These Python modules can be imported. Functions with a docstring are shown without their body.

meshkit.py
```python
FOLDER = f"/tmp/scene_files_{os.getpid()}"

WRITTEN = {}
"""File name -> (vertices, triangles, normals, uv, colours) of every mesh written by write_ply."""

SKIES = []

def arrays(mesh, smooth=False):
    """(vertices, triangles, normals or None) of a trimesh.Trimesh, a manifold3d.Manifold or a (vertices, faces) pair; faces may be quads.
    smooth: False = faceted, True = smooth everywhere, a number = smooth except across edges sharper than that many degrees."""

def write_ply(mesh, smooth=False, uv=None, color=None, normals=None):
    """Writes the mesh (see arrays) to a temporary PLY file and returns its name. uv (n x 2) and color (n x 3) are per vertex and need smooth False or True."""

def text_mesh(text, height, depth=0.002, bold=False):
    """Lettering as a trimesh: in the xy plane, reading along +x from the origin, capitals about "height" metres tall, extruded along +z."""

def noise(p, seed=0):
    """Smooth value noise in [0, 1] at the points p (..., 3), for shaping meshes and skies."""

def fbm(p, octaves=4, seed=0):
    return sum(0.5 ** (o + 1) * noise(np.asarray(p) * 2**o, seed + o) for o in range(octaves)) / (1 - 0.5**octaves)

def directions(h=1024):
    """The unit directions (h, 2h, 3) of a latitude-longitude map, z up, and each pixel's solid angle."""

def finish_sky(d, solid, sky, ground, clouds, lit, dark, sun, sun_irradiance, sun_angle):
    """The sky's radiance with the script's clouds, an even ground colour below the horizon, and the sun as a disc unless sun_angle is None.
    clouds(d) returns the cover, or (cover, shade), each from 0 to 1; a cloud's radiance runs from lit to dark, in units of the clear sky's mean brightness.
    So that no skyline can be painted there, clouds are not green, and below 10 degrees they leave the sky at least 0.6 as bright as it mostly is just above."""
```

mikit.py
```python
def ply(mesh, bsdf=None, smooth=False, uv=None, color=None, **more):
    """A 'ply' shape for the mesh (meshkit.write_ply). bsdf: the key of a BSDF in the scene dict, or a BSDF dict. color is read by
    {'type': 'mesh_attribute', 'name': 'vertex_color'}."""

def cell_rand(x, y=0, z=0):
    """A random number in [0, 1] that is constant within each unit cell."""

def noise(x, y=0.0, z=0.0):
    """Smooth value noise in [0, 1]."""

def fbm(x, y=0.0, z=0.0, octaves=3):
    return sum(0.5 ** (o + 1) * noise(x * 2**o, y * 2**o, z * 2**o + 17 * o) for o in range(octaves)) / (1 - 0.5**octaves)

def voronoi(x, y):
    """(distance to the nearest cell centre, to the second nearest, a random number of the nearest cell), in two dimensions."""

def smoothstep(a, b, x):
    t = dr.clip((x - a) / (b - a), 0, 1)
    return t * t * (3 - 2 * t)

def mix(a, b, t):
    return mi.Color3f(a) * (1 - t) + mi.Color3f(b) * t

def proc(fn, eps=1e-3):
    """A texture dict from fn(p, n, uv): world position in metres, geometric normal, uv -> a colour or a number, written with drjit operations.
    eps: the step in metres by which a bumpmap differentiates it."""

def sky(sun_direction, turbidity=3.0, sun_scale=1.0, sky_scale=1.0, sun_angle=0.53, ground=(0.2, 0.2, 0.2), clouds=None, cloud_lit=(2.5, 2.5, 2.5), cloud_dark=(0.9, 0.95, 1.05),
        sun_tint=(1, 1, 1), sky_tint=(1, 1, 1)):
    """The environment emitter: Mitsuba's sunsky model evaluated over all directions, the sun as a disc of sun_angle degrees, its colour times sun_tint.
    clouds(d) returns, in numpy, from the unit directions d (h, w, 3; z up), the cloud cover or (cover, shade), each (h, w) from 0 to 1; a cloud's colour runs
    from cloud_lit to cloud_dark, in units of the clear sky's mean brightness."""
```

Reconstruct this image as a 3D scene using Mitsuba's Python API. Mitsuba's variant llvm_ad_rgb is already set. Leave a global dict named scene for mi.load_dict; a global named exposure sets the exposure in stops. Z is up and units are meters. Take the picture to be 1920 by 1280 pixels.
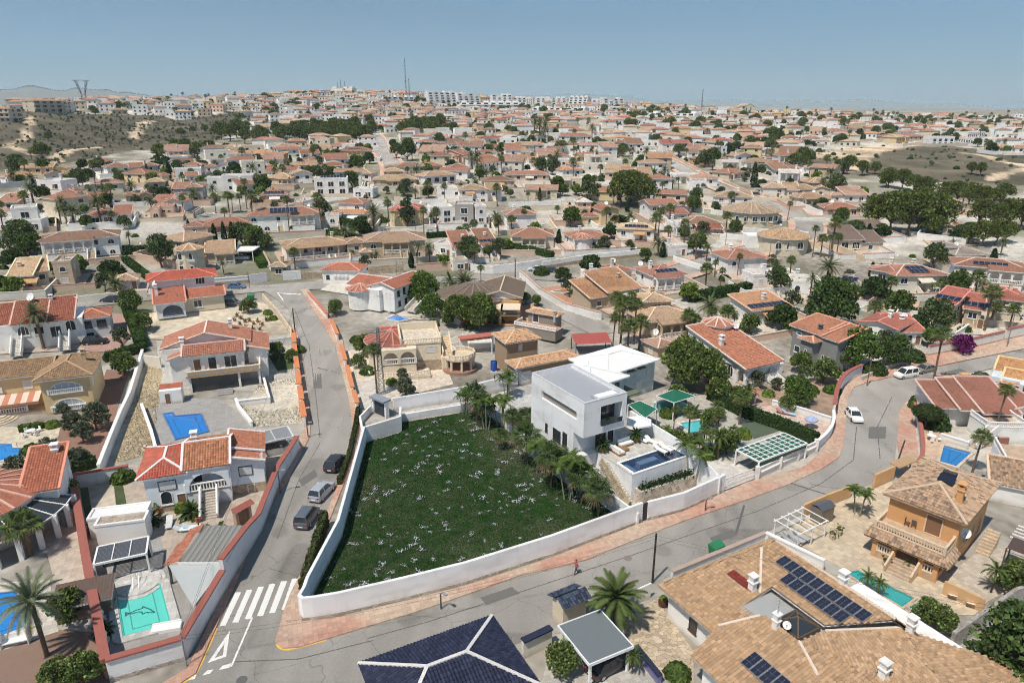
import math,random,numpy as np,trimesh,shapely,drjit as dr,mitsuba as mi,mikit,meshkit
import manifold3d
from shapely.geometry import Polygon,LineString,Point,box as sbox
T4=mi.ScalarTransform4f
scene,labels={},{}
# ---------------------------------------------------------------- camera, sky, exposure, air
scene['camera']={'type':'perspective','fov':73.74,'fov_axis':'x','near_clip':0.5,'far_clip':60000.0,
                   'to_world':T4().look_at(origin=[0,0,42],target=[0,94.552,42-32.557],up=[0,0,1]),
                   'medium':{'type':'ref','id':'air'}}
SUN=(-0.31,-0.37,0.875)
def veil(d):
    n=meshkit.fbm(d*np.array([1.5,1.5,9.0]),4,3)
    return 0.32+0.2*np.clip((n-0.4)*2.0,0,1),0.4+0*n
scene['sky']=mikit.sky(SUN,turbidity=2.6,sun_scale=1.06,sky_scale=0.84,clouds=veil,cloud_lit=(0.56,0.84,1.02),cloud_dark=(0.40,0.64,0.80),ground=(0.25,0.23,0.2),sun_tint=(0.90,0.985,1.12),sky_tint=(0.66,0.97,1.10))
exposure=1.64
scene['air']={'type':'homogeneous','albedo':{'type':'rgb','value':[0.70,0.88,0.99]},'sigma_t':0.9e-4}
scene['haze']={'type':'cube','to_world':T4().translate([0,0,318]).scale([24000,24000,342]),'bsdf':{'type':'null'},'interior':{'type':'ref','id':'air'}}
labels['haze']={'label':'thin pale summer haze over the whole town','category':'haze','kind':'stuff'}
# ---------------------------------------------------------------- materials
def principled(c,rough=0.8,spec=0.3,**k):
    return{'type':'principled','base_color':c if isinstance(c,dict)else{'type':'rgb','value':list(c)},'roughness':rough,'specular':spec,**k}
def two(b):return{'type':'twosided','b':b}
noise,fbm,cr,sst=mikit.noise,mikit.fbm,mikit.cell_rand,mikit.smoothstep
def f_colour(p,n,uv):
    """the colour of a face, kept in its uv as three bytes (square roots)"""
    r=dr.floor(uv.x/256);g=dr.floor(uv.x-r*256);b=dr.floor(uv.y)
    return mi.Color3f(dr.square(r/255),dr.square(g/255),dr.square(b/255))
def planar(p,n):
    """metres along the level direction of a face and up its slope"""
    flat=dr.abs(n.z)>0.995
    ax,ay=dr.select(flat,0.94,-n.y),dr.select(flat,0.34,n.x)
    k=dr.rsqrt(ax*ax+ay*ay+1e-12);ax,ay=ax*k,ay*k
    bx,by,bz=-n.z*ay,n.z*ax,n.x*ay-n.y*ax
    return ax*p.x+ay*p.y,bx*p.x+by*p.y+bz*p.z
VC=mikit.proc(f_colour)
def f_dirt(p,n,uv):
    a=fbm(p.x*0.35,p.y*0.35,p.z*0.9,3)
    s=noise(p.x*2.3,p.y*2.3,p.z*0.35)
    foot=sst(0.55+0.5*noise(p.x*1.7,p.y*1.7,8.0),0.0,p.z)*0.4
    return dr.clip(sst(0.45,0.8,a)*0.25+sst(0.55,0.95,s)*0.16+foot,0,0.8)
def f_tile(p,n,uv):
    u,v=planar(p,n)
    row=dr.floor(v/0.36)
    col=dr.floor(u/0.26)
    r=cr(col,row,3)
    big=fbm(u*0.22+p.z,v*0.3,p.x*0.05,3)
    edge=sst(0.82,1.0,v/0.36-row)*0.25
    return dr.clip(r*r*0.45+sst(0.45,0.75,big)*0.3+edge,0,0.85)
def f_tilebump(p,n,uv):
    u,v=planar(p,n)
    t=v/0.36
    return 0.045*dr.abs(dr.sin(u*(math.pi/0.26)))+0.03*(t-dr.floor(t))
def f_ground(p,n,uv):
    a=fbm(p.x*0.09,p.y*0.09,0.3,4)
    b=noise(p.x*1.3,p.y*1.3,2.0)
    return dr.clip(sst(0.35,0.7,a)*0.6+b*0.35,0,1)
def f_asphalt(p,n,uv):
    a=fbm(p.x*0.12,p.y*0.12,0.0,3)
    g=noise(p.x*9,p.y*9,1.0)
    streak=noise(p.x*0.9,p.y*0.06,4.0)
    x,y,w=mikit.voronoi(p.x*0.16+0.2*noise(p.x,p.y),p.y*0.16)
    crack=sst(0.016,0.0,y-x)*0.08
    spot=sst(0.72,0.84,noise(p.x*0.33,p.y*0.33,9.0))*0.05
    patch=sst(0.55,0.6,noise(p.x*0.11+3,p.y*0.05,7.0))*0.03
    v=0.295+0.11*(a-0.5)+0.04*(g-0.5)+0.06*(streak-0.5)-crack-spot-patch
    return mi.Color3f(v*1.06,v,v*0.92)
def f_pave(p,n,uv):
    u,v=p.x*0.94+p.y*0.34,p.y*0.94-p.x*0.34
    c=cr(dr.floor(u/0.4),dr.floor(v/0.4),1)
    j=sst(0.0,0.1,dr.minimum(u/0.4-dr.floor(u/0.4),v/0.4-dr.floor(v/0.4)))
    a=fbm(p.x*0.2,p.y*0.2,5.0,3)
    k=(0.8+0.25*c)*(0.75+0.25*j)
    return mikit.mix(mi.Color3f(0.50,0.29,0.22),mi.Color3f(0.52,0.40,0.31),sst(0.3,0.7,a))*k
def f_slab(p,n,uv):
    u,v=planar(p,n)
    c=cr(dr.floor(u/0.5),dr.floor(v/0.5),7)
    j=sst(0.0,0.08,dr.minimum(u/0.5-dr.floor(u/0.5),v/0.5-dr.floor(v/0.5)))
    return dr.clip(0.35*c+0.35*(1-j)+0.25*fbm(p.x*0.3,p.y*0.3,1.0),0,1)
def f_stone(p,n,uv):
    u,v=planar(p,n)
    x,y,w=mikit.voronoi(u*2.2,v*2.6)
    return dr.clip(w*0.55+sst(0.12,0.02,y-x)*0.5,0,1)
def blend(a,b,w):return{'type':'blendbsdf','weight':w,'a':a,'b':b}
scene['mat_paint']=two(blend(principled(VC,0.85,0.2),principled((0.34,0.29,0.23),0.9,0.1),mikit.proc(f_dirt)))
scene['mat_smooth']=two(principled(VC,0.5,0.4))
scene['mat_roof']=two({'type':'bumpmap','arbitrary':mikit.proc(f_tilebump,0.02),'scale':1.0,
                     'nested':blend(principled(VC,0.85,0.2),principled((0.16,0.085,0.055),0.9,0.1),mikit.proc(f_tile))})
scene['mat_tile']=two(principled(VC,0.75,0.3))
scene['mat_glass']=two(principled((0.035,0.042,0.05),0.07,0.6))
scene['mat_carpaint']=two(principled(VC,0.35,0.5,clearcoat=0.9,clearcoat_gloss=0.95))
scene['mat_metal']=two(principled(VC,0.4,0.5,metallic=0.6))
scene['mat_terrain']=two(blend(principled({'type':'mesh_attribute','name':'vertex_color'},0.95,0.1),principled((0.13,0.11,0.085),0.95,0.1),mikit.proc(f_ground)))
scene['mat_ground']=two(blend(principled(VC,0.95,0.1),principled((0.16,0.13,0.10),0.95,0.1),mikit.proc(f_ground)))
scene['mat_asphalt']=two(principled(mikit.proc(f_asphalt),0.9,0.2))
scene['mat_pavers']=two(principled(mikit.proc(f_pave),0.9,0.2))
scene['mat_slabs']=two(blend(principled(VC,0.85,0.2),principled((0.22,0.19,0.16),0.9,0.1),mikit.proc(f_slab)))
scene['mat_stone']=two(blend(principled(VC,0.9,0.2),principled((0.2,0.15,0.1),0.9,0.1),mikit.proc(f_stone)))
scene['mat_leaf']={'type':'principledthin','base_color':VC,'roughness':0.55,'diff_trans':0.55,'spec_trans':0.0}
scene['mat_bark']=two(principled(VC,0.95,0.1))
scene['mat_solar']=two(principled((0.012,0.016,0.035),0.18,0.5,clearcoat=0.6))
scene['mat_water']={'type':'thindielectric','int_ior':1.33}
# ---------------------------------------------------------------- colours (linear albedo)
WHITE,CREAM,SAND,YELLOW=(0.80,0.79,0.77),(0.66,0.58,0.45),(0.55,0.44,0.31),(0.72,0.58,0.34)
PALE,GREYW,OCHRE,PINKW=(0.72,0.68,0.60),(0.55,0.56,0.56),(0.60,0.33,0.14),(0.70,0.50,0.38)
TERRA,BROWN,TAN,ORANGE=(0.37,0.17,0.11),(0.28,0.15,0.105),(0.46,0.31,0.20),(0.52,0.25,0.14)
SALMON,DARK,RED,OCR=(0.48,0.25,0.17),(0.20,0.16,0.13),(0.46,0.09,0.06),(0.66,0.42,0.20)
GREY,BLACK,WOOD,STONE=(0.30,0.30,0.31),(0.02,0.02,0.022),(0.28,0.15,0.07),(0.46,0.38,0.28)
# ---------------------------------------------------------------- terrain heights
import numpy as np
from scipy.interpolate import PchipInterpolator,RegularGridInterpolator
AZ=[-180,-60,-35,-25,-13,0,13,25,35,60,180]
RR=[0,112,150,178,225,268,350,430,510,630,700,790,960,1200,1600,2600,6000,40000]
_c=[0,0,3.1,4.6,8.9,12.7,16.8,20.4,23.7,28.3,31.5,35.9,47.5,44,30,14,8,0]
_l0=[0,0,3.1,4.6,8.9,12.7,16.5,18.9,27.3,38.5,41,42,38,25,15,10,8,0]
_l1=[0,0,3.1,4.6,8.9,12.7,16.5,18,20.6,30.5,39,45.4,45,30,18,10,8,0]
_l2=[0,0,3.1,4.6,8.9,12.7,16.8,20.4,23.7,31.8,37.5,44,56,48,30,12,8,0]
_r0=[0,0,2.8,4.4,8.6,12.4,16.5,20,23.2,27.4,29.5,32.6,37.5,36,25,14,8,0]
_r1=[0,0,2.2,4.0,7.8,11.5,15.5,18.5,20.5,23.9,25.5,27.5,31,28,19,13,8,0]
_r2=[0,0,2.0,3.6,7.2,10.8,14.8,17.6,19.5,22,23.5,25,28,24,17,13,8,0]
_rd=np.concatenate([np.arange(0,1700,10),np.geomspace(1700,40000,60)])
_z=np.array([PchipInterpolator(RR,q)(_rd)for q in(_l0,_l0,_l0,_l1,_l2,_c,_r0,_r1,_r2,_r2,_l0)])
_az=np.concatenate([[-180],np.arange(-60,60.5,1.0),[180]])
_zz=np.stack([PchipInterpolator(AZ,_z[:,k])(_az)for k in range(len(_rd))],1)
_hf=RegularGridInterpolator((_az,_rd),_zz,bounds_error=False,fill_value=None)
def hgt(x,y):
    """terrain height at (x, y)"""
    x,y=np.asarray(x,float),np.asarray(y,float)
    r=np.hypot(x,y)
    return _hf(np.stack([np.degrees(np.arctan2(x,y)),np.minimum(r,39000)],-1))
def hg(x,y):return float(hgt(x,y)[0])if np.ndim(hgt(x,y))else float(hgt(x,y))

# ---------------------------------------------------------------- mesh helpers
BOXF=np.array([[0,2,1],[0,3,2],[4,5,6],[4,6,7],[0,1,5],[0,5,4],[1,2,6],[1,6,5],[2,3,7],[2,7,6],[3,0,4],[3,4,7]])
class M:
    """collects geometry with a colour per vertex and a uv in metres"""
    def __init__(s):s.v,s.f,s.c,s.u,s.n=[],[],[],[],0
    def add(s,v,f,c,uv=None):
        v=np.asarray(v,float).reshape(-1,3);f=np.asarray(f,int)
        if f.ndim==2 and f.shape[1]==4:f=np.vstack([f[:,[0,1,2]],f[:,[0,2,3]]])
        c=np.asarray(c,float)
        s.v.append(v);s.f.append(f+s.n);s.c.append(np.broadcast_to(c,(len(v),3)))
        s.u.append(np.zeros((len(v),2))if uv is None else np.asarray(uv,float));s.n+=len(v)
        return s
    def box(s,x0,y0,z0,x1,y1,z1,c):
        v=np.array([[x0,y0,z0],[x1,y0,z0],[x1,y1,z0],[x0,y1,z0],[x0,y0,z1],[x1,y0,z1],[x1,y1,z1],[x0,y1,z1]],float)
        f=BOXF
        vv=v[f].reshape(-1,3)
        n=np.cross(vv[1::3]-vv[0::3],vv[2::3]-vv[0::3]);n=np.repeat(np.abs(n),3,0)
        uv=np.where((n[:,2:]>=n[:,:1])&(n[:,2:]>=n[:,1:2]),vv[:,:2],np.where(n[:,:1]>n[:,1:2],vv[:,1:],vv[:,[0,2]]))
        return s.add(vv,np.arange(36).reshape(-1,3),c,uv)
    def bar(s,a,b,w,h,c):
        """a beam of section w x h from a to b (h upward)"""
        a,b=np.asarray(a,float),np.asarray(b,float);d=b-a;d/=np.linalg.norm(d)+1e-9
        x=np.cross(d,[0,0,1.0])if abs(d[2])<0.98 else np.array([1.0,0,0]);x/=np.linalg.norm(x);y=np.cross(x,d)
        o=[-x*w/2-y*h/2,x*w/2-y*h/2,x*w/2+y*h/2,-x*w/2+y*h/2]
        return s.add([a+q for q in o]+[b+q for q in o],BOXF,c)
    def face(s,pts,c,uv=None):
        """a planar convex polygon; uv in metres: u level, v up the slope"""
        p=np.asarray(pts,float)
        if uv is None:
            n=np.cross(p[1]-p[0],p[2]-p[0]);n/=np.linalg.norm(n)+1e-12
            a=np.cross([0,0,1.0],n);a=np.array([1.0,0,0])if np.linalg.norm(a)<1e-3 else a/np.linalg.norm(a)
            b=np.cross(n,a);uv=np.stack([p@a,p@b],1)
        k=len(p)
        return s.add(p,[[0,i,i+1]for i in range(1,k-1)],c,uv)
    def poly(s,shape,z0,z1,c,flip=None):
        """a shapely polygon extruded in z, or stood up by flip(v)"""
        for g in getattr(shape,'geoms',[shape]):
            if g.area<1e-4:continue
            m=trimesh.creation.extrude_polygon(g,z1-z0,engine='earcut')
            v=np.array(m.vertices)+[0,0,z0];f=np.array(m.faces)
            vv=v[f].reshape(-1,3);uv=vv[:,:2].copy()
            side=np.abs(np.cross(vv[1::3]-vv[0::3],vv[2::3]-vv[0::3]));side=np.repeat(side[:,2]<1e-6,3)
            uv[side]=np.stack([vv[side,0]+vv[side,1],vv[side,2]],1)
            s.add(vv if flip is None else flip(vv),np.arange(len(vv)).reshape(-1,3),c,uv)
        return s
    def cyl(s,x,y,z0,z1,r0,r1,c,n=8,cap=True):
        a=np.arange(n)*2*math.pi/n;ca,sa=np.cos(a),np.sin(a);i=np.arange(n);j=(i+1)%n
        v=np.vstack([np.stack([x+r0*ca,y+r0*sa,a*0+z0],1),np.stack([x+r1*ca,y+r1*sa,a*0+z1],1),[[x,y,z1]]])
        f=np.vstack([np.stack([i,j,j+n],1),np.stack([i,j+n,i+n],1)]+([np.stack([i+n,j+n,i*0+2*n],1)]if cap else[]))
        return s.add(v,f,c)
    def tube(s,pts,rad,c,n=6):
        p=np.asarray(pts,float);t=np.gradient(p,axis=0);t/=np.linalg.norm(t,axis=1,keepdims=True)+1e-12
        a=np.cross(t,np.where(np.abs(t[:,2:])<0.9,[0,0,1.0],[1.0,0,0]));a/=np.linalg.norm(a,axis=1,keepdims=True)+1e-12
        b=np.cross(t,a);g=np.arange(n)*2*math.pi/n
        v=p[:,None]+np.broadcast_to(rad,(len(p),))[:,None,None]*(np.cos(g)[None,:,None]*a[:,None]+np.sin(g)[None,:,None]*b[:,None])
        i,j=np.meshgrid(np.arange(len(p)-1),np.arange(n),indexing='ij')
        q=np.stack([i*n+j,i*n+(j+1)%n,(i+1)*n+(j+1)%n,(i+1)*n+j],-1).reshape(-1,4)
        return s.add(v.reshape(-1,3),q,c)
    def ply(s,mat,yaw=0.0,at=(0,0,0),smooth=False):
        v,f,c,u=np.vstack(s.v),np.vstack(s.f),np.vstack(s.c),np.vstack(s.u)
        k,q=math.cos(yaw),math.sin(yaw)
        w=np.stack([v[:,0]*k-v[:,1]*q+at[0],v[:,0]*q+v[:,1]*k+at[1],v[:,2]+at[2]],1)
        if mat=='terrain':return mikit.ply(trimesh.Trimesh(w,f,process=False),'mat_terrain',smooth=smooth,color=c)
        q=np.round(255*np.sqrt(np.clip(c,0,1)));u=np.stack([q[:,0]*256+q[:,1]+.5,q[:,2]+.5],1)
        return mikit.ply(trimesh.Trimesh(w,f,process=False),'mat_'+mat,smooth=smooth,uv=u)
count={}
def numbered(k):
    n=count.get(k,0);count[k]=n+1
    return k if n==0 else f'{k}_{n:03d}'
class Thing:
    """one top-level object; part(name) starts a new part or sub-part"""
    def __init__(s,name,label,cat,at=(0,0),yaw=0.0,z=None,group=None):
        s.key=numbered(name);s.yaw=math.radians(yaw);s.parts=[]
        s.at=(at[0],at[1],hg(at[0],at[1])if z is None else z)
        labels[s.key]={'label':label,'category':cat}
        if group:labels[s.key]['group']=group
        s.named={}
    def part(s,name,mat='paint',under=None,smooth=False,label=None,kind=None):
        k=numbered(f'{under.key if under else s.key}__{name}');m=M();m.key=k
        s.parts.append((k,m,mat,smooth))
        if label:labels[k]={'label':label}
        if kind:labels.setdefault(k,{'label':name.replace('_',' ')+' of its holder'})['kind']=kind
        return m
    def same(s,name,mat='paint',**k):
        """the part of this name, made once"""
        if name not in s.named:s.named[name]=s.part(name,mat,**k)
        return s.named[name]
    def done(s):
        for k,m,mat,sm in s.parts:
            if m.n:scene[k]=m.ply(mat,s.yaw,s.at,sm)
        return s
    def world(s,x,y,z=0):
        k,q=math.cos(s.yaw),math.sin(s.yaw)
        return(x*k-y*q+s.at[0],x*q+y*k+s.at[1],z+s.at[2])
def one(name,m,mat,label,cat,group=None,kind=None,smooth=False):
    """a thing or a piece of the setting that is one mesh"""
    k=numbered(name);scene[k]=m.ply(mat,smooth=smooth);labels[k]={'label':label}
    if cat:labels[k]['category']=cat
    if group:labels[k]['group']=group
    if kind:labels[k]['kind']=kind
    return k
def drape(poly,dz,c,size=5.0,m=None,skirt=0.0):
    """a polygon laid on the ground, dz above it"""
    m=m or M()
    for g in getattr(poly,'geoms',[poly]):
        v,f=trimesh.creation.triangulate_polygon(g,engine='earcut')
        v=np.column_stack([v,np.zeros(len(v))])
        big=np.abs(v[:,:2]).max()
        v,f=trimesh.remesh.subdivide_to_size(v,f,max(size,big/60 if big>300 else 0),max_iter=14)
        w=v.copy();w[:,2]=hgt(v[:,0],v[:,1])+dz+.14*np.clip((np.hypot(v[:,0],v[:,1])-108)/25,0,1)
        n=np.cross(w[f[:,1]]-w[f[:,0]],w[f[:,2]]-w[f[:,0]])[:,2]
        f=np.where((n<0)[:,None],f[:,::-1],f)
        m.add(w,f,c,v[:,:2])
        if skirt:
            for ring in[g.exterior,*g.interiors]:
                p=np.array(ring.segmentize(4.0).coords);z=hgt(p[:,0],p[:,1])
                for i in range(len(p)-1):
                    m.add([[*p[i],z[i]+dz-skirt],[*p[i+1],z[i+1]+dz-skirt],[*p[i+1],z[i+1]+dz],[*p[i],z[i]+dz]],[[0,1,2,3]],c,
                          [[0,0],[1,0],[1,1],[0,1]])
    return m
def smoothline(pts,k=3):
    """rounds the corners of a polyline (Chaikin)"""
    p=np.asarray(pts,float)
    for _ in range(k):
        q=np.empty((2*len(p)-2,2));q[0::2]=p[:-1]*.75+p[1:]*.25;q[1::2]=p[:-1]*.25+p[1:]*.75
        p=np.vstack([p[:1],q,p[-1:]])
    return p
rnd=random.Random(11)
def vary(c,a=0.08,r=rnd):k=1+r.uniform(-a,a);return tuple(min(0.9,x*k*(1+r.uniform(-a,a)*.3))for x in c)

# ---------------------------------------------------------------- building parts
def stand(face,x0,y0,x1,y1):
    """maps (u along the wall, v up, w outward) to local space for one face of a block"""
    if face=='f':return lambda v:np.stack([x0+v[:,0],y0-v[:,2],v[:,1]],1)
    if face=='b':return lambda v:np.stack([x1-v[:,0],y1+v[:,2],v[:,1]],1)
    if face=='l':return lambda v:np.stack([x0-v[:,2],y1-v[:,0],v[:,1]],1)
    return lambda v:np.stack([x1+v[:,2],y0+v[:,0],v[:,1]],1)
def arch(w,h,n=10):
    """outline of an arched opening, from (0,0)"""
    r=min(w/2,h*.8);a=np.linspace(0,np.pi,n)
    return Polygon([(0,0),(w,0)]+[(w/2+w/2*math.cos(t),h-r+r*math.sin(t))for t in a])
def win(T,face,blk,u,z,w,h,kind='w',fc=WHITE,light=False):
    """a window of one wall: frame and pane; kind w glazed, s shuttered, a arched, d door, g large glazing, v garage"""
    P=stand(face,*blk)
    curtain=kind=='k';kind='a' if curtain else kind
    o=arch(w,h)if kind=='a' else sbox(0,0,w,h)
    o=shapely.affinity.translate(o,u,z)
    name={'d':'door','v':'garage_door','g':'glazing'}.get(kind,'window')
    f=T.part(name,'smooth')
    b=max(0.07,min(w,h)*.07)
    inner=o.buffer(-b,join_style=2)
    f.poly(o.difference(inner),-.06,.06,fc,P)
    if kind in 'wag' and not light:
        if w>1.3:
            for k in range(1,int(w/.9)+(kind!='g')):
                x=u+w*k/(int(w/.9)+(kind!='g'))
                f.poly(sbox(x-.04,z,x+.04,z+h).intersection(inner),-.02,.035,fc,P)
        f.poly(sbox(u-.06,z-.1,u+w+.06,z-.005),-.04,.1,fc,P)
    if kind in 's':
        p=T.part('shutter','smooth',f)
        for k in range(max(3,int(h/.35))):
            q=h/max(3,int(h/.35));p.poly(sbox(u+b,z+k*q+.02,u+w-b,z+k*q+q-.02),-.03,.02,(0.62,0.62,0.60),P)
    elif kind in 'dv':
        p=T.part('leaf','smooth',f);p.poly(inner,-.03,.01,{'d':(0.22,0.12,0.07),'v':(0.6,0.6,0.58)}[kind]if fc!=BLACK else(0.05,0.05,0.05),P)
        if kind=='v' and fc!=BLACK:
            for k in range(1,5):p.poly(sbox(u+b,z+h*k/5-.02,u+w-b,z+h*k/5+.02),.01,.03,(0.45,0.45,0.44),P)
    else:
        p=T.part('curtained_pane' if curtain else 'pane','smooth' if curtain else 'glass',f);p.poly(inner,-.04,.004,(0.42,0.45,0.48),P)
def ring(T,m,pts,z,wd,hh,c):
    for a,b in zip(pts,pts[1:]):m.bar((*a,z),(*b,z),wd,hh,c)
def balustrade(T,pts,z,h=0.95,c=WHITE,step=0.3,name='balustrade',solid=False):
    m=T.part(name,'smooth')
    for a,b in zip(pts,pts[1:]):
        a,b=np.array(a,float),np.array(b,float);L=np.linalg.norm(b-a)
        za,zb=(a[2],b[2])if len(a)==3 else(z,z)
        A,B=np.array([a[0],a[1],za]),np.array([b[0],b[1],zb])
        m.bar(A+[0,0,h-.06],B+[0,0,h-.06],.2,.12,c)
        if solid:m.bar(A+[0,0,h/2],B+[0,0,h/2],.12,h-.1,c);continue
        m.bar(A+[0,0,.05],B+[0,0,.05],.16,.1,c)
        for k in range(1,int(L/step)):
            p=A+(B-A)*k/int(L/step);m.box(p[0]-.055,p[1]-.055,p[2]+.1,p[0]+.055,p[1]+.055,p[2]+h-.1,c)
        for p in(A,B):m.box(p[0]-.12,p[1]-.12,p[2],p[0]+.12,p[1]+.12,p[2]+h+.06,c)
def stairs(T,x,y,z0,z1,w,run,c=SAND,side=WHITE,ang=0.0,name='stairs'):
    """steps that start at (x, y, z1) and go down towards -y (turned by ang degrees)"""
    m=T.part(name,'slabs');n=max(3,int((z1-z0)/.18));k,q=math.cos(math.radians(ang)),math.sin(math.radians(ang))
    L=M()
    for i in range(n):
        L.box(-w/2,-run*(i+1)/n,z0,w/2,-run*i/n,z1-(z1-z0)*(i+1)/(n+1),c)
    for i,v in enumerate(L.v):m.add(np.stack([v[:,0]*k-v[:,1]*q+x,v[:,0]*q+v[:,1]*k+y,v[:,2]],1),L.f[i]-36*i,L.c[i],L.u[i])
    if side:
        s=T.part('stair_wall','paint')
        for e in(-1,1):
            a,b=np.array([e*(w/2+.1),.05]),np.array([e*(w/2+.1),-run-.1])
            a,b=[np.array([p[0]*k-p[1]*q+x,p[0]*q+p[1]*k+y])for p in(a,b)]
            s.bar((*a,z1+.3),(*b,z0+.35),.18,1.1,side)
def tiled(m,P,c,mix,seed=1,du=.27,dv=.38):
    """real barrel tiles laid over one roof plane P (a planar polygon, level edge first)"""
    P=np.asarray(P,float);n=np.cross(P[1]-P[0],P[2]-P[0]);n/=np.linalg.norm(n)
    a=np.cross([0,0,1.0],n);a/=np.linalg.norm(a);b=np.cross(n,a)
    if b[2]<0:b,n=-b,-n
    if n[2]<0:n=-n
    q=np.stack([(P-P[0])@a,(P-P[0])@b],1);sh=Polygon(q).buffer(0)
    u0,v0=q.min(0);u1,v1=q.max(0);R=np.random.default_rng(seed)
    I,J=np.meshgrid(np.arange(int((u1-u0)/du)+1),np.arange(int((v1-v0)/dv)+1),indexing='ij')
    uc,vc=u0+(I.ravel()+.5)*du,v0+(J.ravel()+.5)*dv
    keep=shapely.contains_xy(sh.buffer(.06),uc,vc);uc,vc=uc[keep],vc[keep];N=len(uc)
    prof=[(-.5,-.02),(-.3,.035),(0,.07),(.3,.035),(.5,-.02)]
    V=np.zeros((N,10,3))
    lift=R.uniform(0,.012,N)
    for k,(s,h)in enumerate(prof):
        for e,(dvv,dh)in enumerate(((-.56,.05),(.5,.005))):
            V[:,k*2+e]=P[0]+(uc+s*du)[:,None]*a+(vc+dvv*dv)[:,None]*b+(h+dh+lift)[:,None]*n
    F=np.array([[2*k,2*k+2,2*k+3,2*k+1]for k in range(4)])
    F=(np.arange(N)[:,None,None]*10+F[None]).reshape(-1,4)
    pal=np.array([c,*mix]);w=R.choice(len(pal),N,p=[.5]+[.5/len(mix)]*len(mix))
    col=pal[w]*R.uniform(.82,1.12,(N,1))
    m.add(V.reshape(-1,3),F,np.repeat(col,10,0))
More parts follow.
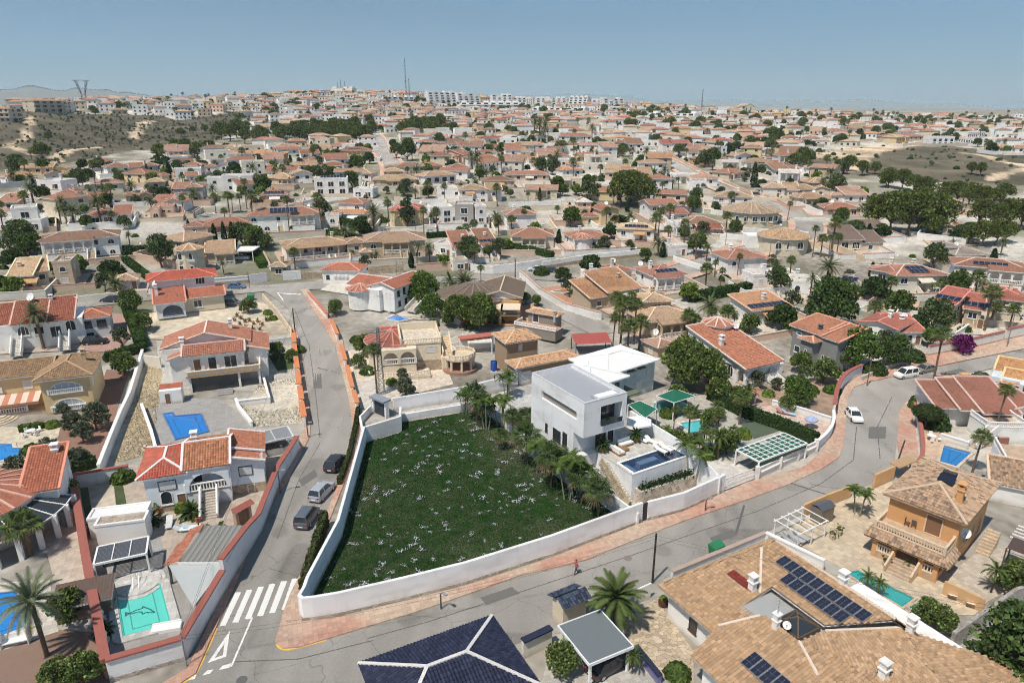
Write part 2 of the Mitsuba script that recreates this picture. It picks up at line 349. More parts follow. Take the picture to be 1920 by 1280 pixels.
def roof(T,kind,x0,y0,x1,y1,z,pitch=17,o=.5,c=TERRA,ridge=None,tiles=None,wc=WHITE,cap=True,fascia=WHITE,name='roof',th=.18):
    """kind: hip, gx / gy (gable, ridge along x / y), my+ my- mx+ mx- (one slope, high side named), flat"""
    t=math.tan(math.radians(pitch));r=T.part(name,'tile' if min(c)>.6 else 'roof')
    X0,Y0,X1,Y1=x0-o,y0-o,x1+o,y1+o;W,D=X1-X0,Y1-Y0;zl=z
    A,B,C_,D_=(X0,Y0),(X1,Y0),(X1,Y1),(X0,Y1);planes,lines=[],[]
    if kind=='hip':
        h=min(W,D)/2*t
        if W>=D:R0,R1=(X0+D/2,(Y0+Y1)/2,z+h),(X1-D/2,(Y0+Y1)/2,z+h)
        else:R0,R1=((X0+X1)/2,Y0+W/2,z+h),((X0+X1)/2,Y1-W/2,z+h)
        a,b,c_,d=[(*p,z)for p in(A,B,C_,D_)]
        if W>=D:planes=[[a,b,R1,R0],[b,c_,R1],[c_,d,R0,R1],[d,a,R0]];lines=[(a,R0),(d,R0),(b,R1),(c_,R1),(R0,R1)]
        else:planes=[[a,b,R0],[b,c_,R1,R0],[c_,d,R1],[d,a,R0,R1]];lines=[(a,R0),(b,R0),(d,R1),(c_,R1),(R0,R1)]
        corners=[a,b,c_,d]
    elif kind in('gx','gy'):
        h=(D if kind=='gx' else W)/2*t
        if kind=='gx':
            R0,R1=(X0,(Y0+Y1)/2,z+h),(X1,(Y0+Y1)/2,z+h)
            planes=[[(*A,z),(*B,z),R1,R0],[(*C_,z),(*D_,z),R0,R1]]
            wm=T.same('gable','paint');q=(D-2*o)/2*t+z-.06
            for x in(x0,x1):wm.add([[x,y0,z-.3],[x,y1,z-.3],[x,(y0+y1)/2,q],[x,y0,z-.0],[x,y1,z-.0]],[[0,1,4],[0,4,3],[3,4,2]],wc)
        else:
            R0,R1=((X0+X1)/2,Y0,z+h),((X0+X1)/2,Y1,z+h)
            planes=[[(*D_,z),(*A,z),R0,R1],[(*B,z),(*C_,z),R1,R0]]
            wm=T.same('gable','paint');q=(W-2*o)/2*t+z-.06
            for y in(y0,y1):wm.add([[x0,y,z-.3],[x1,y,z-.3],[(x0+x1)/2,y,q],[x0,y,z],[x1,y,z]],[[0,1,4],[0,4,3],[3,4,2]],wc)
        lines=[(R0,R1)];e=.0
        lines+=[(R0,(*A,z)),(R0,(*(D_ if kind=='gx' else B),z)),(R1,(*(B if kind=='gx' else D_),z)),(R1,(*C_,z))]
        corners=None
    elif kind[0]=='m':
        zz={'my+':(0,0,1,1),'my-':(1,1,0,0),'mx+':(0,1,1,0),'mx-':(1,0,0,1)}[kind];h=(D if kind[1]=='y' else W)*t
        p=[(*q,z+h*s)for q,s in zip((A,B,C_,D_),zz)]
        low={'my+':0,'my-':2,'mx+':3,'mx-':1}[kind];planes=[p[low:]+p[:low]]
        lines=[(p[i],p[(i+1)%4])for i in range(4)if i!=low]
        wm=T.same('gable','paint');k=lambda x,y:z-.05+t*{'my+':y-Y0,'my-':Y1-y,'mx+':x-X0,'mx-':X1-x}[kind]
        c4=[(x0,y0),(x1,y0),(x1,y1),(x0,y1)]
        for i in range(4):
            u,v=c4[i],c4[(i+1)%4];wm.add([[*u,z-.3],[*v,z-.3],[*v,k(*v)],[*u,k(*u)]],[[0,1,2,3]],wc)
        corners=None
    if kind=='flat':
        r.box(x0,y0,z,x1,y1,z+.06,c)
        p=T.part('parapet','paint');q=.18
        p.poly(sbox(x0-.05,y0-.05,x1+.05,y1+.05).difference(sbox(x0+q,y0+q,x1-q,y1-q)),z-.05,z+o,wc)
        return
    for p in planes:
        p=np.array(p,float);r.face(p,c)
        n=np.cross(p[1]-p[0],p[2]-p[0]);r.face((p-[0,0,th])[::-1],wc)
        a,b=p[0],p[1];r.face([a-[0,0,th],b-[0,0,th],b,a],fascia)
        if kind[0]!='h':
            for a,b in zip(p[1:],np.roll(p,-1,0)[1:]):r.face([a-[0,0,th],b-[0,0,th],b,a],fascia)
    if tiles:
        m=T.part('roof_tiles','tile',kind='stuff',label='barrel tiles laid in courses on the roof')
        for i,p in enumerate(planes):tiled(m,p,c,tiles,i+3)
    if cap:
        m=T.part('ridge_cap','tile');rc=ridge or tuple(min(.75,x*1.5+.08)for x in c)
        for a,b in lines:m.bar(np.array(a)+[0,0,.04],np.array(b)+[0,0,.04],.26,.16,rc)
def cone(T,cx,cy,R,n,z,pitch,c,a0=0,a1=360,ridge=None,wc=WHITE,name='roof'):
    """a roof of n facets over a round end"""
    r=T.part(name,'roof');m=T.part('ridge_cap','tile');rc=ridge or tuple(min(.75,x*1.5+.08)for x in c)
    A=np.radians(np.linspace(a0,a1,n+1));top=np.array([cx,cy,z+R*math.tan(math.radians(pitch))])
    p=[np.array([cx+R*math.cos(t),cy+R*math.sin(t),z])for t in A]
    for a,b in zip(p,p[1:]):
        r.face([a,b,top],c);r.face([a-[0,0,.18],b-[0,0,.18],b,a],wc);r.face([b-[0,0,.18],a-[0,0,.18],top-[0,0,.18]],wc)
    for a in p[:n+(a1-a0<360)]:m.bar(a+[0,0,.04],top+[0,0,.04],.22,.14,rc)
def chimney(T,x,y,z,h=1.4,w=.6,c=WHITE):
    m=T.part('chimney','paint');m.box(x-w/2,y-w/2,z-1,x+w/2,y+w/2,z+h,c)
    m.box(x-w*.68,y-w*.68,z+h*.72,x+w*.68,y+w*.68,z+h*.82,c)
    for a in(-1,1):m.box(x+a*w*.42-.06,y-w/2,z+h,x+a*w*.42+.06,y+w/2,z+h+.3,c)
    m.box(x-w*.7,y-w*.7,z+h+.3,x+w*.7,y+w*.7,z+h+.4,c)
def dish(T,x,y,z,r=.7,az=200,c=(0.75,0.75,0.74)):
    m=T.part('satellite_dish','smooth',smooth=True);n=14;A=np.arange(n)*2*np.pi/n;k=math.radians(az)
    ux,uy=np.array([-math.sin(k),math.cos(k),0]),np.array([-.5*math.cos(k),-.5*math.sin(k),.87]);ax=np.array([.87*math.cos(k),.87*math.sin(k),.5])
    o=np.array([x,y,z+r+.3]);rows=[[o-ax*.0*r]]
    v=[o-ax*.25*r]
    for q,d in((.5,-.19),(1,0)):v+=[o+r*q*(math.cos(t)*ux+math.sin(t)*uy)+ax*d*r for t in A]
    f=[[0,1+i,1+(i+1)%n]for i in range(n)]+[t for i in range(n)for t in([1+i,1+n+i,1+n+(i+1)%n],[1+i,1+n+(i+1)%n,1+(i+1)%n])]
    m.add(v,f,c);m.bar((x,y,z-.2),o-ax*.22*r,.09,.09,(0.4,0.4,0.4));m.bar(o-ax*.2*r-uy*r*.8,o+ax*.6*r,.04,.04,(0.4,0.4,0.4))
def panels(T,origin,ux,uy,n,m_,w=1.0,h=1.65,gap=.04,cells=True):
    """a field of n x m solar panels on a plane: origin, unit vectors along and up the slope"""
    o,ux,uy=(np.asarray(a,float)for a in(origin,ux,uy));ux,uy=ux/np.linalg.norm(ux),uy/np.linalg.norm(uy);nn=np.cross(ux,uy)
    for i in range(n):
        for j in range(m_):
            p=T.part('solar_panel','metal');q=o+ux*i*(w+gap)+uy*j*(h+gap)+nn*.1
            L=M();L.box(0,0,0,w,h,.04,(0.5,0.5,0.52));p.add(q+L.v[0][:,:1]*ux+L.v[0][:,1:2]*uy+L.v[0][:,2:]*nn,L.f[0],L.c[0])
            g=T.part('cells','solar',p);L=M();a,b=(2,3)if cells else(1,1)
            for s in range(a):
                for t in range(b):L.box(.03+(w-.06)*s/a+.008,.03+(h-.06)*t/b+.008,.03,.03+(w-.06)*(s+1)/a-.008,.03+(h-.06)*(t+1)/b-.008,.05,(0,0,0))
            v=np.vstack(L.v);g.add(q+v[:,:1]*ux+v[:,1:2]*uy+v[:,2:]*nn,np.arange(len(v)).reshape(-1,3),(0,0,0))
def porch(T,x0,y0,x1,y1,z0,h,n,wc=WHITE,rail=True,sides=True,roofc=None,floor=SAND):
    """an arcade in front of a house: arched front wall with real openings, deep shade behind"""
    L=x1-x0;m=T.part('arcade','paint');gap=L/n*.16;w=L/n-gap
    wall=sbox(0,0,L,h)
    for k in range(n):wall=wall.difference(shapely.affinity.translate(arch(w,h-.45),gap/2+k*(w+gap),0))
    m.poly(wall,-.15,.15,wc,lambda v:np.stack([x0+v[:,0],y0-v[:,2],v[:,1]+z0],1))
    if sides:
        D=y1-y0;s=sbox(0,0,D,h).difference(shapely.affinity.translate(arch(D*.7,h-.45),D*.15,0))
        for x in(x0,x1):m.poly(s,-.14,.14,wc,lambda v,x=x:np.stack([x+v[:,2],y0+v[:,0],v[:,1]+z0],1))
    m.box(x0+.02,y0+.02,z0+h-.16,x1-.02,y1,z0+h-.02,wc)
    T.part('porch_floor','slabs').box(x0,y0,z0-.25,x1,y1,z0,floor)
    if rail:balustrade(T,[(x0,y0),(x1,y0)],z0)

# ---------------------------------------------------------------- plants: one group per variant, placed as instances
GREEN,DGREEN,OLIVE,LIME=(0.092,0.138,0.038),(0.06,0.095,0.033),(0.14,0.16,0.10),(0.16,0.22,0.05)
PALMG,DATEG,PINEG,CYPR=(0.125,0.17,0.055),(0.15,0.175,0.09),(0.115,0.145,0.042),(0.06,0.09,0.042)
BARK,STRAW,MAGENTA=(0.16,0.115,0.08),(0.34,0.26,0.15),(0.17,0.03,0.14)
def cards(m,P,size,c,R,jit=.35,up=.35,dirs=None):
    """leaf clumps: a bent pair of triangles at each point, each with its own tone"""
    N=len(P);d=R.normal(size=(N,3));d[:,2]=d[:,2]*.6+up
    if dirs is not None:d=d*.5+dirs
    d/=np.linalg.norm(d,axis=1,keepdims=True)
    a=np.cross(d,R.normal(size=(N,3)));a/=np.linalg.norm(a,axis=1,keepdims=True);b=np.cross(d,a)
    s=size*R.uniform(.6,1.3,(N,1));a,b=a*s,b*s*.75
    v=np.stack([P-a,P-b+d*s*.25,P+a,P+b+d*s*.25],1)
    col=np.asarray(c)[None]*np.exp(R.normal(0,jit,(N,1)))*(1+R.normal(0,.07,(N,3)))
    m.add(v.reshape(-1,3),(np.arange(N)[:,None,None]*4+np.array([[0,1,2],[0,2,3]])[None]).reshape(-1,3),np.repeat(np.clip(col,.005,.8),4,0))
def blobs(R,lobes,n):
    """points near the surface of a set of lobes (x, y, z, rx, ry, rz)"""
    out=[];tot=sum(l[3]*l[5]for l in lobes)
    for l in lobes:
        k=max(8,int(n*l[3]*l[5]/tot));d=R.normal(size=(k,3));d/=np.linalg.norm(d,axis=1,keepdims=True)
        d*=R.uniform(.6,1.05,(k,1));d[:,2]=np.where(d[:,2]<-.7,-d[:,2]*.5,d[:,2])
        out.append(np.array(l[:3])+d*np.array(l[3:]))
    return np.vstack(out)
def group(name,**parts):
    scene[name]={'type':'shapegroup',**{k:m.ply(mat,smooth=False)for k,(m,mat)in parts.items()}}
def trunk(m,pts,r,c=BARK,n=7):m.tube(pts,r,c,n)
def make_tree(name,h,w,seed,c,n=1700,size=.31,bole=.3,lobes=9,flat=.75,jit=.38,bark=BARK):
    R=np.random.default_rng(seed);t,k=M(),M();z0=h*bole
    lean=R.normal(0,.04*h,2);fork=np.array([*lean,z0])
    trunk(t,[(0,0,-.3),(*(lean*.4),z0*.5),fork],[.045*h*.7+.08,.04*h*.6+.05,.03*h*.6+.04],bark)
    L=[]
    for i in range(lobes):
        a=i*2.4+R.uniform(-.4,.4);f=(i+.5)/lobes;q=w/2*math.sqrt(f)*.7
        up=(.86-.62*f**1.3)*R.uniform(.88,1.12)if flat<1.2 else R.uniform(.2,.85)
        r=w/2*R.uniform(.36,.52);rz=min(r*flat,(h-z0)*.46);p=np.array([q*math.cos(a),q*math.sin(a),min(z0+(h-z0)*up,h-rz*.8)])
        L.append((*p,r,r,rz));mid=fork*.5+p*.5+R.normal(0,.08*w,3)*[1,1,.3]
        trunk(t,[fork-[0,0,.1],mid,p],[.02*h*.6+.03,.014*h*.6+.02,.02],bark,5)
    cards(k,blobs(R,L,n),size,c,R,jit)
    tone=np.repeat(meshkit.fbm(k.v[0][::4]/(w*.16),2,seed),4)[:,None];k.c[0]=np.clip(k.c[0]*(.65+.75*tone),.005,.8)
    group(name,trunk=(t,'bark'),crown=(k,'leaf'))
def make_cypress(name,h,w,seed):
    R=np.random.default_rng(seed);t,k=M(),M();trunk(t,[(0,0,-.2),(0,0,h*.6)],[.16,.06])
    n=620;z=R.uniform(.04,1,n)**.9;r=w/2*np.sin(np.pi*np.clip(z,0,1)**.62)**.7*R.uniform(.7,1.06,n)+.05;a=R.uniform(0,2*np.pi,n)
    P=np.stack([r*np.cos(a),r*np.sin(a),z*h],1);cards(k,P,.3,CYPR,R,.35,up=.9);group(name,trunk=(t,'bark'),crown=(k,'leaf'))
def make_round(name,r,seed,c,n=420,size=.2,squash=.9,legs=0.0,jit=.3):
    """a clipped or natural bush: leaf clumps over a dense core"""
    R=np.random.default_rng(seed);k=M();d=R.normal(size=(n,3));d/=np.linalg.norm(d,axis=1,keepdims=True);d[:,2]=np.abs(d[:,2])if not legs else d[:,2]
    P=d*r*R.uniform(.86,1.06,(n,1))*[1,1,squash]*(1+.18*(meshkit.fbm(d*2.2,2,seed)[:,None]-.5));P[:,2]+=legs+(r*squash if legs else 0)
    s=trimesh.creation.icosphere(2,1.0);v=np.array(s.vertices)*r*.86*[1,1,squash];v[:,2]=(np.maximum(v[:,2],0)if not legs else v[:,2]+legs+r*squash)
    k.add(v,s.faces,np.array(c)*.9);cards(k,P,size,c,R,jit,dirs=d);t=M();trunk(t,[(0,0,-.2),(.03,0,legs+.4)],[.12,.09])
    group(name,trunk=(t,'bark'),crown=(k,'leaf'))
def make_fan_palm(name,h,seed,crown=1.9,nf=30,skirt=True,c=PALMG,tr=.19):
    R=np.random.default_rng(seed);t,k=M(),M();b=R.normal(0,.03*h,2)
    zz=np.linspace(0,1,9);p=np.stack([b[0]*zz**2,b[1]*zz**2,-.3+(h+.3)*zz],1)
    t.tube(p,np.interp(zz,[0,.12,.8,1],[tr*1.7,tr*1.05,tr*.85,tr*1.1]),BARK,8);top=p[-1]
    if skirt:
        s=h*.1+.25;t.tube([top-[0,0,s],top-[0,0,s*.45],top+[0,0,.1]],[tr*1.1,tr*2.4,tr*1.5],(0.22,0.16,0.09),9)
    for i in range(nf):
        az=i*2.39996+R.uniform(-.2,.2);el=math.radians(82-122*(i/nf)**.85+R.uniform(-8,8));L=crown*R.uniform(.42,.6)
        d=np.array([math.cos(az)*math.cos(el),math.sin(az)*math.cos(el),math.sin(el)]);e=top+d*L;side=np.cross(d,[0,0,1.0]);side/=np.linalg.norm(side)+1e-9;upv=np.cross(side,d)
        col=np.array(c)*math.exp(R.normal(0,.22));col=col if el>-.25 else np.array(STRAW)*R.uniform(.5,.9)
        k.bar(top,e,.05,.03,col*1.1)
        nb=13;rad=crown*R.uniform(.42,.62)
        for q in range(nb):
            f=math.radians(-112+224*q/(nb-1));dd=d*math.cos(f)+side*math.sin(f);rr=rad*(1-.18*abs(f)/2)*R.uniform(.9,1.05)
            m1=e+dd*rr*.62+upv*.04*rr;tip=e+dd*rr-np.array([0,0,.34*rr]);w=rr*.06;pr=-d*math.sin(f)+side*math.cos(f)
            k.add([e,m1-pr*w-upv*.03,m1+upv*.05,m1+pr*w-upv*.03,tip],[[0,1,2],[0,2,3],[1,4,2],[2,4,3]],col*R.uniform(.8,1.25))
    group(name,trunk=(t,'bark'),crown=(k,'leaf'))
def make_date_palm(name,h,seed,L=3.2,nf=38,c=DATEG,tr=.27,droop=1.0,nl=13,lw=.06):
    R=np.random.default_rng(seed);t,k=M(),M();zz=np.linspace(0,1,8);b=R.normal(0,.04*h,2);p=np.stack([b[0]*zz**2,b[1]*zz**2,-.3+(h+.3)*zz],1)
    t.tube(p,np.interp(zz,[0,.1,.85,1],[tr*1.25,tr,tr*.95,tr*1.45]),BARK,9);top=p[-1]
    for i in range(nf):
        az=i*2.39996+R.uniform(-.15,.15);el=math.radians(84-100*(i/nf)**.8+R.uniform(-6,6));l=L*R.uniform(.85,1.1)
        h_=np.array([math.cos(az),math.sin(az),0]);s=np.linspace(0,1,7);a=el-s*math.radians(70)*droop*(.5+.5*math.cos(el));ds=l/6
        q=top+np.vstack([[0,0,0],np.cumsum(np.stack([np.cos(a[:-1])[:,None]*h_,np.sin(a[:-1])[:,None]*[[0,0,1.0]]]).sum(0)*ds,0)])
        col=np.array(c)*math.exp(R.normal(0,.16));col=col if el>-.12 else col*.5+np.array(STRAW)*.4
        k.tube(q,np.linspace(.05,.012,7),col*1.25,3);side=np.array([-math.sin(az),math.cos(az),0])
        u=np.linspace(.14,.99,nl);Q=np.stack([np.interp(u,s,q[:,j])for j in range(3)],1);tan=np.gradient(q,axis=0);tan=np.stack([np.interp(u,s,tan[:,j])for j in range(3)],1);tan/=np.linalg.norm(tan,axis=1,keepdims=True)
        ll=l*.17*np.sin(np.pi*np.clip(u*.82+.16,0,1))**.6+.05
        for e in(-1,1):
            tip=Q+(side*e*.82+tan*.75+np.array([0,0,-.28+.25*R.random()]))*ll[:,None];w=lw+.016*l
            v=np.stack([Q-tan*w,Q+tan*w,tip],1);k.add(v.reshape(-1,3),np.arange(3*nl).reshape(-1,3),np.repeat(col[None]*R.uniform(.75,1.3,(nl,1)),3,0))
    group(name,trunk=(t,'bark'),crown=(k,'leaf'))
def make_cluster_palm(name,h,seed,stems=4,c=GREEN):
    R=np.random.default_rng(seed);t,k=M(),M()
    for s in range(stems):
        a=s*2.1+R.uniform(-.3,.3);hh=h*R.uniform(.75,1.05);o=np.array([math.cos(a),math.sin(a),0]);p0=o*.3;p1=o*(.5+.1*h);p=[p0+[0,0,-.2],p0*.5+p1*.5+[0,0,hh*.5],p1+[0,0,hh]]
        t.tube(p,[.08,.065,.06],(0.27,0.27,0.2),6)
        for i in range(9):
            az=i*2.4+R.uniform(-.3,.3);el=math.radians(R.uniform(10,70));l=R.uniform(1.1,1.7);hd=np.array([math.cos(az),math.sin(az),0]);q=[np.array(p[-1])]
            for j in range(5):q.append(q[-1]+(hd*math.cos(el-j*.33)+np.array([0,0,math.sin(el-j*.33)]))*l/5)
            q=np.array(q);col=np.array(c)*math.exp(R.normal(0,.25));side=np.array([-math.sin(az),math.cos(az),0])
            for j in range(5):
                for f in(0,.5):
                    b=q[j]*(1-f)+q[j+1]*f;tn=(q[j+1]-q[j])/(l/5)
                    for e in(-1,1):k.add([b-tn*.06,b+tn*.09,b+(side*e*.85+tn*.5-np.array([0,0,.25]))*(.5-.06*j)],[[0,1,2]],col*R.uniform(.8,1.25))
    group(name,trunk=(t,'bark'),crown=(k,'leaf'))
for i,(h,c_,sk)in enumerate([(9,1.9,1),(7,2.0,1),(12,1.9,1),(5,1.8,0),(3,1.7,0)]):make_fan_palm(f'g_fan_{i}',h,40+i,c_,skirt=sk)
for i,(h,l)in enumerate([(6.5,3.0),(4,2.8),(2.2,2.6),(9,3.0)]):make_date_palm(f'g_date_{i}',h,60+i,l)
make_date_palm('g_date_near',6.3,71,3.7,36,nl=24,lw=.022,c=(0.17,0.20,0.12))
make_date_palm('g_date_short',3.0,72,2.9,50,nl=24,lw=.03,c=(0.11,0.15,0.05))
make_date_palm('g_cycad',.35,73,1.25,34,c=(0.05,0.085,0.025),tr=.2,droop=1.1)
make_date_palm('g_queen',4.5,74,2.6,22,c=(0.085,0.125,0.035),tr=.15,droop=1.5)
make_fan_palm('g_fan_lawn',3.9,75,2.3,30,True,(0.075,0.12,0.038),.13)
make_fan_palm('g_fan_lawn_b',3.3,76,2.1,28,True,(0.09,0.135,0.045),.13)
make_cluster_palm('g_areca',3.6,77);make_cluster_palm('g_areca_b',4.2,78,3)
for i,(h,w,c_,b,fl)in enumerate([(6,6,GREEN,.16,.9),(5,5.5,DGREEN,.14,.9),(7.5,7,(0.10,0.135,0.055),.18,.95),(4.2,4.2,LIME,.15,.9)]):make_tree(f'g_tree_{i}',h,w,20+i,c_,bole=b,flat=fl)
for i,(h,w)in enumerate([(9,8.5),(8,9.5),(10,8)]):make_tree(f'g_pine_{i}',h,w,30+i,PINEG,2400,.30,.27,14,.75,.42)
for i,(h,w)in enumerate([(3.4,3.2),(2.6,2.4)]):make_tree(f'g_olive_{i}',h,w,36+i,OLIVE,800,.2,.22,9,.9,.35)
make_tree('g_near_0',6.2,7,81,(0.105,0.165,0.042),4200,.23,.16,14,.9);make_tree('g_near_1',6.6,6.4,82,(0.125,0.17,0.05),4200,.23,.22,13,.9)
make_tree('g_near_2',3.4,3.6,83,(0.13,0.175,0.055),2200,.16,.18,10,.95);make_tree('g_near_3',7.5,7.5,84,(0.085,0.13,0.042),4600,.25,.12,16,1.0)
make_tree('g_bougain',3.2,4.6,85,MAGENTA,1500,.2,.1,9,.7);make_tree('g_thin',5,4.2,86,(0.09,0.11,0.06),900,.2,.3,9,.9)
for i,(h,w)in enumerate([(6,1.5),(4.4,1.5),(7.5,1.8)]):make_cypress(f'g_cypress_{i}',h,w,50+i)
for i,(r,c_,lg)in enumerate([(1.0,GREEN,0),(.7,LIME,0),(1.5,DGREEN,0),(1.35,GREEN,1.1),(.9,(0.085,0.13,0.035),.0)]):make_round(f'g_bush_{i}',r,90+i,c_,legs=lg)
make_round('g_bush_olive',1.1,97,OLIVE,500,.2,.85,.7);make_round('g_umbrella',1.5,98,(0.055,0.08,0.03),1100,.13,.55,1.2,.25)
make_tree('g_norfolk',7,4.2,99,(0.075,0.11,0.045),900,.3,.12,16,.35)
INFO={'fan':('fan_palm','palm'),'date':('date_palm','palm'),'tree':('broadleaf_tree','tree'),'pine':('pine_tree','tree'),'olive':('olive_tree','tree'),'cypress':('cypress_tree','tree'),'bush':('shrub','shrub'),
        'near':('broadleaf_tree','tree'),'areca':('cluster_palm','palm'),'bougain':('bougainvillea','shrub'),'cycad':('cycad','plant'),'queen':('queen_palm','palm'),'umbrella':('clipped_tree','tree'),'thin':('broadleaf_tree','tree'),'norfolk':('norfolk_pine','tree')}
def plant(g,x,y,s=1.0,rz=None,label=None,group=None,z=None,sz=None):
    """one plant: an instance of a variant, scaled s (sz in height)"""
    nm,cat=INFO[g.split('_')[0]];k=numbered(nm);zz=hg(x,y)if z is None else z
    tf=T4().translate([x,y,zz]).rotate([0,0,1],rnd.uniform(0,360)if rz is None else rz).scale([s,s,sz or s])
    scene[k]={'type':'instance','to_world':tf,'g':{'type':'ref','id':'g_'+g}}
    labels[k]={'label':label or 'green plant','category':cat}
    if group:labels[k]['group']=group
    return k
def hedge(pts,h,w,label,c=(0.05,0.085,0.025),seed=5,name='hedge',size=.17,den=26,z=None):
    """a clipped hedge along a line"""
    R=np.random.default_rng(seed);k,core=M(),M();L=LineString(pts);n=max(3,int(L.length/1.2)+1)
    p=np.array([L.interpolate(t,normalized=True).coords[0]for t in np.linspace(0,1,n)]);zz=hgt(p[:,0],p[:,1])if z is None else np.full(n,z)
    t=np.gradient(p,axis=0);t/=np.linalg.norm(t,axis=1,keepdims=True);q=np.stack([-t[:,1],t[:,0]],1)*(w*.44)
    for i in range(n-1):
        a,b=p[i]-q[i],p[i]+q[i];c_,d=p[i+1]+q[i+1],p[i+1]-q[i+1];z0,z1=zz[i],zz[i+1]
        v=[[*a,z0],[*b,z0],[*c_,z1],[*d,z1],[*a,z0+h*.95],[*b,z0+h*.95],[*c_,z1+h*.95],[*d,z1+h*.95]];k.add(v,BOXF,np.array(c)*.85)
    N=int(L.length*(2*h+w)*den*min(1,.17/size)**1.2);s=R.uniform(0,n-1.001,N);i=s.astype(int);f=(s-i)[:,None]
    c0=p[i]*(1-f)+p[i+1]*f;qq=q[i]*(1-f)+q[i+1]*f;z_=zz[i]*(1-f[:,0])+zz[i+1]*f[:,0]
    u=R.uniform(-1,1,N)*(h+w*.5);topm=np.abs(u)<w*.5;lat=np.where(topm,u/(w*.5),np.sign(u))*1.05;hh=np.where(topm,h,h-(np.abs(u)-w*.5))*R.uniform(.95,1.06,N)
    P=np.column_stack([c0+qq*lat[:,None],z_+hh]);dirs=np.column_stack([np.where(topm,0,1)[:,None]*qq*np.sign(u)[:,None],topm*1.0]);cards(k,P,size,c,R,.3,dirs=dirs)
    return one(name,k,'leaf',label,'hedge')

# ---------------------------------------------------------------- the ground as one sheet
HILL=Polygon([(-344.93,445.89),(-351.09,493.34),(-364.4,547.23),(-331.69,552.51),(-312.08,576.41),(-292.23,596.98),(-269.76,575.93),(-255.14,614.31),(-247.23,649.78),(-210.45,555.87),(-189.57,450.7),(-193.45,407.62),(-210.58,393.52),(-207.67,361.66),(-204.15,332.76),(-202.27,295.56),(-220.06,277.72)])
FIELD=Polygon([(137.22,348.59),(167.21,389.03),(217.17,424.58),(261.91,441.18),(264.58,394.43),(273.57,347.82),(203.16,254.73),(181.76,266.72),(158.44,280.18),(139.78,306.07)])
PATHS=[(5,[(-327.64,491.57),(-303.88,448.07),(-278.07,409.82),(-270.76,384.94),(-268.53,374.81),(-244.59,360.06)]),(8,[(-214.44,330.76),(-232.33,359.41),(-236.65,378.31),(-233.03,394.36)]),(7,[(-245.23,460.97),(-259.77,493.8),(-278.73,540.98),(-285.03,563.79)]),(13,[(146.34,309.24),(160.62,335.23),(185.48,372.15),(214.68,413.32),(247.51,433.16)]),(6,[(245.38,382.65),(240.64,353.54),(228.59,316.91),(231.25,304.11)]),(6,[(226.18,305.07),(210.19,296.78),(194.56,282.54)]),(22,[(160.95,367.28),(187.87,389.29),(219.76,417.16)])]
PATHU=shapely.union_all([LineString(smoothline(p)).buffer(w/2)for w,p in PATHS])
def terrain():
    az=np.radians(np.concatenate([np.arange(-180,-56,6.0),np.arange(-56,56,0.3),np.arange(56,180,6.0)]))
    r=np.concatenate([np.arange(4,120,4.0),np.arange(120,420,3.5),np.arange(420,700,4.0),np.arange(700,1300,8.0),np.geomspace(1300,40000,50)])
    A,R=np.meshgrid(az,r,indexing='ij')
    x,y=R*np.sin(A),R*np.cos(A);z=hgt(x,y)
    x,y,z=x.ravel(),y.ravel(),z.ravel()
    P=np.stack([x,y,z],1)
    hill,field=shapely.contains_xy(HILL,x,y),shapely.contains_xy(FIELD,x,y)
    n1,n2=meshkit.fbm(P*[.012,.012,0],4,1),meshkit.fbm(P*[.05,.05,0],3,2)
    z=z+np.where(hill|field,(n2-.5)*2.5,0)
    c=np.array([0.50,0.475,0.43])+(n1-.5)[:,None]*[0.34,0.33,0.31]
    green=np.clip((n2-.46)*6,0,1)[:,None]*(np.hypot(x,y)>150)[:,None]
    c=c*(1-.7*green)+np.array([0.10,0.12,0.05])*.7*green
    scrub=np.array([0.070,0.067,0.046])+np.clip((n2-.58)*2.6,-.1,1)[:,None]*[0.15,0.12,0.08]
    c=np.where((hill|field)[:,None],scrub,c)
    c=np.where(shapely.contains_xy(PATHU,x,y)[:,None],np.array([0.56,0.44,0.31])*(.8+.4*n2[:,None]),c)
    far=np.clip((np.hypot(x,y)-1000)/600,0,1)[:,None]
    n3=meshkit.fbm(P*[.0012,.004,0],4,5)[:,None]
    c=c*(1-far)+far*(np.array([0.16,0.14,0.10])+np.clip((n3-.5)*3,0,1)*[0.26,0.19,0.13])
    i,j=np.meshgrid(np.arange(len(az)),np.arange(len(r)-1),indexing='ij');k=len(r);i2=(i+1)%len(az)
    q=np.stack([i*k+j,i2*k+j,i2*k+j+1,i*k+j+1],-1).reshape(-1,4)
    m=M();m.add(np.stack([x,y,z],1),q[:,::-1],[0,0,0]);m.c=[np.clip(c,.03,.8)]
    m.add([[0,0,0],[-4,-4,0],[4,-4,0],[4,4,0],[-4,4,0]],[[0,1,2],[0,2,3],[0,3,4],[0,4,1]],[0.36,0.31,0.25])
    one('ground',m,'terrain','dry sandy ground rising to the hills behind the town',None,kind='structure',smooth=True)
terrain()
def sheet(name,poly,dz,c,mat,label,size=6.0,skirt=0.0,**k):
    return one(name,drape(poly if not isinstance(poly,list)else Polygon(poly).buffer(0),dz,c,size,skirt=skirt),mat,label,None,kind='structure',**k)
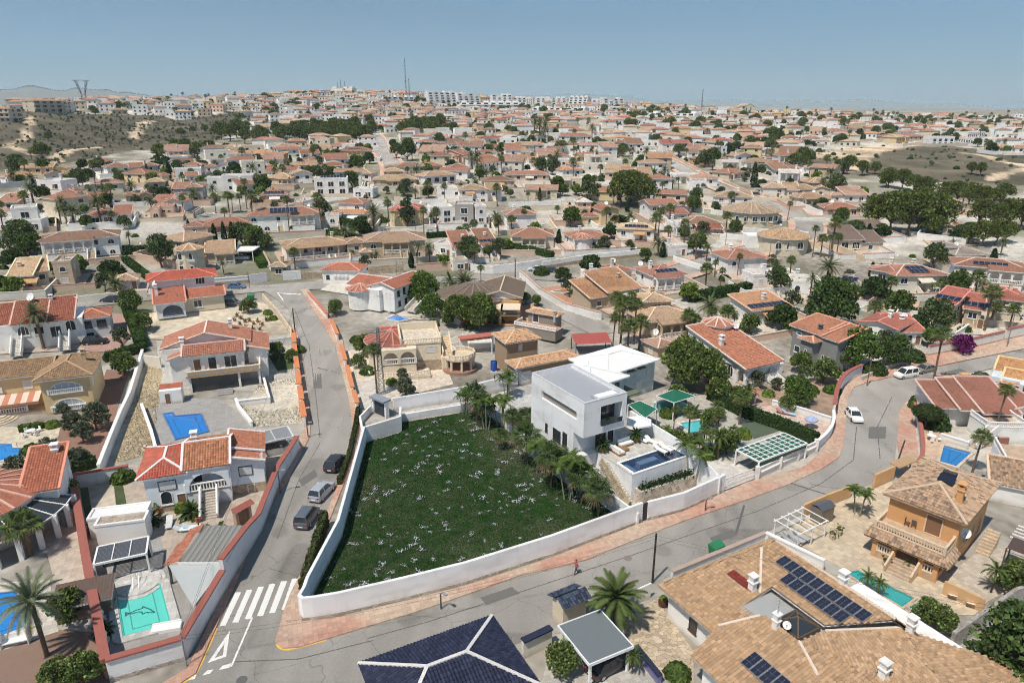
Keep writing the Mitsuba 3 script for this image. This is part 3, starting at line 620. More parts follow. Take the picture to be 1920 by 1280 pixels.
# ---------------------------------------------------------------- roads, pavements, markings
MAIN=Polygon([(-32.75,34.8),(-29.47,38.02),(-25.29,41.39),(-23.69,43.32),(-19.3,44.92),(-17.51,44.8),(-14.35,46.23),(-8.43,48.92),(-4.22,51.13),(0.66,53.81),(7.31,56.22),(11.53,58.81),(18.25,62.76),(26.99,67.27),(32.59,70.38),(37.85,73.87),(41.34,76.82),(43.6,80.43),(46.45,86.14),(51.09,95.32),(53.81,99.37),(56.98,101.22),(66.56,105.34),(77.56,108.94),(94.54,114.17),(90.69,108.81),(78.84,105.33),(70.32,101.74),(66.02,99.15),(62.89,97.16),(59.33,94.09),(56.13,90.35),(50.85,80.88),(46.66,73.87),(39.17,68.4),(32.29,64.58),(26.53,60.82),(20.5,57.23),(13.04,52.67),(3.17,46.85),(1.11,45.63),(-10.3,39.19),(-22.89,32.49)]).buffer(0)
SIDE=Polygon([(-25.42,40.17),(-25.29,41.39),(-24.76,42.07),(-25.19,46.98),(-25.7,52.82),(-26.88,62.96),(-26.82,68.63),(-26.55,70.5),(-26.89,76.55),(-27.1,81.33),(-27.36,83.52),(-30.82,95.32),(-37.1,113.42),(-41.96,126.29),(-46.13,135.07),(-49.91,140.12),(-55.67,147.1),(-55.42,149.89),(-49.99,151.84),(-46.96,146.83),(-37.48,128.19),(-32.63,118.38),(-28.93,107.95),(-24.51,94.33),(-22.11,85.64),(-20.64,76.55),(-20.36,67.83),(-20.18,62.07),(-20.2,57.49),(-20.11,53.58),(-20.1,49.26),(-19.47,45.45),(-18.94,44.34),(-19.26,42.23)]).buffer(0)
CROSS=Polygon([(-109.33,132.09),(-92.4,135.78),(-78.53,143.19),(-66.5,147.59),(-56.6,149.82),(-49.03,152.73),(-32.5,156.02),(-12.73,159.14),(1.29,161.96),(15.22,158.45),(17.33,154.23),(1.26,156.63),(-12.36,154.01),(-31.5,150.67),(-47.08,146.82),(-54.01,145.66),(-64.08,141.63),(-75.9,137.85),(-89.25,130.6),(-105.26,126.57)]).buffer(0)
BACK=Polygon([(0.26,165.27),(3.29,165.28),(8.11,143.18),(13.12,134.11),(18.97,128.59),(19.47,124.54),(15.3,123.84),(9.7,131.93),(4.59,141.55)]).buffer(0)
FARW=[[(60.46,423.23),(72.58,377.07),(76.92,338.28),(76.17,293.74),(79.13,264.58),(84.85,238.98),(89.94,227.68),(91.93,214.8),(88.33,200.86),(81.66,192.51),(70.06,185.1),(50.33,171.18),(35.53,158.54),(27.24,154.3)],[(-96.51,496.12),(-80.71,433.26),(-70.99,382.62),(-57.53,337.31),(-48.74,293.14)],[(89.4,208.36),(99.4,212.8),(115.83,219.45)]]
roads=shapely.union_all([MAIN,SIDE,CROSS,BACK])
road_key=sheet('road',roads,0.012,(0.2,0.2,0.2),'asphalt','worn pale grey asphalt street')
FARU=shapely.union_all([LineString(smoothline(p)).buffer(w/2,cap_style=2)for p,w in zip(FARW,(7.5,8,6))])
for i,(p,w)in enumerate(zip(FARW,(7.5,8,6))):
    sheet('road',LineString(smoothline(p)).buffer(w/2,cap_style=2),0.16+.03*i,(0.2,0.2,0.2),'asphalt','grey asphalt street climbing between the houses',4.0)
    L=LineString(smoothline(p))
    sheet('pavement',L.buffer(w/2+2.2,cap_style=2).difference(FARU.buffer(.05)).difference(roads.buffer(.5)),0.26+.03*i,(0.5,0.36,0.28),'pavers','pink paved footway beside the street',4.0)
WALK=[
 ('pink paved footway in front of the white lot wall',[(-18.79,44.68),(-19.57,45.33),(-19.73,46.23),(-20.1,49.26),(-20.2,51.42),(-18.75,49.46),(-18.06,47.74),(-14.84,48.33),(-9.7,50.22),(-4.3,52.37),(3.83,56.47),(13.62,62.36),(18.69,64.58),(24.18,68.4),(27.69,70.75),(35.34,74.13),(36.45,74.92),(37.85,73.87),(32.59,70.38),(26.99,67.27),(18.25,62.76),(11.53,58.81),(7.31,56.22),(0.66,53.81),(-4.22,51.13),(-8.43,48.92),(-14.35,46.23),(-17.51,44.8)]),
 ('pink paved footway beside the hedge and the white lot wall',[(-20.2,51.42),(-20.11,53.58),(-20.2,57.49),(-20.18,62.07),(-20.36,67.83),(-20.64,76.55),(-22.11,85.64),(-24.51,94.33),(-28.93,107.95),(-32.63,118.38),(-37.48,128.19),(-46.96,146.83),(-45.55,147.68),(-36.94,131.99),(-32.5,123.34),(-28.39,110.35),(-22.86,93.36),(-21.0,85.64),(-19.83,76.55),(-19.72,68.97),(-19.48,58.81),(-18.75,49.46)]),
 ('pink paved footway along the red topped garden wall',[(-28.19,39.68),(-25.61,42.55),(-26.39,52.08),(-26.68,58.81),(-27.18,66.07),(-28.15,78.95),(-28.62,85.64),(-30.57,92.21),(-36.54,110.19),(-40.44,120.35),(-43.56,128.24),(-41.96,126.29),(-37.1,113.42),(-30.82,95.32),(-27.36,83.52),(-27.1,81.33),(-26.89,76.55),(-26.55,70.5),(-26.82,68.63),(-26.88,62.96),(-25.7,52.82),(-25.19,46.98),(-24.76,42.07),(-25.29,41.39),(-26.39,39.68)]),
 ('pale concrete footway round the bend by the white lot',[(36.45,74.92),(40.43,79.1),(44.07,85.64),(48.01,92.78),(53.29,100.43),(57.01,104.32),(53.81,99.37),(51.09,95.32),(46.45,86.14),(43.6,80.43),(41.34,76.82),(37.85,73.87)]),
 ('pale footway along the garden walls of the upper street',[(57.01,104.32),(61.05,107.2),(71.27,112.47),(85.76,116.56),(100.58,122.54),(94.54,114.17),(77.56,108.94),(66.56,105.34),(56.98,101.22),(53.81,99.37)]),
 ('pink paved footway inside the bend',[(50.85,80.88),(56.13,90.35),(59.33,94.09),(62.89,97.16),(59.87,93.32),(58.09,90.53),(55.08,84.16),(51.22,76.41),(49.04,73.36),(47.29,73.23)]),
]
walks=[sheet('pavement',Polygon(p).buffer(0),0.13,(0.5,0.36,0.28),'pavers',l,skirt=0.13)for l,p in WALK]
def mark(part,poly,c,label=None):
    k=numbered(f'{road_key}__{part}');scene[k]=drape(poly,0.02,c,4.0).ply('tile');labels[k]={'label':label or f'painted {part.replace("_", " ")} on the asphalt'}
LINEW,LINEY=(0.72,0.72,0.70),(0.70,0.46,0.10)
for q in[[(-25.01,47.29),(-24.53,47.34),(-24.77,51.59),(-25.3,51.54)],[(-24.08,47.68),(-23.58,47.72),(-23.88,51.95),(-24.38,51.91)],[(-23.17,48.11),(-22.66,48.15),(-22.96,52.37),(-23.47,52.32)],[(-22.24,48.48),(-21.71,48.52),(-22.02,52.77),(-22.56,52.72)],[(-21.31,48.85),(-20.8,48.9),(-21.06,53.15),(-21.61,53.1)],[(-20.35,49.26),(-19.88,49.3),(-20.14,53.53),(-20.69,53.45)]]:
    mark('crosswalk_stripe',Polygon(q),LINEW)
tri=Polygon([(-24.3,43.19),(-23.09,43.86),(-23.91,46.77)]);mark('yield_triangle',tri.difference(tri.buffer(-0.28)),LINEW)
mark('centre_line',LineString([(-22.28,42.88),(-22.58,48.26)]).buffer(.08),LINEW)
for q in[[(-24.19,41.93),(-24.02,42.43),(-23.55,42.53),(-23.68,42.1)],[(-23.11,42.48),(-23.02,42.9),(-22.4,43.19),(-22.38,42.71)],[(-25.05,41.44),(-24.95,41.89),(-24.68,42.03),(-24.62,41.58)]]:
    mark('give_way_dash',Polygon(q),LINEW)
mark('kerb_line',LineString(smoothline([(-26.07,40.69),(-25.2,41.33),(-24.71,42.03),(-24.88,44.28),(-25.14,46.98)])).buffer(.09),LINEY)
mark('kerb_line',LineString(smoothline([(-20.01,49.03),(-19.71,46.46),(-19.53,45.25),(-18.9,44.59),(-18.04,44.62),(-15.54,45.65)])).buffer(.09),LINEY)
mark('parking_arrow',LineString([(-48.53,139.78),(-51.43,144.9),(-48.21,143.68)]).buffer(.12),LINEW)
mark('stop_line',LineString([(-49.71,144.29),(-46.07,143.79)]).buffer(.25),LINEW)
for q in[[(-2.89,50.85),(0.0,52.3),(0.73,51.42),(-2.28,49.87)],[(20.32,59.89),(23.09,61.39),(23.46,60.45),(20.57,58.81)],[(49.54,85.64),(51.91,85.64),(49.93,82.1),(47.65,82.1)],[(-33.16,105.58),(-31.75,105.61),(-29.91,99.27),(-31.25,99.27)],[(-25.36,71.35),(-24.14,73.87),(-23.34,72.34),(-24.56,69.91)],[(70.19,104.47),(74.55,105.91),(74.8,104.59),(70.36,102.98)]]:
    mark('asphalt_patch',Polygon(q),(0.15,0.145,0.135),'darker repaired patch in the asphalt')
for q,w in[([(-12.03,45.87),(-7.35,47.74),(0.98,51.71),(11.6,56.89),(26.93,64.79),(36.45,70.62),(42.9,76.27),(47.77,85.64)],.05),([(-25.76,82.41),(-30.23,96.74),(-36.97,117.42),(-44.84,135.17)],.05),([(-24.11,59.71),(-25.36,71.35),(-25.35,80.88)],.04),([(46.39,76.55),(50.65,85.64),(57.91,95.66)],.05),([(36.47,67.83),(32.73,70.75)],.12),([(23.3,60.64),(25.81,65.85)],.12),([(-32.89,107.88),(-28.39,105.63)],.12),([(-22.19,43.32),(-17.15,43.6),(-11.54,45.63)],.05)]:mark('asphalt_seam',LineString(q).buffer(w),(0.12,0.115,0.11),'dark sealed seam in the asphalt')
for x,y in[(11.4,56.53),(3.08,54.94)]:
    k=numbered(f'{road_key}__manhole_cover');m=M();m.cyl(x,y,0.012,0.03,.42,.42,(0.22,0.19,0.17),16);scene[k]=m.ply('tile');labels[k]={'label':'round iron manhole cover'}
for x,y in[(-20.93,41.47),(-43.49,47.29)]:
    k=numbered(f'{road_key}__manhole_cover');m=M();m.cyl(x,y,0.012,0.03,.42,.42,(0.12,0.12,0.12),16);scene[k]=m.ply('tile');labels[k]={'label':'round iron manhole cover'}
# far mountains, bare and blue with distance
def mountain(az0,az1,r,h,seed,label):
    n=90;a=np.radians(np.linspace(az0,az1,n));m=M()
    t=np.linspace(0,1,n)
    prof=h*np.sin(np.pi*np.clip(t,0,1))**.6*(0.45+0.9*meshkit.fbm(np.stack([t*5,t*0+seed,t*0],1),5,seed))
    rows=[]
    for k,(dr_,f)in enumerate(((-2600,0),(-1400,.35),(-600,.75),(0,1),(900,.6),(2600,0))):
        jit=meshkit.fbm(np.stack([t*26,t*0+k,t*0+seed],1),4,k+seed)
        rows.append(np.stack([(r+dr_)*np.sin(a),(r+dr_)*np.cos(a),prof*f*(.75+.5*jit)-(5 if f==0 else 0)],1))
    v=np.stack(rows);k,n=v.shape[:2]
    i,j=np.meshgrid(np.arange(k-1),np.arange(n-1),indexing='ij')
    m.add(v.reshape(-1,3),np.stack([i*n+j,i*n+j+1,(i+1)*n+j+1,(i+1)*n+j],-1).reshape(-1,4)[:,::-1],(0.16,0.14,0.10))
    one('mountain',m,'ground',label,None,kind='structure',smooth=True)
mountain(-50,-19,11000,300,4,'long blue mountain ridge far behind the left hill')
mountain(-30,-8,16000,240,9,'faint lower blue ridge beyond the hilltop houses')
mountain(-12,14,19000,340,21,'faint blue mountains behind the white apartment rows')
mountain(6,34,20500,260,33,'hardly visible blue hills over the plain at right')

# ---------------------------------------------------------------- the white lot with its lawn
def wall_line(name,pts,h,t,c,label,cap=None,base=None,closed=False,z=None,cat='wall',capw=None,group=None,mat='paint',step=6.0):
    """a garden wall along a polyline, following the ground; cap = colour of its coping, base = (height, colour) of a stone foot"""
    T=Thing(name,label,cat,(0,0),0,0,group);m=T.part('wall',mat);P=[np.array(p,float)for p in pts]
    if closed:P=P+[P[0]]
    hs=h if isinstance(h,(list,tuple))else[h]*len(P)
    Q=[]
    for i,(a,b)in enumerate(zip(P,P[1:])):
        n=max(1,int(np.linalg.norm(b-a)/step))
        for k in range(n):Q.append((a+(b-a)*k/n,hs[i]+(hs[(i+1)%len(hs)]-hs[i])*k/n))
    Q.append((P[-1],hs[-1]if not closed else hs[0]));n=len(Q)
    p=np.array([q[0]for q in Q]);hh=np.array([q[1]for q in Q]);zz=hgt(p[:,0],p[:,1])if z is None else np.full(n,float(z))
    d=np.diff(p,axis=0);d/=np.linalg.norm(d,axis=1,keepdims=True)+1e-9;nn=np.stack([-d[:,1],d[:,0]],1)
    nv=np.vstack([nn[:1],(nn[1:]+nn[:-1]),nn[-1:]]);nv/=np.linalg.norm(nv,axis=1,keepdims=True)+1e-9
    def strip(m,lo,hi,w,c):
        V=np.stack([np.column_stack([p+nv*w/2,zz+lo]),np.column_stack([p-nv*w/2,zz+lo]),np.column_stack([p-nv*w/2,zz+hi]),np.column_stack([p+nv*w/2,zz+hi])],1)
        for i in range(n-1):m.add(np.vstack([V[i],V[i+1]]),[[0,3,7,4],[1,5,6,2],[3,2,6,7]]+([[0,1,2,3]]if i==0 else[])+([[4,7,6,5]]if i==n-2 else[]),c,
                                     [[i*2,0],[i*2,0],[i*2,1],[i*2,1],[i*2+2,0],[i*2+2,0],[i*2+2,1],[i*2+2,1]])
    strip(m,-.4,hh,t,c)
    if cap is not None:strip(T.part('coping','tile'),hh-.02,hh+.14,capw or t+.14,cap)
    if base:strip(T.part('plinth','stone'),-.4,base[0],t+.08,base[1])
    return T.done()
LOT=[(-18.15,50.71),(-17.53,59.71),(-19.4,81.03),(-15.18,84.32),(-15.64,87.33),(-4.55,91.83)]
LOT_OUT=[(-18.17,48.13),(-14.94,48.72),(-9.76,50.64),(-4.32,52.82),(3.85,56.98),(13.82,62.86)]
lotw=(0.80,0.80,0.81)
wall_line('boundary_wall',[LOT[2],(LOT[1][0]-.15,LOT[1][1]),(LOT[0][0]-.12,LOT[0][1]),*[(-18.18,49.46),(-18.29,48.39),(-17.92,48.06),(-17.11,48.13)],*LOT_OUT[1:]],2.35,.3,lotw,'long smooth white wall round the front of the green lawn',base=(.35,(0.55,0.50,0.43)),step=40)
wall_line('boundary_wall',[LOT[2],LOT[3],LOT[4]],2.25,.3,lotw,'short white wall beside the dark entrance gate at the lawn corner',step=40)
wall_line('boundary_wall',[LOT[4],LOT[5],(-3.0,92.4)],1.1,.3,lotw,'low white wall at the back of the lawn striped by palm shadows',step=40)
wall_line('boundary_wall',[(-17.25,90.72),(-7.12,95.12),(-0.84,99.27),(4.33,102.82)],2.1,.3,lotw,'white wall along the far side of the villa driveway',step=40)
wall_line('boundary_wall',[(-4.06,91.27),(2.09,79.98),(6.2,73.87),(13.36,62.17)],1.45,.25,(0.74,0.75,0.78),'white wall between the lawn and the villa path',step=40)
wall_line('boundary_wall',[(14.45,63.16),(18.78,65.0),(24.31,68.86)],2.25,.3,lotw,'white street wall in front of the modern villa',base=(.35,(0.55,0.50,0.43)),step=40)
gp=[(13.82,62.86),(14.45,63.16)]
wall_line('pedestrian_gate',[gp[0],gp[1]],2.15,.1,(0.03,0.03,0.035),'narrow black gate between two white street walls',cat='gate',mat='smooth')
# entrance pillbox at the far lawn corner
T=Thing('entrance_gate','dark slatted entrance gate under a flat grey canopy','gate',(-19.0,89.3),-42)
T.part('canopy','smooth').box(-1.6,-.5,2.5,1.7,.9,2.75,(0.25,0.28,0.32))
p=T.part('pier','paint')
for x in(-1.5,1.3):p.box(x,-.1,0,x+.3,.5,2.5,lotw)
for k in range(12):T.part('slat','smooth').box(-1.18+k*.205,.1,.05,-1.0+k*.205,.16,2.35,(0.045,0.055,0.075))
T.done()
wall_line('boundary_wall',[(-19.8,82.0),(-21.2,86.5),(-20.4,90.2)],1.2,.25,lotw,'low white wall before the dark entrance gate',step=40)
# lawn: soil sheet, grass, flowers
lawn=Polygon([*[(-18.19,50.5),(-19.51,80.88),(-15.27,84.0),(-15.74,86.99),(-4.54,91.46),(2.09,79.68),(6.18,73.62),(13.25,62.17)],*LOT_OUT[::-1][:-1]]).buffer(0).buffer(-.1)
sheet('lawn',lawn,0.02,(0.016,0.042,0.01),'ground','dark green lawn of the white walled lot',3.0)
def grass(poly,n,c,h,label,seed,name='grass',w=.05,spread=.3):
    R=np.random.default_rng(seed);x0,y0,x1,y1=poly.bounds;P=np.column_stack([R.uniform(x0,x1,n),R.uniform(y0,y1,n)]);P=P[shapely.contains_xy(poly,P[:,0],P[:,1])];N=len(P)
    a=R.uniform(0,2*np.pi,N);hh=h*R.uniform(.5,1.4,N);d=np.stack([np.cos(a),np.sin(a)],1);l=R.normal(0,spread,(N,2))*hh[:,None];z=hgt(P[:,0],P[:,1])
    v=np.stack([np.column_stack([P-d*w,z]),np.column_stack([P+d*w,z]),np.column_stack([P+l,z+hh])],1).reshape(-1,3)
    t=meshkit.fbm(np.column_stack([P*.35,P[:,:1]*0]),3,seed);t2=meshkit.fbm(np.column_stack([P*1.7,P[:,:1]*0]),2,seed+1)
    col=np.asarray(c)[None]*((.55+.55*t+.45*t2)*np.exp(R.normal(0,.28,N)))[:,None];dry=(t2>.62)[:,None]*(R.random((N,1))<.15);col=np.where(dry,np.array([.05,.06,.045])*R.uniform(.6,1.3,(N,1)),col)
    m=M();m.add(v,np.arange(3*N).reshape(-1,3),np.repeat(col,3,0));k=one(name,m,'leaf',label,'grass',kind='stuff');return k
grass(lawn,190000,(0.030,0.115,0.018),.13,'dense dark green grass of the walled lawn',4)
R=np.random.default_rng(8)
for v in range(4):
    m,s=M(),M();n=26+10*v;P=np.column_stack([R.normal(0,.26,n)*(1+.25*v),R.normal(0,.2,n),R.uniform(.12,.26,n)]);cards(m,P,.085,(0.54,0.57,0.60),R,.2,up=1.2)
    Q=P.copy();Q[:,2]*=.5;cards(s,np.vstack([Q,Q*1.15]),.1,(0.08,0.10,0.07),R,.3)
    group(f'g_flower_{v}',leaves=(s,'leaf'),petals=(m,'tile'))
x0,y0,x1,y1=lawn.bounds;n=0
FS=[]
while n<240:
    x,y=R.uniform(x0,x1),R.uniform(y0,y1)
    if any(math.hypot(x-a,y-b)<.75 for a,b in FS)or not lawn.buffer(-.5).contains(Point(x,y)):continue
    FS.append((x,y))
    k=numbered('flower_clump');v=int(R.integers(0,4));s=float(R.uniform(.3,.95)**1.5)
    scene[k]={'type':'instance','to_world':T4().translate([x,y,0.02]).rotate([0,0,1],float(R.uniform(0,360))).scale(s),'g':{'type':'ref','id':f'g_flower_{v}'}}
    labels[k]={'label':'small clump of white flowers low in the dark lawn','category':'flower','group':'white flower clumps scattered over the lawn'};n+=1
# ---------------------------------------------------------------- the modern villa
VW=(0.78,0.79,0.81)
T=Thing('villa','modern white cube villa with a flat grey roof and a deep square loggia','house',(8.12,70.02),31,0)
w=T.part('wall','paint')
w.box(0,.9,0,6.2,11,3.3,VW);w.box(0,1.9,3.3,6.2,11,6.2,VW);w.box(0,.3,6.15,6.2,1.9,6.3,VW)
fr=sbox(0,0,6.2,4.3).difference(sbox(2.4,.95,5.55,3.4));w.poly(fr,-.3,0,VW,lambda v:np.stack([v[:,0],-v[:,2],v[:,1]+6.2],1))
ls=sbox(0,0,10.7,4.3).difference(sbox(2.3,1.75,9.6,2.75));w.poly(ls,-.3,0,VW,lambda v:np.stack([-v[:,2],11-v[:,0],v[:,1]+6.2],1))
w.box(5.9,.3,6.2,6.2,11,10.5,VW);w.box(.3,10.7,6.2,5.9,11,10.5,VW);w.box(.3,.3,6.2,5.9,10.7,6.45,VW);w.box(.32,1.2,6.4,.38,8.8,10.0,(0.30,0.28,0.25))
r=T.part('roof','smooth');r.box(.3,.3,9.9,5.9,10.7,10.12,(0.33,0.34,0.37));r.box(2.2,.32,9.9,5.7,1.75,10.35,(0.33,0.34,0.37))
r=T.part('skylight','smooth');r.box(2.5,.5,10.36,5.2,1.5,10.5,VW)
c=T.part('parapet_cap','smooth');c.poly(sbox(-.02,-.02,6.22,11.02).difference(sbox(.3,.3,5.9,10.7)),10.5,10.56,(0.5,0.51,0.53))
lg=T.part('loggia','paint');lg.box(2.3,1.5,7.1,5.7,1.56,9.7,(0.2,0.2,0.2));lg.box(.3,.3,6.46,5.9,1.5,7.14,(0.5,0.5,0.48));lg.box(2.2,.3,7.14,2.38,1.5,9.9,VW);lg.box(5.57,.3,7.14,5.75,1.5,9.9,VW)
f=T.part('glazing','smooth')
for x in(2.4,3.3,4.2,5.2):f.box(x,1.36,7.15,x+.06,1.46,9.6,(0.05,0.05,0.05))
T.part('pane','glass',f).box(2.4,1.4,7.15,5.6,1.44,9.6,(0,0,0))
T.part('glass_railing','glass').box(2.42,-.16,7.15,5.53,-.13,7.75,(0,0,0))
fb=(0,1.9,6.2,11)
win(T,'f',fb,3.3,3.45,1.5,2.1,'g',(0.06,0.06,0.06));win(T,'f',fb,5.2,3.45,.75,2.2,'d',BLACK)
win(T,'l',fb,5.0,3.6,1.6,1.5,'w',(0.05,0.05,0.05));win(T,'l',fb,7.0,3.6,.9,1.8,'w',(0.05,0.05,0.05));win(T,'l',fb,3.3,3.9,.5,1.1,'w',(0.05,0.05,0.05))
win(T,'l',fb,7.0,.3,1.3,2.2,'g',(0.06,0.06,0.06))
for x in(2.45,3.7):T.part('balcony_plant','leaf').face([(x,.5,7.2),(x+.8,.5,7.2),(x+.6,.9,7.5),(x+.1,.9,7.45)],(0.14,0.2,0.03))
T.part('terrace_base','paint').box(2.75,-5.55,-.2,11.2,.9,2.25,VW);T.parts[-1][1].poly(sbox(2.75,-5.55,11.2,.9).difference(sbox(3.2,-5.3,11.0,-2.7)),2.25,3.28,VW);T.parts[-1][1].box(6.2,.9,-.2,11.0,4.3,3.28,VW)
dk=sbox(2.75,-5.55,11.2,1.9).union(sbox(6.2,.89,11.0,4.3)).difference(sbox(3.2,-5.3,11.0,-2.7));T.part('deck','slabs').poly(dk,3.28,3.4,(0.62,0.61,0.56))
e=T.part('left_path','slabs');e.box(-1.3,.5,0,.0,10.8,1.0,(0.55,0.55,0.55));e.box(-.4,-7.5,0,2.7,.9,.12,(0.55,0.55,0.52))
lw_=T.part('lower_window','smooth');lw_.box(2.7,-1.8,.4,2.74,-.4,2.4,(0.06,0.06,0.06));T.part('pane','glass',lw_).box(2.68,-1.7,.5,2.73,-.5,2.3,(0,0,0))
stairs(T,2.2,-1.2,.1,3.3,.85,5.2,(0.6,0.6,0.56),None);sw=T.part('stair_wall','stone');sw.bar((1.72,-1.2,3.4),(1.72,-6.4,.5),.16,1.2,(0.62,0.52,0.38))
T.done()
T=Thing('swimming_pool','raised dark blue pool on the deck of the white villa','pool',(8.12,70.02),31,0)
b=T.part('basin','tile');b.box(3.2,-5.3,2.3,11.0,-2.7,2.35,(0.03,0.06,0.14));b.poly(sbox(3.19,-5.31,11.01,-2.69).difference(sbox(3.3,-5.2,10.9,-2.8)),2.3,3.38,(0.06,0.10,0.2));b.box(3.3,-4.6,2.3,4.3,-2.8,3.0,(0.09,0.16,0.26))
c=T.part('coping','smooth');c.poly(sbox(3.0,-5.55,11.2,-2.5).difference(sbox(3.25,-5.26,10.95,-2.75)),3.402,3.45,VW)
b.box(5.6,-3.6,2.35,8.4,-2.8,2.9,(0.1,0.17,0.27));T.part('water','water').face([(3.29,-5.21,3.3),(10.91,-5.21,3.3),(10.91,-2.79,3.3),(3.29,-2.79,3.3)],(0,0,0));T.done()
wl=lambda*q:[(8.12+x*math.cos(.541)-y*math.sin(.541),70.02+x*math.sin(.541)+y*math.cos(.541))for x,y in q]
wall_line('boundary_wall',wl((10.9,4.5),(11.35,-5.9),(12.3,-9.7)),[5.3,4.6,2.3],.25,VW,'stepped white side wall right of the villa pool',z=0,step=40)
T=Thing('planter_wall','rough pale stone planter wall below the villa pool','planter',(8.12,70.02),31,0)
s=T.part('stone_face','stone');s.poly(Polygon([(3.2,-6.6),(11.4,-7.0),(11.4,-6.7),(3.5,-6.3),(3.5,-5.56),(3.2,-5.56)]),0,1.6,(0.62,0.57,0.50));T.part('soil','ground').poly(Polygon([(3.5,-6.28),(11.3,-6.7),(11.3,-5.57),(3.5,-5.57)]),1.2,1.45,(0.2,0.15,0.1))
g_=T.part('trailing_plants','leaf',label='row of dark trailing plants along the planter',kind='stuff');RR_=np.random.default_rng(3);P=np.column_stack([RR_.uniform(3.6,11.2,700),np.zeros(700),np.zeros(700)]);P[:,1]=-6.1-.04*(P[:,0]-3.6)+RR_.normal(0,.28,700);P[:,2]=1.5+np.abs(RR_.normal(0,.35,700));cards(g_,P,.14,(0.035,0.065,0.03),RR_,.35);T.done()
sheet('paving',Polygon(wl((-.5,0),(2.7,.8),(2.7,-5.6),(11.2,-5.6),(12.2,-9.5),(1.2,-9.2))),.03,(0.5,0.42,0.32),'slabs','sandy bed and path inside the villa street wall')
sheet('paving',Polygon([(-17.13,89.98),(-7.07,94.33),(-0.83,98.41),(4.3,101.91),(3.96,92.78),(-2.31,89.98),(-4.33,92.02),(-15.69,87.68)]),.03,(0.56,0.56,0.56),'slabs','pale grey villa driveway along the back wall')
def on_deck(x,y):return wl((x,y))[0]
for i,(x,y,rz,lab)in enumerate([(4.6,-.6,31,'white cushioned outdoor sofa at the left of the wooden deck table'),(6.6,.3,31,'white cushioned outdoor sofa nearer the villa wall')]):
    T=Thing('outdoor_sofa',lab,'sofa',on_deck(x,y),rz+(90 if i==0 else 0),3.4)
    T.part('frame','smooth').box(-1.0,-.45,0,1.0,.45,.3,(0.26,0.15,0.08));c=T.part('cushion','smooth');c.box(-.95,-.42,.3,.95,.3,.48,WHITE);c.box(-.95,.28,.3,.95,.45,.85,WHITE);T.done()
T=Thing('coffee_table','low wooden slatted table between two white sofas','table',on_deck(5.6,-.5),31,3.4)
for k in range(7):T.part('slat','smooth').box(-.5,-.6+k*.17,.28,.5,-.45+k*.17,.33,vary((0.30,0.17,0.08),.15))
for x in(-.45,.4):
    for y in(-.55,.5):T.part('leg','smooth').box(x,y,0,x+.06,y+.06,.28,(0.25,0.14,0.07))
T.done()
def lounger(x,y,z,rz,lab,c=WHITE,group=None):
    T=Thing('sun_lounger',lab,'sun lounger',(x,y),rz,z,group);s=T.part('bed','smooth');s.box(-.32,-.95,.28,.32,.35,.36,c);b=T.part('backrest','smooth');b.bar((0,.35,.34),(0,.95,.72),.64,.07,c)
    for px in(-.28,.24):
        for py in(-.9,.25):T.part('leg','smooth').box(px,py,0,px+.05,py+.05,.28,c)
    T.done()
for i,(x,y,l)in enumerate([(9.0,.1,'white sun lounger left under the white parasol'),(9.7,-.9,'white sun lounger right beside the parasol pole'),(9.2,-2.95,'white pool lounger at the water edge nearer the deck'),(10.1,-2.95,'white pool lounger at the water edge nearer the side wall')]):
    X=on_deck(x,y);lounger(X[0],X[1],3.4 if i<2 else 3.31,31+10,l)
def parasol(x,y,z,r,h,c,lab,n=8,sq=False):
    T=Thing('parasol',lab,'parasol',(x,y),20,z);m=T.part('canopy','smooth');A=np.arange(n)*2*np.pi/n
    for a,b in zip(A,np.roll(A,-1)):m.face([(r*math.cos(a),r*math.sin(a),h-.55),(r*math.cos(b),r*math.sin(b),h-.55),(0,0,h)],c);m.face([(r*math.cos(a),r*math.sin(a),h-.75),(r*math.cos(b),r*math.sin(b),h-.75),(r*math.cos(b),r*math.sin(b),h-.55),(r*math.cos(a),r*math.sin(a),h-.55)],c)
    T.part('pole','smooth').cyl(0,0,0,h+.1,.035,.03,(0.5,0.5,0.5));T.part('base','smooth').cyl(0,0,0,.1,.35,.3,(0.3,0.3,0.3),12);T.done()
X=on_deck(9.4,1.2);parasol(X[0],X[1],3.4,1.7,2.7,(0.8,0.8,0.8),'large white parasol on the villa deck',6)
for(x,y,l)in[(8.3,.4,'wooden planter box with a spiky palm by the villa door'),(3.3,.45,'brown planter box with a palm at the deck corner')]:
    X=on_deck(x,y);T=Thing('planter_box',l,'planter',X,31,3.4)
    for k in range(4):T.part('plank','smooth').box(-.35,-.35,k*.15+.01,.35,.35,k*.15+.14,vary((0.25,0.14,0.09),.15))
    T.part('soil','ground').box(-.3,-.3,.5,.3,.3,.58,(0.1,0.07,0.05));T.done();plant('cycad',X[0],X[1],.8,z=4.0,label='spiky green palm growing in '+('the planter by the villa door' if x>5 else 'the planter at the deck corner'),sz=1.0)
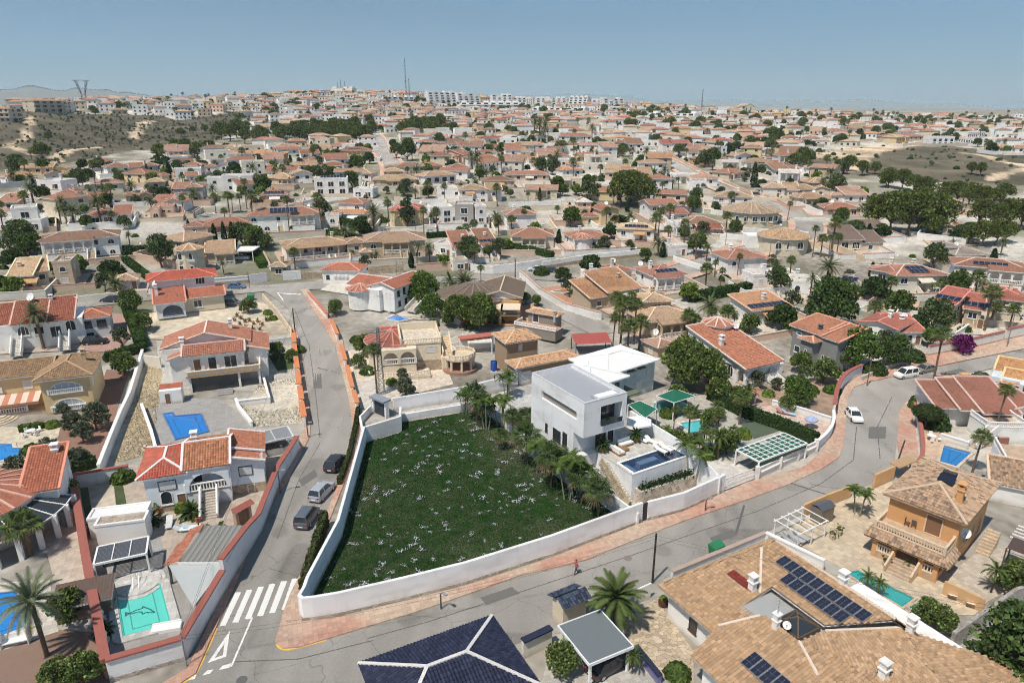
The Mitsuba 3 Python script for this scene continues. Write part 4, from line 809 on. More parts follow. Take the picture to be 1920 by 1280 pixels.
# driveway carport frame behind the villa
T=Thing('pergola','thin dark carport frame behind the white villa','pergola',(1.22,95.73),31)
for x in(-2.2,2.2):
    for y in(0,4):T.part('post','smooth').box(x-.06,y-.06,0,x+.06,y+.06,2.7,(0.06,0.06,0.07))
for k in range(10):T.part('slat','smooth').box(-2.3,-.1+k*.45,2.7,2.3,k*.45,2.8,(0.2,0.22,0.25))
T.done()
for g,x,y,s,l in[('fan_lawn',760/1.0,0,1,'')][:0]:pass
LP=[(-5.06,87.85),(1.72,82.73),(1.85,75.19),(4.54,69.79),(9.36,63.76)]
for i,((x,y),g,l)in enumerate(zip(LP,['fan_lawn','fan_lawn_b','fan_lawn','fan_lawn','fan_lawn_b'],['fan palm at the back corner of the lawn','fan palm by the lawn wall beside the villa slit window','fan palm leaning over the middle of the lawn edge','slim fan palm on the lawn below the villa terrace','fan palm on the lawn nearest the street'])):
    plant(g,x,y,(1.0,.85,1.0,1.0,.95)[i],label=l)
for i,((x,y),l)in enumerate(zip([(-3.51,84.65),(-1.63,85.64),(6.27,67.16),(7.29,67.83),(21.12,70.38),(-0.65,95.73)],['cluster of thin stemmed palms on the lawn before the driveway','thin stemmed palms against the villa driveway wall','four thin stemmed palms at the lawn wall below the pool','thin stemmed palms leaning over the villa path','thin stemmed palm in the villa corner by the street','feathery palms beside the dark carport frame'])):
    plant('areca' if i%2 else 'areca_b',x,y,(1.05,1.2,1.15,1.2,1.15,1.0)[i],label=l)
for i,((x,y),l)in enumerate(zip([(-4.07,85.64),(0.14,83.2),(3.24,73.23),(5.79,70.75),(7.74,66.17),(-6.79,89.98),(-1.38,79.1)],['fan palm rising behind the thin stemmed cluster','short fan palm beside the driveway wall','tall fan palm between two others at the lawn wall','leaning fan palm below the villa corner','slim fan palm right of the four thin palms','fan palm at the far left of the palm group','low fan palm in front of the palm group'])):plant(('fan_lawn_b','fan_lawn','areca')[i%3],x,y,(1.0,.7,1.15,.9,.9,.9,.6)[i],label=l)
for(x,y),l in zip([(15.3,68.4),(17.69,69.55),(18.61,68.97)],['low leafy plant in the bed under the stone planter','spreading shrub in the bed inside the street wall','round pale cactus like shrub in the bed']):plant('bush_1',x,y,.6,label=l)
HL=[(-18.71,50.5),(-19.06,53.81),(-19.48,58.81),(-19.67,62.07)];HL2=[(-20.25,70.15),(-20.5,76.55),(-21.59,85.64),(-22.41,90.9)]
hedge(HL,1.9,.65,'rough dark hedge between the parked cars and the white lot wall',(0.07,0.085,0.035),3);hedge(HL2,.9,.45,'low dark hedge at the upper end of the white lot wall',(0.06,0.075,0.03),4)

# ---------------------------------------------------------------- houses near the camera
def H(name_label,e,z=None):return Thing('house',name_label,'house',(e[0],e[1]),e[2],z)
def blk(T,x0,y0,x1,y1,z0,z1,c,mat='paint'):
    T.same('wall' if mat=='paint' else 'stone_wall',mat).box(x0,y0,z0,x1,y1,z1,c);return(x0,y0,x1,y1)
def wins(T,face,b,z,items,fc=WHITE):
    for u,w,h,k in items:win(T,face,b,u,z if k not in 'dgv' else z-.9,w,h,k,fc)
def steps_flat(T,x0,y0,x1,y1,z,c,name='terrace',mat='slabs'):T.part(name,mat).box(x0,y0,-.1,x1,y1,z,c)
BWHITE=(0.70,0.74,0.79)
# N1: bottom left house with red and brown roofs
e=(-39.69,64.04,18.9,8.73,4.29);W=e[3]
T=H('pale bluish house with red and brown roofs and wide steps to an arched porch',e)
bl=blk(T,.3,0,4.2,7.2,0,4.5,BWHITE);bc=blk(T,4.2,1.9,W,7.2,0,4.5,BWHITE);br=blk(T,W,1.2,W+3.6,7.4,0,4.2,BWHITE)
T.part('stone_foot','stone').box(.27,-.03,0,4.23,1,.9,STONE);T.parts[-1][1].box(W-.02,1.16,0,W+3.63,7.4,1.2,STONE)
porch(T,4.2,0,W,1.9,1.95,2.55,1,BWHITE);blk(T,4.2,.02,W,1.9,-.1,1.9,BWHITE)
roof(T,'hip',0,0,4.4,7.2,4.5,20,.35,(0.48,0.12,0.085),(0.75,0.7,0.68),tiles=[(0.40,0.15,0.09),(0.5,0.1,0.08),(0.36,0.17,0.10)])
roof(T,'gx',4.4,0,W,7.4,4.75,20,.3,(0.45,0.20,0.11),(0.75,0.7,0.68),tiles=[(0.40,0.16,0.09),(0.34,0.17,0.1),(0.5,0.24,0.14)],wc=BWHITE,name='roof')
roof(T,'mx-',W+.2,3.0,W+3.6,7.4,4.3,15,.3,(0.42,0.17,0.10),(0.75,0.7,0.68),tiles=[(0.36,0.16,0.1),(0.46,0.18,0.12)],wc=BWHITE);roof(T,'mx-',W+.2,1.2,W+3.6,3.0,4.0,15,.3,(0.42,0.17,0.10),(0.75,0.7,0.68),tiles=[(0.36,0.16,0.1),(0.46,0.18,0.12)],wc=BWHITE)
wins(T,'f',bl,2.6,[(1.3,1.8,1.2,'s')],(0.05,0.05,0.06));wins(T,'f',bl,.9,[(1.3,1.2,1.7,'a'),(2.9,.95,2.0,'d')],WHITE);wins(T,'f',bc,2.9,[(.5,1.1,1.9,'g'),(2.4,1.2,1.2,'w')]);wins(T,'f',br,2.3,[(.9,1.5,1.2,'s')],(0.05,0.05,0.06));wins(T,'f',br,.9,[(1.6,.8,1.1,'d')],WHITE)
stairs(T,6.5,-.2,0,1.95,1.5,2.9,(0.55,0.5,0.44),(0.8,0.8,0.8));chimney(T,5.2,4.6,5.8,.9,.6);T.done()
# N2: white house with stacked brown red roofs and a tan terrace
e=(-50.55,98.74,19.4,8.47,6.99);W=e[3];R1,R2=(0.42,0.19,0.125),[(0.37,0.17,0.12),(0.46,0.2,0.14)]
T=H('white two storey house with stepped brown red roofs and a tan parapet terrace above glass',e)
b0=blk(T,.3,0,W,4.4,2.8,5.6,WHITE);b1=blk(T,-3.4,3,W+.6,10,0,5.9,WHITE);b2=blk(T,-2.3,1.2,.3,4,0,4.6,WHITE);b3=blk(T,W+.6,1.5,W+3.4,9.5,0,4.8,WHITE)
T.part('glazing','glass').box(.6,-1.4,.05,W-1.2,-1.34,2.45,(0,0,0));t=T.same('wall')
for x in(.3,W-1.1,W+1.9):t.box(x,-1.6,0,x+.32,-1.2,2.5,WHITE)
t.box(.3,1.5,0,W+2,1.7,2.5,(0.5,0.5,0.5))
T.part('terrace','slabs').box(0,-1.9,2.5,W+2.4,3,2.78,(0.55,0.36,0.2));balustrade(T,[(0,-1.85),(W+2.3,-1.85),(W+2.3,2.8)],2.78,.85,WHITE,solid=True);T.parts[-1][1].box(.3,-1.96,2.95,W+2.1,-1.93,3.45,(0.42,0.30,0.18))
for x in(.35,2.3,4.4,W-.4):t.box(x,-.15,2.78,x+.35,.2,5.6,WHITE)
wins(T,'f',b0,3.7,[(.8,1.1,2.1,'d'),(2.9,1.4,2.2,'g'),(5.2,2.0,2.2,'g')],WHITE)
roof(T,'gx',0,-.3,W,4.6,5.65,19,.35,R1,(0.66,0.5,0.42),tiles=R2);roof(T,'gy',-3.4,3.6,W+.9,10,5.95,17,.35,R1,(0.72,0.6,0.52),tiles=R2);roof(T,'gy',-2.4,1.0,1.5,4.6,4.9,17,.3,R1,(0.72,0.6,0.52));roof(T,'mx-',W+.9,1.4,W+3.6,9.5,4.9,16,.35,R1,(0.72,0.6,0.52),tiles=R2)
chimney(T,-.4,3.2,6.4,.9,.55);chimney(T,6.6,8.2,7.4,.8,.5);stairs(T,5.4,-2.6,0,.6,2.2,1.5,(0.36,0.36,0.37),None);T.done()
# N3: white house behind with three red roofs and a dish
e=(-71.98,131.36,26.1,12.07,5.43);W=e[3]
T=H('tall white house with three red tile roofs, a dish and arched blue windows',e)
b0=blk(T,.2,0,W,6.5,0,6.2,WHITE);b1=blk(T,.9,-6.3,5.9,0,0,3.0,WHITE);b2=blk(T,5.9,-3.6,W+1.2,0,0,2.9,CREAM)
roof(T,'hip',0,0,W+.3,6.5,6.2,15,.45,(0.47,0.11,0.075),None);roof(T,'my+',.9,-6.3,5.9,-.1,3.05,14,.4,(0.41,0.15,0.10),None);roof(T,'my+',6.2,-3.6,W+1.2,-.1,2.95,14,.4,(0.45,0.16,0.10),None)
wins(T,'f',b1,.6,[(1.0,3.6,1.9,'a')],(0.05,0.1,0.25));wins(T,'f',b2,.8,[(1.6,1.6,1.5,'w')]);wins(T,'f',b0,4.6,[(5.3,1.2,1.1,'s'),(8.3,1.8,1.6,'w')]);wins(T,'l',b1,1.2,[(1.5,.9,1.2,'w'),(4.2,.9,1.2,'w')]);chimney(T,1.3,-3,4.9,.9,.5);dish(T,1.0,-1.0,5.1,.6);T.done()
# N4: long house at far left with dark red roof and stairs
e=(-87.97,109.42,25.4,13.38);W=e[3]
T=H('long white house with dark red roof bays and white stairs at the left edge',e)
b0=blk(T,0,0,W,8,0,4.6,WHITE);cc=(0.36,0.13,0.085)
for i,(x0,x1,y)in enumerate([(0,W*.23,.6),(W*.24,W*.63,0),(W*.64,W*.9,-.4)]):roof(T,'my+',x0,y,x1,7.2,4.6,16,.35,cc,(0.62,0.42,0.34),tiles=[(0.32,0.12,0.085),(0.4,0.15,0.1)])
b1=blk(T,W*.92,1.5,W*.92+5,7,0,4.0,(0.66,0.66,0.66));roof(T,'hip',W*.92,1.5,W*.92+5,7,4.0,17,.4,(0.40,0.16,0.1));wins(T,'f',b1,2.1,[(.6,1.6,1.3,'w'),(3.0,1.5,1.3,'w')],(0.08,0.08,0.08));wins(T,'f',b1,.5,[(1,1.3,.8,'w')])
wins(T,'f',b0,2.4,[(3.6,1.8,1.8,'a'),(W*.45,1.5,1.4,'w'),(W*.62,1.8,2.1,'g'),(W*.8,1.6,2.0,'a')],WHITE)
for x in(W*.26,W*.78):stairs(T,x,-.1,0,2.1,1.3,3.6,(0.7,0.68,0.64),WHITE)
dish(T,W*.4,6.6,6.6,.75,230);dish(T,W*.9,6.2,5.4,.65,235);chimney(T,W*.63,6.6,6.6,.7,.5);T.done()
# N5: yellow house with bay window block
e=(-67.01,89.0,21.6,6.65,10.88);W=e[3];Y,RT5=(0.66,0.50,0.28),(0.34,0.22,0.13)
T=H('yellow two storey house with tan hip roofs and white arched balcony windows',e)
b0=blk(T,.3,.2,W-.2,9.5,0,5.5,Y);b1=blk(T,-9,3.6,.3,10.5,0,5.3,Y);TI=[(0.28,0.19,0.12),(0.4,0.26,0.15),(0.31,0.2,0.12)]
roof(T,'hip',.1,0,W,9.5,5.5,20,.45,RT5,(0.45,0.32,0.2),tiles=TI);roof(T,'gx',-9,3.6,.8,10.5,5.3,18,.45,RT5,(0.45,0.32,0.2),tiles=TI)
win(T,'f',b0,.9,3.1,4.2,1.7,'k');win(T,'f',b0,.9,.5,4.2,1.7,'k');balustrade(T,[(1.1,.05),(5.3,.05)],3.05,.75,WHITE,.25);balustrade(T,[(1.1,.05),(5.3,.05)],.4,.75,WHITE,.25)
wins(T,'f',b1,3.2,[(1.6,2.0,1.9,'k'),(6.4,1.1,1.3,'s')],WHITE);balustrade(T,[(-7.5,3.5),(-5.3,3.5)],3.1,.75);wins(T,'r',b0,3.3,[(1,.8,1.2,'s'),(6,.8,1.2,'s')]);chimney(T,5.3,5,6.6,.9,.5,(0.5,0.4,0.28))
aw=T.part('awning','smooth',label='striped pink and brown awning')
for k in range(10):aw.add([[-8+k*.75,3.5,2.75],[-8+k*.75+.75,3.5,2.75],[-8+k*.75+.75,.9,2.1],[-8+k*.75,.9,2.1]],[[0,1,2,3]],[(0.5,0.22,0.14),(0.66,0.56,0.48)][k%2])
aw.box(-8.0,.85,1.7,-.5,.9,2.1,(0.4,0.2,0.13));balustrade(T,[(-6,1.4),(-2.2,1.4)],.6,.8);T.part('terrace','slabs').box(-9,1.2,0,.2,3.6,.6,(0.5,0.4,0.3))
for k in range(4):T.part('round_step','slabs').cyl(-6.3,1.2,0,.55-k*.14,1.6+k*.5,1.6+k*.5,(0.66,0.56,0.42),20)
T.done()
# N6: round white house at the left bottom with a glass veranda
x,y=(-53.15,59.71)
T=Thing('house','white house with a round red roof and glass veranda at the lower left edge','house',(x,y),20)
m=T.same('wall');m.cyl(-1.5,2,0,4.0,5.4,5.4,WHITE,24);cone(T,-1.5,2,5.9,18,4.0,17,(0.44,0.17,0.11),ridge=(0.66,0.42,0.34));b1=blk(T,2.5,1.2,6.0,7,0,4.2,WHITE);roof(T,'my+',2.9,1.2,6.0,7,4.1,20,.3,(0.42,0.15,0.09),None,tiles=[(0.37,0.14,0.09),(0.46,0.17,0.1)]);chimney(T,5.2,6.2,5.6,1.0,.6)
v=T.part('veranda_frame','smooth');g=T.part('veranda_glass','glass',v)
for k in range(9):
    a=math.radians(-105+k*13);p0=np.array([-1.5+5.6*math.cos(a),2+5.6*math.sin(a),3.4]);p1=np.array([-1.5+8.6*math.cos(a),2+8.6*math.sin(a),2.6]);v.bar(p0,p1,.1,.12,WHITE)
    if k:g.face([q1,p1,p0,q0],(0,0,0));v.bar(q1,p1,.1,.14,WHITE)
    q0,q1=p0,p1
    v.box(p1[0]-.22,p1[1]-.22,0,p1[0]+.22,p1[1]+.22,2.6,WHITE)
T.done()
# N7: dark blue glazed roof at the bottom edge
e=(-8.75,34.94,27.3,11.02,5.77);NAVY=(0.022,0.028,0.06)
T=H('low white house under a glossy dark blue tiled hip roof at the bottom edge',e,0);W,D=e[3],e[4]+2.2;s=-2.2
blk(T,.5,s+.5,W-.5,D+s-.5,0,3.0,WHITE);roof(T,'hip',0,s,W,D+s,3.0,19,0,NAVY,(0.62,0.6,0.58),tiles=[(0.018,0.022,0.05),(0.03,0.037,0.075)]);T.done()
# N8: the large tan house with the courtyard and solar panels
e=(21.68,31.97,28.9,13.68,18.96);W,D=e[3],e[4];C8=(0.46,0.31,0.19);T8=[(0.41,0.27,0.165),(0.52,0.35,0.22),(0.44,0.28,0.16),(0.37,0.245,0.15)];RI8=(0.66,0.56,0.46)
T=H('large low house with tan tiled roofs, two fields of solar panels and a glazed courtyard',e,0)
t=.194
blk(T,.7,8,W-.7,D-.7,0,3.12,WHITE);blk(T,-2.3,-12,15.8,11,0,3.0,WHITE)
r=T.part('roof','roof');cap=T.part('ridge_cap','tile');til=T.part('roof_tiles','tile',kind='stuff',label='tan barrel tiles laid in courses on the roof')
A=lambda*q:[(x,y,3.2+t*x)for x,y in q];zr=3.2+t*11.2;L=lambda*q:[(x,y,3.1+(x+3)*.24)for x,y in q]
planes=[A((0,D),(0,12.4),(3.5,10.8),(3.5,13)),A((0,D),(3.5,13),(11.2,13),(11.2,16.5)),A((6.9,13),(6.9,8),(11.2,5.2),(11.2,13)),[(W,D,3.2),(0,D,3.2),(11.2,16.5,zr)],[(W,2,3.2),(W,D,3.2),(11.2,16.5,zr),(11.2,5.2,zr)],
          L((-3,11.7),(-3,-12),(4,-12),(3.6,7.6)),L((-3,11.7),(3.6,7.6),(3.5,10.9),(.2,12.2)),[(16.5,-12,3.2),(16.5,0,3.2),(7,-2,5.3),(7,-12,5.3)],[(16.5,0,3.2),(11.8,4.9,4.5),(7,-2,5.3)],[(11.8,4.9,4.5),(6.4,7.5,4.5),(7,-2,5.3)],[(6.4,7.5,4.5),(3.6,7.6,4.68),(7,-2,5.3)],[(3.6,7.6,4.68),(4,-12,4.78),(7,-12,5.3),(7,-2,5.3)]]
for i,q in enumerate(planes):
    q=np.array(q,float);n=np.cross(q[1]-q[0],q[2]-q[0]);q=q if n[2]>0 else q[::-1]
    r.face(q,C8);r.face((q-[0,0,.2])[::-1],WHITE)
    for k in range(len(q)):
        if q[k][2]<3.25 and q[(k+1)%len(q)][2]<3.25:r.face([q[k]-[0,0,.2],q[(k+1)%len(q)]-[0,0,.2],q[(k+1)%len(q)],q[k]],(0.6,0.5,0.4))
    tiled(til,q,C8,T8,20+i)
for a,b in[((5.66,13.1,4.35),(9.6,16.6,5.15)),((6.4,7.5,4.58),(11.8,4.9,4.6)),((3.6,7.6,4.76),(2.4,5.0,4.46)),((11.2,16.5,zr+.04),(11.2,5.2,zr+.04)),((.3,12.3,3.95),(3.3,11.0,4.65))]:cap.bar(a,b,.2,.14,RI8)
cy=T.part('courtyard_roof','smooth');cy.box(3.3,7.6,3.0,7.0,13.05,3.95,(0.36,0.37,0.37))
sk=T.part('skylight','smooth');sg=T.part('glass','glass',sk);q=[(4.15,8.1,4.35),(6.6,8.1,4.35),(6.6,10.3,4.35),(4.15,10.3,4.35)];top=(5.37,9.2,5.0);sk.box(4.1,8.05,3.95,6.65,10.35,4.34,(0.10,0.06,0.04))
for i in range(4):sg.face([q[i],q[(i+1)%4],top],(0,0,0));sk.bar(np.array(q[i])+[0,0,.03],np.array(top)+[0,0,.03],.08,.08,(0.16,0.10,0.06));sk.bar(q[i],q[(i+1)%4],.1,.1,(0.12,0.08,0.05))
pl=T.part('red_tile_strip','tile',label='strip of dark red replacement tiles');tiled(pl,[(5.1,16.2,3.33+5.1*t),(5.1,13.6,3.33+5.1*t),(5.9,13.6,3.33+5.9*t),(5.9,16.2,3.33+5.9*t)],(0.24,0.04,0.035),[(0.2,0.035,0.03)])
sl=np.array([1,0,t]);ux=np.array([0,-1.0,0])
panels(T,(7.7,13.0,3.32+7.7*t),ux,sl,7,1,.79,1.22);panels(T,(9.0,14.6,3.32+9.0*t),ux,sl,10,1,.79,1.22);panels(T,(-.9,8.9,3.22+2.1*.24),ux,np.array([1,0,.24]),6,1,.79,1.5)
for x,y,z,h in[(5.4,13.7,4.3,1.1),(11.3,9.8,5.3,.9),(12.0,4.4,4.6,.9),(5.6,2.4,5.0,1.0)]:chimney(T,x,y,z,h,.5)
chimney(T,3.3,9.5,4.6,1.0,.42);dish(T,3.9,9.0,4.4,.32);an=T.part('antenna','smooth');an.cyl(3.3,9.5,5,8.0,.03,.02,GREY,5)
for k in range(5):an.bar((2.9,9.5,6.6+k*.3),(3.7,9.5,6.6+k*.3),.02,.02,GREY)
b1=(.7,8,W-.7,D-.7);win(T,'l',b1,2.6,.9,.9,1.2,'w',(0.1,0.05,0.03));win(T,'l',b1,4.9,.05,1.0,2.1,'d',(0.1,0.05,0.03));b2=(-2.3,-12,15.8,11);win(T,'l',b2,2.5,.9,1.2,1.3,'w',(0.1,0.05,0.03));win(T,'l',b2,6.5,.9,1.2,1.3,'w',(0.1,0.05,0.03));T.done()
# N9: the orange house
e=(37.05,59.15,-48.0,6.99,10.61);W,D=e[3],e[4];OR=(0.62,0.34,0.15);OT=[(0.30,0.21,0.15),(0.5,0.34,0.22),(0.22,0.16,0.12),(0.44,0.27,0.17)]
T=H('orange two storey house with mottled tan roof, balustraded balcony and porch steps',e)
b=blk(T,.4,.4,W-.4,D-.4,0,5.6,OR);roof(T,'hip',.4,.4,W-.4,D-.4,5.7,19,.55,(0.42,0.30,0.21),(0.55,0.42,0.3),tiles=OT,wc=OR,fascia=(0.5,0.38,0.26))
blk(T,.5,-1.9,W-.9,.4,0,.75,OR);fl=T.part('balcony','slabs');fl.box(.3,-2.2,2.72,W-.5,.4,2.95,(0.58,0.42,0.28));balustrade(T,[(.35,.3),(.35,-2.15),(W-.6,-2.15),(W-.6,.3)],2.95,.85,(0.66,0.52,0.38),.24)
rr=T.part('porch_roof','roof');pt=T.part('porch_roof_tiles','tile',kind='stuff',label='mottled tiles of the porch roof')
for q in([(-.3,-3.0,2.25),(W+.1,-3.0,2.25),(W-.5,-2.2,2.8),(.3,-2.2,2.8)],[(-.3,.5,2.25),(-.3,-3.0,2.25),(.3,-2.2,2.8),(.3,.5,2.8)],[(W+.1,-3.0,2.25),(W+.1,.5,2.25),(W-.5,.5,2.8),(W-.5,-2.2,2.8)]):rr.face(q,(0.42,0.30,0.21));rr.face((np.array(q)-[0,0,.12])[::-1],OR);tiled(pt,q,(0.42,0.30,0.21),OT,5)
pw=T.same('wall')
for x in(.5,2.2,W-2.4,W-1.1):pw.box(x,-2.6,0,x+.4,-2.2,2.5,OR)
pw.box(.5,-2.55,0,2.4,.4,.75,OR);pw.box(W-2.2,-2.55,0,W-.75,.4,.75,OR);T.part('porch_floor','slabs').box(.5,-2.55,0,W-.8,.4,.78,(0.52,0.4,0.28));balustrade(T,[(.9,-2.45),(2.3,-2.45)],.78,.8,(0.7,0.6,0.48),.22);balustrade(T,[(W-2.1,-2.45),(W-1.0,-2.45)],.78,.8,(0.7,0.6,0.48),.22)
stairs(T,(2.5+W-2.3)/2,-2.55,0,.78,W-4.9,1.7,(0.55,0.42,0.3),(0.62,0.48,0.34));wins(T,'f',(.4,.4,W-.4,D-.4),3.9,[(W*.48,1.5,2.1,'d')],(0.66,0.52,0.36));wins(T,'f',(.4,.4,W-.4,D-.4),1.7,[(.7,1.3,1.7,'g'),(2.4,1.9,1.9,'g'),(W-2.4,1.1,1.2,'w')],(0.3,0.2,0.12))
rb=(.4,.4,W-.4,D-.4);wins(T,'r',rb,3.9,[(5.2,.7,.9,'w'),(8.2,.7,.9,'w')],(0.66,0.5,0.34));wins(T,'r',rb,1.6,[(3.4,.8,1.0,'w'),(5.4,.8,1.0,'w'),(7.4,.9,1.9,'d')],(0.7,0.56,0.4));chimney(T,W-1.4,2.6,6.6,1.3,.55,OR);dish(T,W-.1,1.6,3.1,.5,300)
hh=T.part('water_heater','smooth');hh.tube([(3.2,5.3,7.55),(4.4,5.3,7.55)],.25,(0.03,0.03,0.035),10);hh=T.part('solar_collector','solar');hh.add([[3.1,4.0,7.1],[4.5,4.0,7.1],[4.5,5.0,7.5],[3.1,5.0,7.5]],[[0,1,2,3]],(0.02,0.02,0.025))
stairs(T,W+.9,8.8,0,1.6,1.2,3.2,(0.62,0.48,0.34),None,0,'side_stairs');T.done()
# N12: curved cream house with red umbrella roof and roof terrace
x,y=(-18.81,105.63);CR,CS=(0.70,0.61,0.47),(0.62,0.5,0.36)
T=Thing('house','cream house with a rounded red roof, roof terrace and curving balustraded stairs','house',(x,y),12)
m=T.same('wall');m.cyl(-.6,4.6,0,4.7,4.2,4.2,CR,22);b=blk(T,-.6,.6,7.2,8.6,0,4.7,CR);cone(T,-.6,4.6,4.9,9,4.75,17,(0.34,0.115,0.085),90,292,ridge=(0.46,0.24,0.19));roof(T,'mx-',-.8,.2,.9,9,4.8,3,.0,(0.38,0.10,0.075));roof(T,'hip',-2,8.7,7.5,12.5,4.2,16,.4,(0.38,0.10,0.075));blk(T,-1.6,8.6,7.2,12.2,0,4.2,CR)
T.part('stone_base','stone').box(-2.4,.3,0,7.25,.62,1.9,STONE);T.part('roof_terrace','slabs').box(.6,.5,4.72,7.3,8.6,4.84,(0.7,0.6,0.48));pw=T.part('terrace_parapet','paint');pw.box(.6,8.3,4.84,7.3,8.6,6.1,CR);pw.box(.5,.4,4.84,.75,8.5,5.9,CR);balustrade(T,[(.7,.6),(7.2,.6),(7.2,8.4)],4.84,.8,CR,.26)
porch(T,-2.6,-.9,2.9,.6,2.0,2.55,2,CR,True);blk(T,-2.6,-.88,2.9,.6,-.1,1.9,CR);wins(T,'f',(-.6,.6,7.2,8.6),3.1,[(5.2,1.9,1.1,'s')],CR);win(T,'f',(-.6,.6,7.2,8.6),3.4,.3,1.2,1.7,'d')
tb=T.part('round_terrace','paint');tb.cyl(10.2,-.4,2.3,2.6,2.6,2.6,CS,24)
for a in range(0,360,45):tb.cyl(10.2+2.3*math.cos(math.radians(a)),-.4+2.3*math.sin(math.radians(a)),0,2.3,.2,.2,CR,8)
tb.cyl(10.2,-.4,0,.5,2.9,2.9,(0.30,0.15,0.11),24);balustrade(T,[(10.2+2.5*math.cos(math.radians(a)),-.4+2.5*math.sin(math.radians(a)))for a in range(-140,120,26)],2.6,.75,CR,.24);m.box(7.2,-.5,0,8.2,3.4,2.5,CR);stairs(T,8.2,4.2,2.6,4.8,1.3,4.4,(0.74,0.6,0.42),CR);balustrade(T,[(-2.5,-2.6),(1.5,-3.2),(4.8,-2.6)],.5,.8,CR,.25);T.part('terrace','slabs').box(-2.6,-3.2,0,5,.4,.5,(0.7,0.6,0.5));T.done()
# N13: brown walled houses with mottled tan roofs
e=(-3.33,110.44,-66.1,5.71,6.25);W,D=e[3],e[4];BW=(0.34,0.245,0.16);MT=[(0.60,0.40,0.25),(0.42,0.22,0.13),(0.54,0.33,0.2)]
T=H('brown walled house with pale mottled tan hip roofs and a small roof terrace',e)
b=blk(T,.3,.3,W-.3,D-.3,0,5.3,BW);roof(T,'hip',.3,.3,W-.3,D-.3,5.4,20,.45,(0.55,0.34,0.2),(0.66,0.46,0.3),tiles=MT,wc=BW);e2=(-1.01,103.53,-62.8,3.74,11.69)
T.done();wins(T,'r',b,3.6,[(2,.9,1.3,'s')],BW);T.done()
T=H('low brown wing with a long mottled tan roof beside the brown house',e2);b=blk(T,.3,.3,e2[3]-.3,e2[4]-.3,0,2.9,BW);roof(T,'hip',.3,.3,e2[3]-.3,e2[4]-.3,3.0,19,.45,(0.55,0.34,0.2),(0.66,0.46,0.3),tiles=MT,wc=BW);T.done()
# N14: pale blue house with a white tiled roof
e=(13.7,89.0,35.6,3.64,0.34);W=e[3];LB=(0.52,0.60,0.62)
T=H('pale blue house with white tiled roofs beside the modern villa',(13.56,89.29,36.8,4.06));WR=(0.74,0.74,0.73)
b=blk(T,-3.5,.3,3.6,8,0,5.2,LB);b2=blk(T,3.6,2.2,12.2,9.5,0,5.3,LB);roof(T,'hip',-3.5,.3,3.6,8,5.2,14,.55,WR,(0.7,0.7,0.69));roof(T,'hip',2,2.2,12.2,9.6,5.3,14,.55,WR,(0.7,0.7,0.69))
wins(T,'f',b,3.2,[(1.2,1.6,1.4,'w'),(5.2,.9,1.3,'w')],(0.06,0.06,0.06));wins(T,'f',b2,3.1,[(.3,.9,1.3,'w'),(2.4,1.5,1.7,'s'),(4.6,1.3,1.7,'s'),(6.8,1.2,1.7,'s')],LB);wins(T,'f',b2,.9,[(2.4,1.5,1.4,'s'),(4.6,1.3,1.6,'s')],LB);T.part('green_roof','smooth').box(1.4,-1.2,2.5,5.6,2.2,2.7,(0.14,0.16,0.11))
dn=T.part('awning','smooth')
for x in(2.4+3.6,4.6+3.6):dn.box(x,1.6,4.6,x+1.5,2.19,4.75,(0.05,0.06,0.06))
T.done()
# N15: white house with red roofs beside the side street
e=(-33.54,138.17,-39.3,9.21,5.11)
T=H('white house with three red brown roofs and black framed windows by the side street',(-33.68,137.4,-27.1,6.17));R15=(0.42,0.15,0.1)
b=blk(T,-.5,0,7.6,4.5,0,4.4,WHITE);m=T.same('wall');m.cyl(2.2,.8,0,3.9,2.5,2.5,WHITE,20);cone(T,2.2,.8,3.1,9,4.1,20,(0.46,0.19,0.14),150,400,ridge=(0.6,0.36,0.28));b2=blk(T,5.0,1.0,10.6,12,0,4.9,WHITE)
roof(T,'gx',-1.6,1.6,6.4,9.5,4.5,16,.3,R15,(0.72,0.6,0.55));roof(T,'gy',4.6,1.0,10.7,12,4.9,17,.3,R15,(0.72,0.6,0.55));win(T,'f',b,.8,2.5,1.5,.9,'w',BLACK);win(T,'f',b2,.4,2.4,1.9,1.9,'g',BLACK);win(T,'f',b2,.5,.1,.9,2.0,'d',BLACK);wins(T,'r',b2,3.0,[(1,.8,1.2,'w'),(3,.8,1.4,'w'),(6,.8,1.2,'w')],BLACK);wins(T,'r',b2,.9,[(1.2,.8,1.1,'w'),(3.4,.8,1.1,'w')],BLACK)
stairs(T,13.2,9.5,0,2.8,2.0,7.0,(0.66,0.6,0.52),WHITE);T.done()
T=H('low white house with a red hip roof and air conditioners behind the side street',(-43.16,152.01,-4.4,10.61));b=blk(T,0,0,8.5,6,0,3.2,WHITE);roof(T,'hip',0,0,8.5,6,3.3,17,.4,(0.45,0.17,0.11));win(T,'f',b,.8,1.2,.8,.9,'w',BLACK)
for k in range(4):T.part('air_conditioner','smooth').box(2.6+k*.9,-.35,1.7,3.2+k*.9,-.02,2.2,(0.72,0.72,0.7))
T.done()
